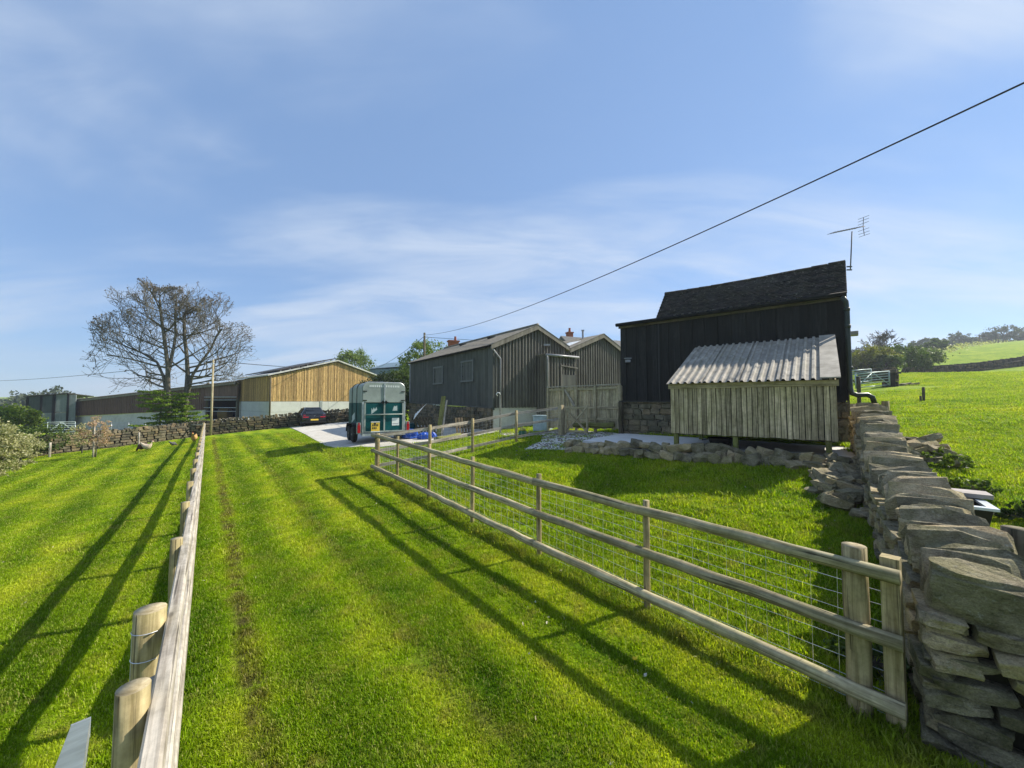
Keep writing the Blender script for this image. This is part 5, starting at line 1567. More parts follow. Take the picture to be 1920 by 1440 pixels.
# ------------------------------------------------------------------ horse trailer (local frame: x across, y forward, rear at y=0)
tr0 = gp(680, 834) if False else Vector((-6.14, 15.8, 0))
TRZ = R(32.7)
tx = Vector((math.cos(TRZ), math.sin(TRZ), 0)); ty = Vector((-math.sin(TRZ), math.cos(TRZ), 0))
tc = tr0 + tx * .885 + ty * 1.5
trz = GZ(tc.x, tc.y) + .05
ht = thing('horse_trailer', 'teal and pale grey twin-axle horse trailer parked on the drive', 'trailer', (tr0.x, tr0.y, trz), rz=TRZ)
TWd, TLn, TF, TM, TT = 1.77, 3.0, .46, 1.66, 2.52
def tloc(fn, name, mat, parent=ht, **kw):
    m = MB(); fn(m); return m.build(name, mat, parent, local=True, **kw)
def body_prof(z0, z1, rad):
    pts = [(0, z0), (0, z1 - rad)]
    for k in range(1, 7):
        a = math.pi - k / 6 * math.pi / 2
        pts.append((rad + rad * math.cos(a), z1 - rad + rad * math.sin(a)))
    pts += [(TWd - x, z) for x, z in reversed(pts[1:])]
    pts.append((TWd, z0))
    return pts
def loft(m, prof0, y0, prof1, y1, close=True):
    i = len(m.v); n = len(prof0)
    m.v += [(x, y0, z) for x, z in prof0] + [(x, y1, z) for x, z in prof1]
    for k in range(n):
        k2 = (k + 1) % n
        if not close and k2 == 0: continue
        m.face((i + k, i + n + k, i + n + k2, i + k2))
    m.face([i + k for k in range(n)]); m.face([i + n + k for k in reversed(range(n))])
low = [(0, TF), (0, TM), (TWd, TM), (TWd, TF)]
tloc(lambda m: loft(m, low, .06, low, TLn), 'lower_body', M['teal'])
up = body_prof(TM + .004, TT, .26)
upf = [(x, TM + .004 + (z - TM - .004) * .9) for x, z in up]
tloc(lambda m: (loft(m, up, .06, up, TLn * .72), loft(m, up, TLn * .72 + .001, upf, TLn)), 'canopy', M['grp'])
# sloping nose
tloc(lambda m: loft(m, low, TLn + .002, [(.2, TF + .2), (.2, TM - .1), (TWd - .2, TM - .1), (TWd - .2, TF + .2)], TLn + .45), 'nose', M['teal'])
for y in (.10, 1.10, 2.15):
    pr_o = [(x * 1.012 - .01, z * 1.004 + .004) for x, z in body_prof(TF + .4 if y > .5 else TM, TT, .26)]
    def hoop(m):
        m.tube([(x, y, z) for x, z in pr_o], .014, 6, caps=False)
    tloc(hoop, 'roof_seam', M['galv'] if y < .5 else M['pipe'])
# rear: frame, ramp panels, top doors
for x in (-.01, TWd - .06): tloc(lambda m: m.obox((x, -.02, TF - .05), (.07, 0, 0), (0, .08, 0), (0, 0, TM - TF + .1)), 'corner_pillar', M['galv'])
ramp = tloc(lambda m: (m.obox((.13, -.01, TF + .04), (TWd / 2 - .16, 0, 0), (0, .06, 0), (0, 0, TM - TF - .06)), m.obox((TWd / 2 + .03, -.01, TF + .04), (TWd / 2 - .16, 0, 0), (0, .06, 0), (0, 0, TM - TF - .06))), 'ramp', M['teal'])
tloc(lambda m: (m.obox((.07, -.04, TF), (.06, 0, 0), (0, .09, 0), (0, 0, TM - TF)), m.obox((TWd - .13, -.04, TF), (.06, 0, 0), (0, .09, 0), (0, 0, TM - TF)), m.obox((.13, -.04, TF - .01), (TWd - .26, 0, 0), (0, .09, 0), (0, 0, .05)),
    m.obox((TWd / 2 - .03, -.04, TF + .042), (.06, 0, 0), (0, .09, 0), (0, 0, TM - TF - .05))), 'ramp_frame', M['grp'], ramp)
tloc(lambda m: m.tube([(.11, -.07, TF + .72), (TWd - .11, -.07, TF + .72)], .022, 8), 'ramp_bar', M['grp'], ramp, smooth=True)
tloc(lambda m: (m.obox((.0, -.05, TF - .16), (TWd, 0, 0), (0, .10, 0), (0, 0, .10))), 'rear_crossmember', M['galv'])
half = body_prof(TM + .03, TT - .015, .25)
dl_ = [(min(max(x, .015), TWd / 2 - .012), z) for x, z in half]
def door(m, side):
    pts = [(x if side < 0 else TWd - x, z) for x, z in dl_]
    q = []
    for p in pts:
        if not q or (abs(p[0] - q[-1][0]) + abs(p[1] - q[-1][1])) > 1e-4: q.append(p)
    if side > 0: q.reverse()
    loft(m, q, .0, q, .055)
for sd_ in (-1, 1):
    dd = tloc(lambda m: door(m, sd_), 'top_door', M['grp'])
    for zz in (1.75, 2.13):
        xx = .02 if sd_ < 0 else TWd - .17
        tloc(lambda m: m.obox((xx, -.02, zz), (.15, 0, 0), (0, .02, 0), (0, 0, .035)), 'hinge', M['pipe'], dd)
    for k in range(8):
        xx = TWd / 2 + sd_ * (.07 + .075 * k) - .02
        tloc(lambda m: m.obox((xx, -.006, TT - .20), (.045, 0, 0), (0, .006, 0), (0, 0, .085)), 'vent_slot', M['paper'], dd)
    tloc(lambda m: (m.box((TWd / 2 + sd_ * .06, -.03, TM + .03), .05, .05, .14), m.beam((TWd / 2 + sd_ * .06, -.05, TM + .06), (TWd / 2 + sd_ * .16, -.05, TM + .01), .02, .03)), 'latch', M['pipe'], dd)
tloc(lambda m: m.obox((TWd / 2 - .022, -.03, TM + .05), (.044, 0, 0), (0, .03, 0), (0, 0, TT - TM - .08)), 'door_bar', M['galv'])
# marks: torn white flash, badge, notice, plate
tloc(lambda m: m.poly([(.36, -.013, 1.20), (.36, -.013, 1.46), (.41, -.013, 1.36), (.45, -.013, 1.48), (.50, -.013, 1.39), (.56, -.013, 1.50), (.59, -.013, 1.38)]), 'logo_flash', M['decal'], ramp)
tloc(lambda m: m.poly([(1.22, -.013, 1.33), (1.43, -.013, 1.33), (1.43, -.013, 1.37), (1.42, -.013, 1.55), (1.36, -.013, 1.52), (1.29, -.013, 1.53), (1.25, -.013, 1.40)]), 'logo_badge', M['decal'], ramp)
nt_ = tloc(lambda m: m.obox((1.21, -.016, .70), (.30, 0, 0), (0, .004, 0), (0, 0, .32)), 'notice', M['paper'], ramp)
tloc(lambda m: [m.obox((1.25 + .028 * k, -.019, .765), (.02, 0, 0), (0, .002, 0), (0, 0, .03)) for k in range(8)], 'notice_lettering', M['pipe_grey'], nt_)
pl_ = tloc(lambda m: m.obox((.34, -.10, .50), (.34, 0, 0), (0, .01, 0), (0, 0, .36)), 'number_plate', M['yellow'], ramp)
tloc(lambda m: (m.obox((.33, -.11, .86), (.36, 0, 0), (0, .03, 0), (0, 0, .03)), m.obox((.33, -.11, .46), (.36, 0, 0), (0, .03, 0), (0, 0, .03))), 'plate_edge', M['paper'], pl_)
tloc(lambda m: [m.obox((.385 + .065 * (k % 4), -.105, .70 - .12 * (k // 4)), (.04, 0, 0), (0, .004, 0), (0, 0, .085)) for k in (0, 1, 2, 3, 4, 5, 6)], 'plate_lettering', M['ink'], pl_)
tloc(lambda m: m.lathe((.49, -.103, .815), [(.0, 0), (.045, .0), (.045, .004)], 10, ax=(0, -1, 0)), 'plate_mark', M['ink'], pl_)
for x in (-.20, TWd + .05):
    lt = tloc(lambda m: m.obox((x, -.02, TF - .06), (.15, 0, 0), (0, .12, 0), (0, 0, .46)), 'lamp_housing', M['grp'])
    tloc(lambda m: (m.obox((x + .02, -.05, TF - .02), (.11, 0, 0), (0, .03, 0), (0, 0, .32)), m.obox((x + .045, -.05, TF + .31), (.06, 0, 0), (0, .03, 0), (0, 0, .08))), 'tail_lamp', M['red_lens'], lt)
for x, s_ in ((-.26, -1), (TWd + .02, 1)):
    def guard(m):
        pts = [(y_, z_) for y_, z_ in ((.42, .38), (.46, .62), (.62, .74), (1.0, .76), (1.6, .76), (1.98, .74), (2.1, .6), (2.14, .38))]
        for (y0, z0), (y1, z1) in zip(pts[:-1], pts[1:]):
            m.obox((x, y0, z0), (.24, 0, 0), (0, y1 - y0, z1 - z0), (0, -.012 if abs(z1 - z0) > .1 else 0, .02))
    tloc(guard, 'mudguard', M['tyre'])
    for y in (.86, 1.68):
        xo = x + .02 if s_ < 0 else x + .02
        wl = tloc(lambda m: m.lathe((xo, y, .33), [(.20, 0), (.30, .0), (.335, .04), (.335, .15), (.30, .19), (.20, .19)], 24, ax=(1, 0, 0)), 'wheel', M['tyre'], smooth=False)
        tloc(lambda m: m.lathe((xo - .004 if s_ < 0 else xo + .05, y, .33), [(.02, 0), (.10, .015), (.20, .02), (.205, .14), (.02, .144)], 18, ax=(1, 0, 0)), 'rim', M['rim'], wl, smooth=True)
tloc(lambda m: (m.obox((.1, .1, TF - .14), (TWd - .2, 0, 0), (0, TLn - .2, 0), (0, 0, .13)), m.beam((TWd / 2, TLn, TF - .1), (TWd / 2, TLn + 1.2, TF - .1), .1, .1), m.tube([(TWd / 2, TLn + .9, 0.02), (TWd / 2, TLn + .9, TF + .1)], .04, 8)), 'chassis', M['galv'])
tloc(lambda m: m.obox((-.008, .55, .95), (.006, 0, 0), (0, .9, 0), (0, 0, .0001)) if False else m.poly([(-.006, 2.2, .75), (-.006, 1.5, .95), (-.006, 1.5, 1.25), (-.006, 2.2, 1.05)]), 'logo_flash', M['decal'])

# ------------------------------------------------------------------ hatchback
c0_ = Vector((-16.05, 29.5, 0)); CRZ = R(36.9)
cz_ = GZ(-17, 31) + .05
car = thing('hatchback_car', 'black hatchback parked with its tail towards us beside the stone wall', 'car', (c0_.x, c0_.y, GZ(c0_.x, c0_.y) + .035), rz=CRZ)
CW = 1.72
def cloc(fn, name, mat, parent=car, **kw):
    m = MB(); fn(m); return m.build(name, mat, parent, local=True, **kw)
def section(y, zb, zbelt, ztop, wb, wt):
    h = CW / 2
    return [(h - wb * .94, zb, ), (h - wb, zb + .18), (h - wb, zbelt - .12), (h - wb * .97, zbelt), (h - wt, ztop - .05), (h - wt * .86, ztop), (h + wt * .86, ztop), (h + wt, ztop - .05), (h + wb * .97, zbelt), (h + wb, zbelt - .12), (h + wb, zb + .18), (h + wb * .94, zb)]
def carloft(m, secs):
    n = 12
    for y, prof in secs: m.v += [(x, y, z) for x, z in prof]
    for j in range(len(secs) - 1):
        for k in range(n):
            k2 = (k + 1) % n
            m.face((j * n + k, (j + 1) * n + k, (j + 1) * n + k2, j * n + k2))
    m.face(range(n)); m.face([(len(secs) - 1) * n + k for k in reversed(range(n))])
secs = [(0.0, section(0, .36, .86, .88, .78, .66)), (.10, section(0, .26, .92, .95, .84, .66)), (.35, section(0, .2, .96, 1.26, .86, .60)), (.62, section(0, .2, .97, 1.43, .86, .57)), (1.2, section(0, .2, .97, 1.47, .86, .58)),
        (2.0, section(0, .2, .96, 1.46, .86, .58)), (2.5, section(0, .2, .95, 1.30, .86, .60)), (3.0, section(0, .2, .93, 1.0, .86, .66)), (3.7, section(0, .22, .80, .82, .82, .66)), (3.95, section(0, .3, .64, .66, .70, .6))]
cb = cloc(lambda m: carloft(m, secs), 'body', M['car'], smooth=True)
h_ = CW / 2
cloc(lambda m: m.poly([(h_ - .60, .085, .975), (h_ + .60, .085, .975), (h_ + .50, .50, 1.385), (h_ - .50, .50, 1.385)]), 'rear_window', M['car_glass'], cb)
for s_ in (-1, 1):
    cloc(lambda m: m.poly([(h_ + s_ * .845, .75, 1.0), (h_ + s_ * .845, 2.5, .99), (h_ + s_ * .615, 2.2, 1.39), (h_ + s_ * .605, .95, 1.40)]), 'side_window', M['car_glass'], cb)
    cloc(lambda m: m.obox((h_ + s_ * .60 - .19, -.02, .70), (.38, 0, 0), (0, .12, .0), (0, .06, .20)), 'tail_lamp', M['red_lens'])
    for y in (.62, 3.15):
        wl = cloc(lambda m: m.lathe((h_ + s_ * .76 - .09, y, .31), [(.2, 0), (.29, 0), (.31, .03), (.31, .16), (.29, .19), (.2, .19)], 22, ax=(1, 0, 0)), 'wheel', M['tyre'])
        cloc(lambda m: m.lathe((h_ + s_ * .76 - .098, y, .31), [(.02, 0), (.19, .02), (.2, .185), (.02, .206)], 16, ax=(1, 0, 0)), 'rim', M['rim'], wl, smooth=True)
    cloc(lambda m: m.box((h_ + s_ * .95, 2.45, 1.0), .16, .1, .12), 'wing_mirror', M['car'])
cloc(lambda m: m.obox((h_ - .27, -.035, .47), (.54, 0, 0), (0, .02, 0), (0, .02, .11)), 'number_plate', M['yellow'])
cloc(lambda m: m.lathe((h_, .03, .82), [(.0, 0), (.05, 0), (.05, .03)], 14, ax=(0, -1, 0)), 'badge', M['galv'])
cloc(lambda m: m.obox((.06, -.04, .30), (CW - .12, 0, 0), (0, .2, 0), (0, 0, .16)), 'bumper', M['car'])
cloc(lambda m: m.obox((h_ - .52, .48, 1.385), (1.04, 0, 0), (0, .14, .05), (0, .02, .03)), 'roof_spoiler', M['car'])

# ------------------------------------------------------------------ yard clutter by the dark barn
def leaning_pallet(px, pb_, Yd, ang, lab, w=1.0, h=1.0, lean=.35):
    b = P(px, pb_, Yd); b.z = GZ(b.x, b.y) + .02
    t = thing('wooden_pallet', lab, 'pallet', b, 'pallets by the dark barn')
    x = Vector((math.cos(ang), math.sin(ang), 0)); y = Vector((-math.sin(ang), math.cos(ang), 0)) ; u = (Z * math.cos(lean) + y * math.sin(lean)); n = x.cross(u)
    for k in range(6): part(lambda m: m.obox(b + x * (w * k / 6), x * (w * .10), n * .02, u * h), 'slat', M['old_wood'], t)
    for k in range(3): part(lambda m: m.obox(b + u * (h * k / 2.3) - n * .08, x * w, n * .078, u * .1), 'bearer', M['old_wood'], t)
    return t
leaning_pallet(786, 800, 17.6, 0.9, 'dark pallet leaning at the corner of the rubbish heap near the trailer', 1.15, 1.05, .5)
leaning_pallet(856, 800, 17.9, 0.95, 'dark pallet propped flat against the stone base of the dark corrugated barn', 1.2, .8, .15)
for (x0, y0, x1, y1, Yd, w, lab) in ((822, 791, 832, 743, 18.3, .22, 'wide mossy plank leaning against the dark corrugated barn'), (828, 790, 838, 750, 18.2, .08, 'narrow pale batten leaning beside the wide mossy plank')):
    a_ = P(x0, y0, Yd - .3); a_.z = GZ(a_.x, a_.y); b_ = P(x1, y1, Yd + .35)
    m_ = MB(); m_.beam(a_, b_, w, .04, up=Vector((-.3, -1, .3))); tag(m_.build('plank', M['moss_wood'] if w > .1 else M['lane_rail'], None), lab, 'plank', 'leaning planks')
def blob(name, label, cat, c, rx, ry, rz_, mat, seed, sub=3, amp=.25):
    bm = bmesh.new(); bmesh.ops.create_icosphere(bm, subdivisions=sub, radius=1)
    for v in bm.verts:
        n = noise.noise(v.co * 2.1 + Vector((seed, 0, 0))) * amp + noise.noise(v.co * 5 + Vector((seed, 3, 0))) * amp * .5
        v.co *= 1 + n
        v.co = Vector((v.co.x * rx, v.co.y * ry, max(v.co.z, -.35) * rz_))
    me = bpy.data.meshes.new(name); bm.to_mesh(me); bm.free(); me.materials.append(mat)
    o = link(name, me); o.location = c
    return tag(o, label, cat)
q = P(795, 800, 16.9); q.z = GZ(q.x, q.y) + .12; blob('tarpaulin', 'crumpled bright blue tarpaulin on the ground below the pallets', 'tarpaulin', q, .30, .2, .22, M['tarp'], 3)
q = P(811, 797, 17.2); q.z = GZ(q.x, q.y) + .12; blob('tarpaulin', 'small blue plastic bundle to the right of the crumpled tarpaulin', 'tarpaulin', q, .18, .14, .17, M['tarp'], 9)
q = P(770, 797, 17.4); q.z = GZ(q.x, q.y); blob('tarpaulin', 'dark blue sheet heaped between the trailer lamp and the pallet', 'tarpaulin', q + Z * .15, .38, .25, .30, M['tarp'], 5)
q = P(764, 785, 18.0); bx_ = thing('storage_crate', 'teal plastic crate showing beside the rear of the horse trailer', 'crate', (q.x, q.y, GZ(q.x, q.y)))
part(lambda m: m.box((q.x, q.y, GZ(q.x, q.y) + .33), .75, .5, .62, .7), 'tub', M['teal'], bx_)
part(lambda m: m.box((q.x, q.y, GZ(q.x, q.y) + .67), .8, .55, .05, .7), 'lid', M['teal'], bx_)
a_ = P(775, 785, 17.5); m_ = MB()
bb, L = lin(a_, P(790, 766, 17.9)); 
sheet(m_, (lin(P(774, 789, 17.2), P(792, 765, 17.6))[0], lin(P(774, 789, 17.2), P(792, 765, 17.6))[1]), lin(P(778, 777, 18.0), P(797, 760, 18.3))[0], Vector((0, -.7, .7)), .12, .03, 'sin')
tag(m_.build('roofing_sheet', M['white'], None), 'curled pale roofing sheet resting on the dark pallet', 'sheet')
a_, b_ = P(816, 822, 15.6), P(863, 815, 16.4); a_.z = GZ(a_.x, a_.y) + .13; b_.z = GZ(b_.x, b_.y) + .13
m_ = MB(); rough_tube(m_, a_, b_, .13, 12, 5, .02, capm=1); tag(m_.build('log', [M['moss_wood'], M['endgrain']], None, True), 'thick log lying on the grass behind the netted fence', 'log')
# standpipe, bin, watering can
b = P(938, 806, 17.6); b.z = GZ(b.x, b.y); h = P(938, 740, 17.6).z - b.z
t = thing('standpipe', 'pale standpipe with a curved tap in front of the grey gable', 'standpipe', b)
part(lambda m: m.box(b + Z * (h / 2), .09, .09, h), 'post', M['lane_rail'], t)
part(lambda m: m.tube([b + Z * h, b + Z * (h + .08) - Vector((.04, 0, 0)), b + Z * (h + .1) - Vector((.12, 0, 0)), b + Z * (h + .03) - Vector((.18, 0, 0)), b + Z * (h - .06) - Vector((.12, 0, 0))], .022, 8), 'tap', M['white'], t, smooth=True)
q = P(1018, 798, 16.9); q.z = GZ(q.x, q.y)
t = thing('feed_bin', 'pale blue feed bin on the gravel by the boarded fence', 'bin', q)
part(lambda m: m.box(q + Z * .32, .75, .45, .62, -.5), 'tub', M['pale_bin'], t)
part(lambda m: m.box(q + Z * .66, .8, .5, .05, -.5), 'lid', M['pale_bin'], t)
q = P(980, 806, 15.2); q.z = GZ(q.x, q.y)
t = thing('watering_can', 'green watering can with a yellow top on the grass behind the fence', 'watering can', q)
part(lambda m: m.lathe(q, [(.15, 0), (.17, .05), (.15, .22), (.13, .24)], 12), 'body', M['can_green'], t, smooth=True)
part(lambda m: (m.lathe(q + Z * .245, [(.13, 0), (.11, .08), (.03, .14)], 12), m.tube([q + Vector((.12, 0, .08)), q + Vector((.26, 0, .22)), q + Vector((.32, 0, .24))], [.03, .02, .05], 8), m.tube([q + Vector((-.14, 0, .2)), q + Vector((-.2, 0, .34)), q + Vector((0, 0, .40))], .014, 6)), 'spout_and_handle', M['can_yellow'], t, smooth=True)
# rubber tub under the shed
q = sp(.95, .85, -1.15)
t = thing('rubber_tub', 'black rubber tub under the raised timber shed', 'tub', q)
part(lambda m: m.lathe(q, [(.20, 0), (.23, .02), (.27, .20), (.30, .215), (.29, .23), (.25, .21), (.21, .05), (.02, .04)], 20), 'bowl', M['tyre'], t, smooth=True)
part(lambda m: m.beam(q + Vector((-.42, .1, .16)), q + Vector((-.28, .05, .19)), .10, .02), 'handle', M['tyre'], t)

# water trough (old bath) and board beyond the wall
q = P(1800, 932, 4.75)
zt = P(1800, 942, 4.75).z
t = thing('water_trough', 'black water trough with a white enamel rim on the field side of the near wall', 'trough', (q.x, q.y, GZ(q.x, q.y)))
ex_, ey_ = WDIR, WSIDE
o = Vector((q.x, q.y, 0))
def rr(l, w, z, n=5):
    return [at_z(o + ex_ * (l * sx) + ey_ * (w * sy), z) for sx, sy in ((-.5, -.5), (.5, -.5), (.5, .5), (-.5, .5))]
def troughbody(m):
    lo_, hi_ = rr(.5, .26, zt - .40), rr(.66, .38, zt)
    inn, bot = rr(.56, .30, zt + .001), rr(.46, .22, zt - .30)
    i = len(m.v); m.v += [tuple(p) for p in lo_ + hi_ + inn + bot]
    for k in range(4):
        k2 = (k + 1) % 4
        m.face((i + k, i + k2, i + 4 + k2, i + 4 + k)); m.face((i + 4 + k, i + 4 + k2, i + 8 + k2, i + 8 + k)); m.face((i + 8 + k, i + 8 + k2, i + 12 + k2, i + 12 + k))
    m.face((i + 3, i + 2, i + 1, i)); m.face((i + 12, i + 13, i + 14, i + 15))
part(troughbody, 'basin', M['trough'], t)
def rim(m):
    a_ = rr(.72, .46, zt + .03); b_ = rr(.55, .30, zt + .03)
    i = len(m.v); m.v += [tuple(p) for p in a_ + b_] + [tuple(p - Z * .03) for p in a_] + [tuple(p - Z * .028) for p in b_]
    for k in range(4):
        k2 = (k + 1) % 4
        m.face((i + k, i + k2, i + 4 + k2, i + 4 + k)); m.face((i + 8 + k, i + 8 + k2, i + k2, i + k)); m.face((i + 4 + k, i + 4 + k2, i + 12 + k2, i + 12 + k))
part(rim, 'rim', M['enamel'], t)
part(lambda m: [m.obox(at_z(o + ex_ * sx + ey_ * sy, GZ(o.x, o.y) - .1), ex_ * .08, ey_ * .08, Z * (zt - .42 - GZ(o.x, o.y) + .14)) for sx in (-.2, .12) for sy in (-.12, .04)], 'supports', M['old_wood'], t)
part(lambda m: m.obox(at_z(o + ex_ * .16 - ey_ * .36, zt + .045), ex_ * .30, ey_ * .66, Z * .05), 'cover_board', M['slab'], t)

# ------------------------------------------------------------------ gates
def bar_gate(name, lab, a, b, h, mat, nb_=5, r=.03, braces=True, wide=False):
    a, b = Vector(a), Vector(b)
    t = thing(name, lab, 'gate', a)
    for k in range(nb_):
        f = (k / (nb_ - 1)) ** .85
        part(lambda m: m.tube([a + Z * (.18 + (h - .18) * f), b + Z * (.18 + (h - .18) * f)], r if k < nb_ - 1 else r * 1.35, 6), 'bar', M[mat], t, smooth=True)
    for p in (a, b): part(lambda m: m.tube([p + Z * .1, p + Z * (h + .03)], r * 1.5, 6), 'stile', M[mat], t, smooth=True)
    if braces:
        c = (a + b) / 2
        part(lambda m: m.tube([a + Z * .18, c + Z * h], r, 6), 'brace', M[mat], t, smooth=True)
        part(lambda m: m.tube([b + Z * .18, c + Z * h], r, 6), 'brace', M[mat], t, smooth=True)
    return t
ga, gb_ = G((25.6, 28.6)), G((28.5, 29.0)); bar_gate('field_gate', 'galvanised five-bar field gate hung on the rough wall stub beyond the barn', ga, gb_, 1.2, 'gate_blue', 6, .035)
ga, gb_ = G((31.0, 35.5)), G((33.6, 35.9)); bar_gate('field_gate', 'grey wooden gate standing open behind the five-bar field gate', ga, gb_, 1.3, 'gate_blue', 6, .035, False)
a_ = G((29.7, 35.2)); m_ = MB(); m_.beam(a_ + Z * 1.5, G((31.2, 34.8)) + Z * .2, .1, .12); m_.beam(a_, a_ + Z * 1.7, .15, .15, up=(0, 1, 0)); tag(m_.build('braced_post', M['old_wood'], None), 'dark leaning strut and post behind the five-bar field gate', 'post')
ga, gb_ = P(88, 815, 36), P(140, 812, 38); ga.z = P(88, 815, 36).z; gb_.z = P(140, 813, 38).z
bar_gate('field_gate', 'pale galvanised gate by the windbreak shed at the far left', ga, gb_, 1.15, 'gate_blue', 6, .025)
# tubular barrier in front of the cattle shed
a_, b_ = P(141, 806, 36), P(470, 795, 42)
t = thing('tubular_barrier', 'low tubular steel barrier along the concrete wall of the cattle shed', 'barrier', a_)
for k in (0, 1): part(lambda m: m.tube([a_ + Z * (.55 - .35 * k), b_ + Z * (.55 - .35 * k)], .028, 6), 'rail', M['galv'], t, smooth=True)
for i in range(12):
    p = a_.lerp(b_, i / 11); part(lambda m: m.tube([at_z(p, min(GZ(p.x, p.y), p.z - .3)), p + Z * .58], .03, 6), 'post', M['galv'], t, smooth=True)

# ------------------------------------------------------------------ poles and cables
def pole(px, pt, Yd, r, lab, mat='rail', arms=None):
    q = P(px, pt, Yd); g = G(q)
    t = thing('utility_pole', lab, 'pole', g, 'utility poles')
    part(lambda m: m.tube([g - Z * .5, q], [r * 1.15, r * .85], 10), 'shaft', M[mat], t, smooth=True)
    part(lambda m: m.lathe(q - Z * .35, [(r * .95, 0), (r * 1.0, .02), (r * 1.0, .06), (r * .95, .08)], 10), 'band', M['galv'], t)
    if arms: part(lambda m: m.beam(q + Vector((-arms, 0, -.3)), q + Vector((arms, 0, -.3)), .12, .15), 'cross_arm', M[mat], t)
    return q
pq1 = pole(400, 674, 28.6, .075, 'slim grey wooden pole rising in front of the stone wall by the ash tree', 'board_fence')
pq2 = pole(796, 624, 45, .14, 'dark wooden pole behind the dark corrugated barn carrying the long cable', 'old_wood')
pole(1836, 627, 150, .25, 'distant pole with a cross arm on the hilltop, left of its twin', 'old_wood', 1.8)
pole(1871, 625, 150, .25, 'distant pole with a cross arm on the hilltop, right of its twin', 'old_wood', 1.8)
def cable(a, b, sag, r, lab, n=40):
    m = MB()
    m.tube([Vector(a).lerp(Vector(b), i / n) - Z * (4 * sag * (i / n) * (1 - i / n)) for i in range(n + 1)], r, 6)
    tag(m.build('overhead_cable', M['cable'], None, True), lab, 'cable', 'overhead cables')
end = P(1925, 153, 6.0); d = (end - pq2)
ca_ = pq2 - Z * .25
cable(ca_, ca_ + (end + Z * (4 * 1.35 * .82 * .18) - ca_) / .82, 1.35, .016, 'long black cable sweeping from the dark pole up over the black barn')
cable(pq2 - Z * .4, P(690, 696, 85), .6, .028, 'thin cable dropping left from the dark pole to the blue barn')
cable(pq2 - Z * .5, P(1250, 640, 60), .5, .025, 'thin cable running right from the dark pole over the grey barn roofs')
cable(pq1 - Z * .1, P(-60, 715, 60), .4, .022, 'thin cable crossing the sky at the far left behind the ash tree')
cable(pq1 - Z * .1, P(690, 688, 88), .5, .03, 'thin cable running from the slim pole over the golden barn')

# ------------------------------------------------------------------ vegetation
def leaf_quad(v, f, c, s, r_, droop=0.0):
    a = Vector((r_.gauss(0, 1), r_.gauss(0, 1), r_.gauss(0, 1)))
    if a.length < 1e-3: a = Vector((1, 0, 0))
    a.normalize()
    b = a.orthogonal().normalized(); b.rotate(Matrix.Rotation(r_.uniform(0, 6.28), 3, a))
    a, b = b * s, a.cross(b) * s * r_.uniform(.45, .7)
    i = len(v)
    v += [tuple(c - a), tuple(c + b), tuple(c + a), tuple(c - b)]
    f.append((i, i + 1, i + 2, i + 3))
def leaves_obj(name, v, f, mat, parent, kind='stuff'):
    me = bpy.data.meshes.new(name)
    off = BASE[parent]
    me.from_pydata([(x - off.x, y - off.y, z - off.z) for x, y, z in v], [], f)
    me.materials.append(mat)
    return link(name, me, parent, kind)
def leafy(name, label, cat, base, height, rx, rz_, nclump, per, ls, mat, trunk_r=.12, cz=None, seed=1, group=None, wood='bark', gap=.55, stems=1, flat=1.0):
    r_ = random.Random(seed)
    base = Vector(base)
    t = thing(name, label, cat, base, group)
    cen = base + Z * (cz if cz is not None else height - rz_)
    v, f = [], []
    tips = []
    for i in range(nclump):
        while True:
            d = Vector((r_.uniform(-1, 1), r_.uniform(-1, 1), r_.uniform(-1, 1)))
            if .12 < d.length < 1: break
        # clumps sit mostly in the outer shell, uneven
        d = d.normalized() * (d.length ** .45) * r_.uniform(.72, 1.10)
        wob = 1 + .22 * noise.noise(d * 2.2 + Vector((seed * 7.1, 0, 0)))
        c = cen + Vector((d.x * rx, d.y * rx * flat, d.z * rz_)) * wob
        if c.z < base.z + .05: c.z = base.z + r_.uniform(.05, .3)
        tips.append(c)
        cr = rx * r_.uniform(.12, .26)
        for k in range(per):
            o = Vector((r_.gauss(0, .5), r_.gauss(0, .5), r_.gauss(0, .4))) * cr
            leaf_quad(v, f, c + o, ls * r_.uniform(.6, 1.3), r_)
    mb = MB()
    for s_ in range(stems):
        b0 = base + Vector((r_.uniform(-1, 1), r_.uniform(-1, 1), 0)) * (trunk_r * 1.5 if stems > 1 else 0)
        fork = cen - Z * rz_ * .35 + Vector((r_.uniform(-.2, .2), r_.uniform(-.2, .2), 0)) * rx
        mb.tube([b0 - Z * .2, b0.lerp(fork, .5) + Vector((r_.uniform(-.1, .1), r_.uniform(-.1, .1), 0)) * trunk_r * 3, fork], [trunk_r * 1.1, trunk_r * .9, trunk_r * .6], 8)
        for c in r_.sample(tips, min(len(tips), 16)):
            mid = fork.lerp(c, .5) + Z * r_.uniform(-.1, .15) * rz_
            mb.tube([fork, mid, c], [trunk_r * .45, trunk_r * .25, trunk_r * .08], 5, caps=False)
    mb.build('trunk', M[wood], t, True)
    leaves_obj('crown', v, f, M[mat], t)
    return t

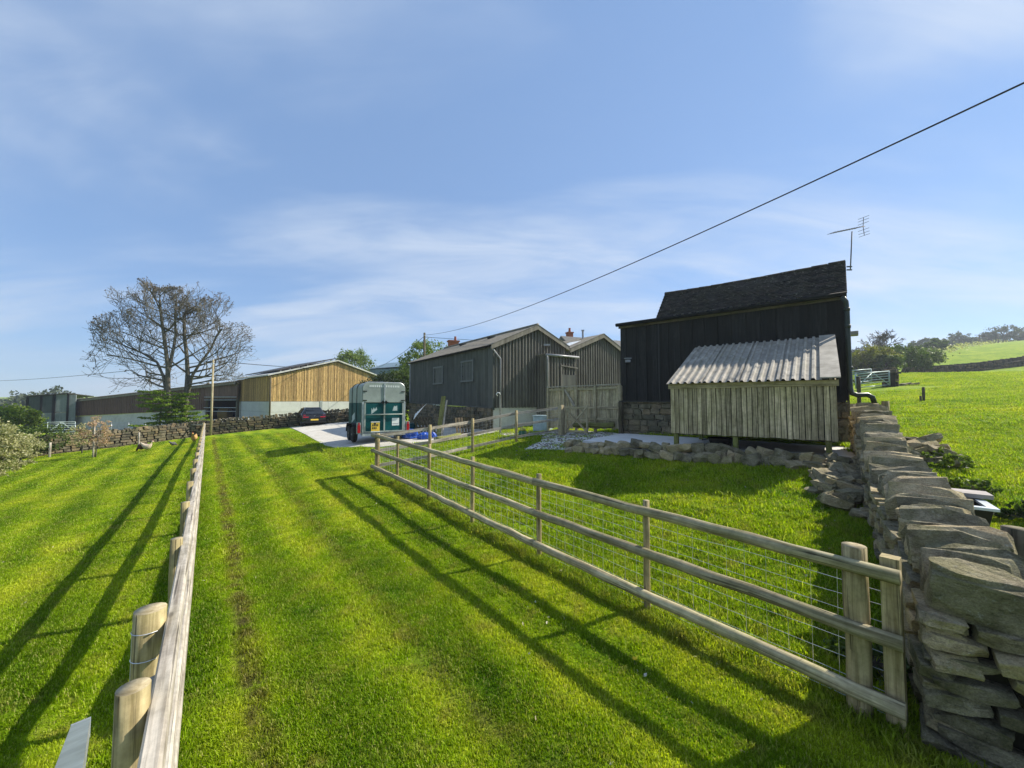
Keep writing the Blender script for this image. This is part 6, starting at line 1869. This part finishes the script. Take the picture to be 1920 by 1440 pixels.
# --- big bare ash with two stems
def ash():
    r_ = random.Random(11)
    base1 = P(316, 800, 35); base1.z = GZ(base1.x, base1.y); base2 = P(345, 798, 36); base2.z = GZ(base2.x, base2.y)
    t = thing('ash_tree', 'large bare ash tree with two forked trunks behind the far wall', 'tree', base1)
    cenp = P(325, 652, 35.5); RX, RZ_, RY = 6.5, 6.0, 4.6
    def inside(p):
        d = p - cenp
        return (d.x / RX) ** 2 + (d.y / RY) ** 2 + (d.z / RZ_) ** 2
    wood = MB(); twig = MB(); bv, bf_ = [], []
    def branch(p, d, L, r, lev):
        n = 5 if lev < 3 else 3
        pts = [p.copy()]; rs = [r]
        cur = p.copy(); dd = d.copy()
        for i in range(n):
            dd = (dd + Vector((r_.gauss(0, .12), r_.gauss(0, .12), r_.gauss(0, .08) + (.05 if lev < 4 else .12)))).normalized()
            cur = cur + dd * (L / n)
            if inside(cur) > (.74 + 1.0 * noise.noise(cur * .55)) * (1.0 if lev < 4 else 1.2): break
            pts.append(cur.copy()); rs.append(max(.012, r * (1 - .68 * (i + 1) / n)))
        if len(pts) < 2: return
        (wood if lev < 3 else twig).tube(pts, rs, 8 if lev < 2 else 5 if lev < 4 else 3, caps=False)
        if lev >= 5:
            for k in range(r_.choice((0, 1, 2))): leaf_quad(bv, bf_, pts[-1] + Vector((r_.gauss(0, .07), r_.gauss(0, .07), r_.gauss(0, .06))), r_.uniform(.05, .10), r_)
            return
        nch = {0: 4, 1: 4, 2: 4, 3: 3, 4: r_.choice((1, 2))}[lev]
        for k in range(nch):
            f = (.35 + .65 * (k + r_.random() * .6) / nch) if lev else (.42 + .58 * (k + .4) / nch)
            f = min(f, .99) * (len(pts) - 1)
            i = int(f); q = pts[i].lerp(pts[min(i + 1, len(pts) - 1)], f - i)
            ax = dd.orthogonal().normalized(); ax.rotate(Matrix.Rotation(r_.uniform(0, 6.28), 3, dd))
            spread = r_.uniform(.55, 1.05) if lev else r_.uniform(.6, 1.15)
            nd = (dd * math.cos(spread) + ax * math.sin(spread)); nd.y *= .8
            nd.z += .10 if lev else .05
            if k == nch - 1 and lev < 4: nd = (dd + ax * .25)
            nd.normalize()
            branch(q, nd, L * r_.uniform(.52, .74), max(.013, rs[min(i, len(rs) - 1)] * r_.uniform(.45, .62)), lev + 1)
    def stem(base, mids, r0):
        pts = [base - Z * .4] + [P(*m_) for m_ in mids]
        rs = [r0 * (1 - .55 * i / len(pts)) for i in range(len(pts))]
        wood.tube(pts, rs, 10, caps=False)
        for i in range(2, len(pts)):
            for k in range(1 if i % 2 else 2):
                d = Vector((r_.choice((-1, 1)) * r_.uniform(.6, 1), r_.uniform(-.7, .7), r_.uniform(.15, .8))).normalized()
                branch(pts[i], d, r_.uniform(3.4, 4.8), rs[i] * .55, 1)
        d = (pts[-1] - pts[-2]).normalized()
        branch(pts[-1], d, 4.6, rs[-1], 0)
    stem(base1, [(314, 735, 35), (315, 690, 35), (311, 655, 35), (307, 625, 35), (303, 600, 34.8)], .21)
    stem(base1 + Z * 2.2, [(316, 700, 35), (325, 655, 35.3), (330, 625, 35.5), (328, 600, 35.5)], .15)
    stem(base2, [(350, 735, 36), (352, 700, 36), (350, 665, 36), (346, 630, 36.2), (345, 600, 36.2)], .22)
    stem(base2 + Z * 2.4, [(360, 705, 36), (376, 680, 36), (395, 655, 36), (405, 632, 36)], .14)
    stem(base1 + Z * 2.6, [(306, 705, 35), (295, 680, 35), (280, 668, 35), (262, 660, 35)], .13)
    # low sweeping limbs
    for (a, bq) in (((315, 715, 35), (-1, .2, .05)), ((350, 705, 36), (1, .1, -.02)), ((314, 690, 35), (-1, -.2, .25)), ((352, 690, 36), (1, .3, .2)), ((314, 728, 35), (-1, .1, .12)), ((350, 722, 36), (1, -.2, .1)), ((314, 705, 35), (-.8, .4, .0)), ((352, 712, 36), (.9, .4, .05))):
        branch(P(*a), Vector(bq).normalized(), 5.4, .09, 1)
    wood.build('trunk', M['bark'], t, True)
    twig.build('twigs', M['bark'], t, True, kind='stuff')
    leaves_obj('buds', bv, bf_, M['bud'], t)
ash()
# --- layered conifer-like shrub at its foot
def layered(label, base, h, rx, nlay, seed, mat):
    r_ = random.Random(seed); base = Vector(base)
    t = thing('evergreen_shrub', label, 'shrub', base)
    v, f = [], []; mb = MB()
    mb.tube([base - Z * .2, base + Z * h * .95], [.10, .03], 7)
    for L in range(nlay):
        z = h * (.16 + .82 * L / nlay)
        for k in range(r_.randint(5, 7)):
            a = r_.uniform(0, 6.28); ln = rx * (1.0 - .45 * L / nlay) * r_.uniform(.4, 1.1)
            d = Vector((math.cos(a), math.sin(a) * .7, r_.uniform(-.06, .14)))
            p0 = base + Z * z; p1 = p0 + d * ln
            mb.tube([p0, p1], [.03, .008], 4, caps=False)
            for q in range(int(75 * ln)):
                u = r_.random() ** .7
                c = p0.lerp(p1, u) + Vector((r_.gauss(0, .16), r_.gauss(0, .16), r_.gauss(0, .05))) * (1.2 - u * .6)
                leaf_quad(v, f, c, r_.uniform(.05, .12), r_)
    mb.build('trunk', M['bark'], t, True); leaves_obj('crown', v, f, M[mat], t)
b = P(300, 800, 33.5); b.z = GZ(b.x, b.y); layered('bright green layered evergreen at the foot of the bare ash tree', b, 4.1, 3.0, 9, 4, 'leaf_conifer')
b = P(342, 798, 34.2); b.z = GZ(b.x, b.y); layered('second layered evergreen, right of the bright one under the ash', b, 3.9, 2.3, 9, 8, 'leaf_conifer')
def gbase(px, py, Yd): 
    q = P(px, py, Yd); q.z = GZ(q.x, q.y); return q
leafy('blossom_tree', 'pale catkin-covered bush hanging in at the left edge above the orchard lawn', 'bush', gbase(-14, 905, 12.6), 2.3, .70, 1.0, 130, 70, .035, 'leaf_olive', .05, seed=3, stems=3)
leafy('blossom_tree', 'lower pale bush in front of the stone wall, right of the catkin bush', 'bush', gbase(40, 868, 16.5), 1.5, .55, .7, 70, 70, .035, 'leaf_olive', .04, seed=4, stems=3)
leafy('laurel_bush', 'glossy green bush growing over the end of the far stone wall', 'bush', gbase(62, 838, 21), 1.7, 1.2, .75, 60, 60, .06, 'leaf_mid', .06, seed=5, stems=2)
leafy('hedge_tree', 'rounded green tree at the far left beside the windbreak shed', 'tree', gbase(14, 800, 34), 3.1, 2.2, 1.3, 80, 60, .12, 'leaf_fresh', .12, seed=6)
leafy('pink_sapling', 'young pink blossoming sapling tied to a stake on the orchard lawn', 'sapling', gbase(178, 864, 18.8), 1.95, .62, .72, 70, 30, .032, 'blossom', .025, seed=7, stems=2)
q = gbase(174, 865, 18.7); m_ = MB(); rough_tube(m_, q - Z * .2, q + Z * 1.8, .035, 8, 3); tag(m_.build('tree_stake', M['lane_rail'], None, True), 'pale upright stake holding the pink blossoming sapling', 'stake')
leafy('pink_sapling', 'sparse green sapling left of the staked pink one, close to the wall', 'sapling', gbase(152, 850, 21), 1.6, .55, .6, 36, 26, .04, 'leaf_olive', .025, seed=17, stems=2)
leafy('far_tree', 'pale fresh green tree rising behind the golden barn roof', 'tree', gbase(662, 760, 82), 13.2, 4.1, 4.6, 150, 60, .19, 'leaf_fresh', .3, seed=8)
leafy('far_tree', 'fresh green tree behind the dark pole and corrugated barn', 'tree', gbase(800, 720, 50), 9.8, 3.3, 3.6, 150, 60, .14, 'leaf_fresh', .25, seed=9)
leafy('far_tree', 'dense green tree at the left end of the dark corrugated barn', 'tree', gbase(757, 770, 36), 5.2, 1.7, 2.2, 110, 70, .09, 'leaf_mid', .15, seed=10)
leafy('dark_shrub', 'very dark evergreen mass behind the horse trailer', 'shrub', gbase(722, 775, 33), 4.4, 2.0, 2.0, 120, 70, .09, 'leaf_dark', .15, seed=12, stems=2)
leafy('dark_shrub', 'dark bramble bank between the trailer and the corrugated barn', 'shrub', gbase(752, 785, 29), 2.6, 1.6, 1.2, 90, 60, .07, 'leaf_dark', .1, seed=13, stems=2)
# weeds along the walls
def weeds(label, x, y, rx, h, n, seed, mat='leaf_mid', ls=.035):
    leafy('nettle_clump', label, 'weeds', G((x, y)), h, rx, h * .5, n, 26, ls, mat, .008, cz=h * .45, seed=seed, stems=4)
weeds('nettles growing among the fallen stones beyond the coped wall', 8.55, 7.6, .40, .40, 26, 21, 'leaf_fresh', .04)
weeds('leafy nettle patch in the pasture beside the coped wall, nearer than the fallen stones', 7.7, 6.45, .36, .26, 20, 22, 'leaf_fresh', .04)
weeds('dark tuft of rushes in the pasture above the water trough', 7.35, 5.55, .36, .22, 20, 23, 'leaf_dark', .04)
weeds('small dark thistle clump alone in the sunny pasture', 9.4, 6.15, .12, .14, 8, 25, 'leaf_dark', .03)
weeds('low weeds at the foot of the lane fence strainer post by the wall', 2.95, 3.25, .28, .26, 22, 26, 'leaf_mid', .03)
# hedgerow and hill trees on the right
far = [('hedge_tree', 'yellow green rounded tree above the field gate beyond the barn', 1634, 697, 52, 3.4, 2.6, 1.6, 'leaf_yel', .13),
       ('hedge_tree', 'dark green tree hard against the barn corner above the field gate', 1607, 697, 55, 3.0, 2.2, 1.6, 'leaf_mid', .15),
       ('hedge_tree', 'broad mid green tree in the hedgerow right of the bare oak', 1690, 694, 54, 3.5, 3.0, 1.7, 'leaf_mid', .15),
       ('hedge_tree', 'last green hedgerow tree before the open hill', 1728, 692, 55, 3.1, 2.2, 1.5, 'leaf_mid', .15),
       ('hedge_tree', 'small grey green bush below the bare oak', 1664, 695, 50, 2.0, 1.6, 1.0, 'leaf_mid', .13),
       ('hill_tree', 'lone small bush on the green hillside', 1757, 668, 95, 4.2, 2.4, 2.0, 'leaf_mid', .3)]
for i, (nm, lab, px, pb_, Yd, h, rx, rz_, mat, ls) in enumerate(far):
    b = P(px, pb_, Yd); g = GZ(b.x, b.y); top = b.z + h
    b.z = min(g, b.z)
    leafy(nm, lab, 'tree', b, top - b.z, rx, rz_, 90, 50, ls, mat, .2, seed=40 + i, group='hedgerow trees beyond the field gate')
# broken scrub line climbing the hill
sc_ = thing('hillside_scrub', 'broken line of rough scrub climbing the green hillside above the field wall', 'scrub', G((88, 80)))
rs_ = random.Random(8); sv_, sf_ = [], []
for i in range(26):
    f = i / 25; a_ = P(1765 + 95 * f, 689 - 34 * f, 80 + 50 * f)
    for k in range(40 if rs_.random() < .7 else 8):
        q = Vector((a_.x + rs_.gauss(0, 1.1), a_.y + rs_.gauss(0, 2.0), 0)); q.z = GZ(q.x, q.y) + abs(rs_.gauss(0, .5))
        leaf_quad(sv_, sf_, q, rs_.uniform(.12, .3), rs_)
leaves_obj('leaves', sv_, sf_, M['leaf_olive'], sc_)
sky_trees = [(1742, 660, 5.6, 3.2, 'round dark pine, first from the left on the skyline ridge'), (1745 + 28, 659, 5.0, 4.2, 'wide flat pine, second from the left on the skyline ridge'), (1798, 656, 7.2, 3.8, 'taller pine, third from the left on the skyline ridge'), (1826, 652, 4.5, 3.6, 'low rounded tree at the foot of the hilltop poles'),
             (1857, 648, 6.0, 3.0, 'dome shaped tree between the two hilltop poles'), (1885, 646, 8.0, 5.0, 'broad pale tree right of the hilltop poles'), (1917, 645, 6.0, 4.0, 'tree on the ridge at the right edge of the view'), (1716, 664, 5.5, 2.4, 'thin pine pair behind the hedgerow on the skyline')]
for i, (px, pb_, h, rx, lab) in enumerate(sky_trees):
    b = P(px, pb_, 160); top = b.z + h
    b.z = min(GZ(b.x, b.y), b.z)
    leafy('ridge_tree', lab, 'tree', b, top - b.z, rx, h * .42, 60, 34, .34, 'leaf_far', .35, seed=70 + i, group='trees on the skyline ridge')
# bare oak on the right skyline
def bare(label, base, h, rx, seed, name='oak_tree', mat='bark', rmin=.03):
    r_ = random.Random(seed); base = Vector(base)
    t = thing(name, label, 'tree', base); mb = MB(); tw = MB()
    def br(p, d, L, r, lev):
        pts = [p]; cur = p
        for i in range(3):
            d = (d + Vector((r_.gauss(0, .18), r_.gauss(0, .18), r_.gauss(0, .12)))).normalized(); cur = cur + d * L / 3; pts.append(cur)
        (mb if lev < 2 else tw).tube(pts, [max(rmin, r * (1 - .2 * i)) for i in range(4)], 6 if lev < 2 else 3, caps=False)
        if lev > 4: return
        for k in range(4 if lev else 7):
            ax = d.orthogonal().normalized(); ax.rotate(Matrix.Rotation(r_.uniform(0, 6.28), 3, d))
            s_ = r_.uniform(.5, 1.0); nd = (d * math.cos(s_) + ax * math.sin(s_)); nd.z = nd.z * .8 + .1
            br(pts[r_.choice((1, 2, 3))] if lev else pts[r_.choice((2, 3))], nd.normalized(), L * r_.uniform(.55, .75), r * .5, lev + 1)
    br(base - Z * .3, Z.copy(), h * .45, h * .035, 0)
    mb.build('trunk', M[mat], t, True); tw.build('twigs', M[mat], t, True, kind='stuff')
b = P(1662, 697, 62); b.z = GZ(b.x, b.y); bare('grey bare-branched oak standing above the hedgerow beyond the gate', b, P(1662, 623, 62).z - b.z, 4, 5)
b = P(1612, 697, 66); b.z = GZ(b.x, b.y); bare('thin bare tree beside the barn corner, left of the grey oak', b, P(1612, 645, 66).z - b.z, 3, 6)
# far wooded skyline at the left
for i, (px, top, Yd, rx, lab) in enumerate(((90, 734, 120, 9, 'far grey green treetop above the windbreak shed roof'), (25, 748, 130, 12, 'far grey wood on the skyline at the left edge'), (62, 750, 115, 8, 'far grey treetop touching the left end of the windbreak shed'))):
    b = P(px, 765, Yd); tz = P(px, top, Yd).z; b.z = GZ(b.x, b.y)
    leafy('distant_tree', lab, 'tree', b, tz - b.z, rx, (tz - b.z) * .45, 70, 40, .5, 'leaf_far', .4, seed=90 + i, group='far trees on the left skyline')

# ------------------------------------------------------------------ hens
def hen(px, py, Yd, face, mat, lab, scale=1.0, peck=False):
    g = gp(px, py)
    t = thing('hen', lab, 'hen', g, 'hens on the orchard lawn', rz=face)
    # one continuous lofted body: tail tip, rump, chest, neck, head, beak root (local x forward)
    ring = [(-.24, .34, .015, .02), (-.19, .32, .03, .05), (-.14, .26, .07, .085), (-.06, .20, .105, .11), (.03, .185, .115, .12), (.10, .20, .10, .11), (.145, .26, .07, .075), (.16, .33, .045, .05), (.17, .385, .042, .045), (.20, .40, .034, .034), (.225, .395, .014, .016)]
    if peck: ring = ring[:6] + [(.16, .17, .06, .07), (.21, .11, .045, .05), (.24, .06, .04, .04), (.25, .03, .03, .03), (.255, .012, .01, .01)]
    m = MB(); n = 12
    for (x, z, ry, rz2) in ring:
        for k in range(n):
            a = 2 * math.pi * k / n; m.v.append((x * scale, ry * math.cos(a) * scale, (z + rz2 * math.sin(a)) * scale))
    for j in range(len(ring) - 1):
        for k in range(n):
            k2 = (k + 1) % n; m.face((j * n + k, j * n + k2, (j + 1) * n + k2, (j + 1) * n + k))
    m.face([k for k in range(n)][::-1]); m.face([(len(ring) - 1) * n + k for k in range(n)])
    m.build('body', M[mat], t, True, local=True)
    hz = .40 if not peck else .05; hx_ = .19 if not peck else .245
    m = MB(); m.obox((hx_ * scale - .02, -.006, (hz + .03) * scale), (.05 * scale, 0, 0), (0, .012, 0), (0, 0, .035 * scale)); m.build('comb', M['comb'], t, local=True)
    m = MB(); m.tube([((hx_ + .03) * scale, 0, (hz - .005) * scale), ((hx_ + .075) * scale, 0, (hz - .02) * scale)], [.012 * scale, .002], 6); m.build('beak', M['beak'], t, local=True)
    for s_ in (-1, 1):
        m = MB(); m.tube([(.01 * scale, s_ * .045 * scale, .10 * scale), (.0, s_ * .045 * scale, .0)], .009 * scale, 6); m.tube([(.0, s_ * .045 * scale, .006), (.05 * scale, s_ * .045 * scale, .004)], .007, 5); m.build('leg', M['beak'], t, local=True)
hen(266, 846, 24, 3.0, 'hen_brown', 'dark brown hen pecking, left of the pale one in the pair', 1.25, True)
hen(275, 846, 24, .3, 'hen_pale', 'pale buff hen standing right beside the dark brown one', 1.25)
hen(364, 829, 25, -1.2, 'hen_buff', 'golden buff hen near the far end of the pale lane fence', 1.35)
hen(324, 837, 25, 1.0, 'hen_grey', 'small dark grey hen alone between the pair and the fence', .8, True)
# dandelion in the lane
g = gp(1190, 1247); t = thing('dandelion', 'single yellow dandelion flower in the mown lane', 'flower', g)
part(lambda m: m.lathe(g + Z * .05, [(.006, 0), (.02, .004), (.018, .012), (.004, .016)], 10), 'flower_head', M['flower'], t)
part(lambda m: m.tube([g, g + Z * .05], .002, 5), 'stalk', M['can_green'], t)

# dry leaves and pale litter on the paddock and verge (uncountable)
lv, lfc = [], []
rl_ = random.Random(33)
for i in range(700):
    if i < 450: x, y = rl_.uniform(-1.5, 6.0), rl_.uniform(4.5, 12.0)
    else:
        s_ = rl_.uniform(1.0, 22); la = rl_.gauss(3.2, .5) if i % 2 else rl_.uniform(-3, 3.5); p_ = U * s_ + NR * la; x, y = p_.x, p_.y
    la = x * NR.x + y * NR.y
    if i < 450 and (la < 3.95 or (x - WA.x) * -WSIDE.x + (y - WA.y) * -WSIDE.y < .3): continue
    if in_poly(np.array([x]), np.array([y]), PATIO)[0]: continue
    leaf_quad(lv, lfc, Vector((x, y, GZ(x, y) + rl_.uniform(.012, .03))), rl_.uniform(.008, .024), rl_)
me_ = bpy.data.meshes.new('leaf_litter'); me_.from_pydata(lv, [], lfc); me_.materials.append(M['litter'])
link('leaf_litter', me_, None, 'stuff')['label'] = 'scattered dry leaves and pale litter in the grass'

# ------------------------------------------------------------------ grass blades (uncountable)
def tuft(seed, nbl, hmin, hmax, rad):
    r_ = random.Random(seed); v, f = [], []
    for i in range(nbl):
        a = r_.uniform(0, 6.28); rr_ = rad * math.sqrt(r_.random())
        x, y = rr_ * math.cos(a), rr_ * math.sin(a)
        h = r_.uniform(hmin, hmax); w = r_.uniform(.0022, .0042)
        la = r_.uniform(0, 6.28); ln = h * r_.uniform(.15, .95)
        wa = la + 1.57 + r_.uniform(-.5, .5)
        wx, wy = w * math.cos(wa), w * math.sin(wa)
        mx, my = x + .35 * ln * math.cos(la), y + .35 * ln * math.sin(la)
        tx_, ty_ = x + ln * math.cos(la), y + ln * math.sin(la)
        i0 = len(v)
        v += [(x - wx, y - wy, -.01), (x + wx, y + wy, -.01), (mx + wx * .8, my + wy * .8, h * .62), (mx - wx * .8, my - wy * .8, h * .62), (tx_, ty_, h)]
        f += [(i0, i0 + 1, i0 + 2, i0 + 3), (i0 + 3, i0 + 2, i0 + 4)]
    me = bpy.data.meshes.new('grass_tuft'); me.from_pydata(v, [], f); me.materials.append(M['blade'])
    return bpy.data.objects.new('grass_tuft', me)
TUFTS = [tuft(1, 46, .010, .028, .08), tuft(2, 46, .012, .036, .08), tuft(3, 30, .03, .085, .07)]
rng = np.random.default_rng(5)
pts, scl, kinds = [], [], []
bands = [(0.7, 3, 560, 1.0, 1.0), (3, 6, 360, 1.05, 1.0), (6, 12, 150, 1.5, 1.1), (12, 24, 40, 2.4, 1.25), (24, 48, 10, 3.6, 1.5)]
footprints = [DRIVE, PATIO, [tuple((WA + WDIR * a + WSIDE * b).to_2d()) for a, b in ((0, -.02), (WLEN, -.02), (WLEN, WTH), (0, WTH))],
              [tuple(bp(a, r).to_2d()) for a, r in ((-.05, -.05), (6.3, -.05), (6.3, 4.3), (-.05, 4.3))],
              [tuple(gpnt(0, 0, 0).to_2d()), tuple(gpnt(10, 0, 0).to_2d()), tuple((gpnt(10, 0) + WD * 12).to_2d()), tuple((gpnt(0, 0) + WD * 12).to_2d())]]
for y0, y1, den, s, sz_ in bands:
    area = 1.42 * (y1 * y1 - y0 * y0)
    n = int(area * den)
    y = np.sqrt(rng.uniform(y0 * y0, y1 * y1, n)); x = rng.uniform(-1.42, 1.42, n) * y
    ok = np.ones(n, bool)
    for fp in footprints: ok &= ~in_poly(x, y, fp)
    ok &= ~(in_poly(x, y, GRAVEL) & (rng.random(n) < .85))
    ok &= ~((y > 22) & (x < 30) & (x > -30) & (y > 26 + 0 * x))   # nothing behind the buildings and far wall
    lat = x * NR.x + y * NR.y
    rut = (np.abs(lat - .36 - .07 * np.sin(y * 1.3)) < .07) | (np.abs(lat - 1.62 - .05 * np.sin(y)) < .05)
    ok &= ~(rut & (rng.random(n) < .8) & (y < 26))
    x, y, lat = x[ok], y[ok], lat[ok]
    k = (rng.random(len(x)) < .5).astype(int)
    # longer grass under the fences, along the wall and in the paddock and orchard edges
    nearf = (np.abs(lat - 3.72) < .16) | (np.abs(lat + .18) < .14)
    dwall = (x - WA.x) * -WSIDE.x + (y - WA.y) * -WSIDE.y
    nearw = (np.abs(dwall) < .22) | (np.abs(dwall + WTH) < .3)
    fieldside = dwall < -WTH
    padd = (lat > 3.9) & ~fieldside
    lng = (nearf & (rng.random(len(x)) < .45)) | (nearw & (rng.random(len(x)) < .5)) | (padd & (rng.random(len(x)) < .12)) | (fieldside & (rng.random(len(x)) < .12))
    k[lng] = 2
    sc = s * rng.uniform(.75, 1.25, len(x)) * np.where(padd, 1.08, 1.0)
    z = GZA(x, y)
    pts.append(np.stack([x, y, z], -1)); scl.append(np.stack([sc, sc, sc / s * sz_], -1)); kinds.append(k)
pts = np.concatenate(pts); scl = np.concatenate(scl); kinds = np.concatenate(kinds)
gme2 = bpy.data.meshes.new('grass'); gme2.from_pydata(pts.tolist(), [], [])
at_ = gme2.attributes.new('sc', 'FLOAT_VECTOR', 'POINT'); at_.data.foreach_set('vector', scl.astype(np.float32).ravel())
at_ = gme2.attributes.new('kd', 'INT', 'POINT'); at_.data.foreach_set('value', kinds.astype(np.int32))
at_ = gme2.attributes.new('rot', 'FLOAT', 'POINT'); at_.data.foreach_set('value', rng.uniform(0, 6.283, len(pts)).astype(np.float32))
grass = link('grass', gme2, None, 'stuff')
grass['label'] = 'short mown grass blades over the lane, paddock, orchard and pasture'
ng = bpy.data.node_groups.new('scatter_grass', 'GeometryNodeTree')
ng.interface.new_socket('Geometry', in_out='INPUT', socket_type='NodeSocketGeometry')
ng.interface.new_socket('Geometry', in_out='OUTPUT', socket_type='NodeSocketGeometry')
gi = ng.nodes.new('NodeGroupInput'); go = ng.nodes.new('NodeGroupOutput')
jn = ng.nodes.new('GeometryNodeJoinGeometry')
def na(nm, ty):
    n = ng.nodes.new('GeometryNodeInputNamedAttribute'); n.data_type = ty; n.inputs['Name'].default_value = nm
    return n.outputs['Attribute']
a_sc, a_kd, a_rt = na('sc', 'FLOAT_VECTOR'), na('kd', 'INT'), na('rot', 'FLOAT')
cx_ = ng.nodes.new('ShaderNodeCombineXYZ'); ng.links.new(a_rt, cx_.inputs[2])
for k, tf in enumerate(TUFTS):
    oi = ng.nodes.new('GeometryNodeObjectInfo'); oi.inputs['Object'].default_value = tf; oi.inputs['As Instance'].default_value = True
    cmp = ng.nodes.new('FunctionNodeCompare'); cmp.data_type = 'INT'; cmp.operation = 'EQUAL'
    ng.links.new(a_kd, cmp.inputs[2]); cmp.inputs[3].default_value = k
    ip = ng.nodes.new('GeometryNodeInstanceOnPoints')
    ng.links.new(gi.outputs[0], ip.inputs['Points']); ng.links.new(cmp.outputs[0], ip.inputs['Selection'])
    ng.links.new(oi.outputs['Geometry'], ip.inputs['Instance'])
    ng.links.new(cx_.outputs[0], ip.inputs['Rotation']); ng.links.new(a_sc, ip.inputs['Scale'])
    ng.links.new(ip.outputs[0], jn.inputs[0])
ng.links.new(jn.outputs[0], go.inputs[0])
md = grass.modifiers.new('scatter', 'NODES'); md.node_group = ng
print('grass tufts', len(pts))

# ------------------------------------------------------------------ air
hz = MB()
zlo_, zhi_ = float(ZZ.min()) - 1.0, float(ZZ.max()) + 12.0
hz.box(((gx[0] + gx[-1]) / 2, (gy[0] + gy[-1]) / 2, (zlo_ + zhi_) / 2), gx[-1] - gx[0] + 40, gy[-1] - gy[0] + 40, zhi_ - zlo_)
print('haze', zlo_, zhi_)
ho_ = hz.build('haze', [], None, kind='stuff')
hm = bpy.data.materials.new('haze_air'); hm.use_nodes = True
hm.node_tree.nodes.clear()
_o = hm.node_tree.nodes.new('ShaderNodeOutputMaterial'); _v = hm.node_tree.nodes.new('ShaderNodeVolumePrincipled')
_v.inputs['Color'].default_value = (0.80, 0.88, 1.0, 1); _v.inputs['Density'].default_value = 0.0006; _v.inputs['Anisotropy'].default_value = 0.3
hm.node_tree.links.new(_v.outputs[0], _o.inputs['Volume'])
ho_.data.materials.append(hm)
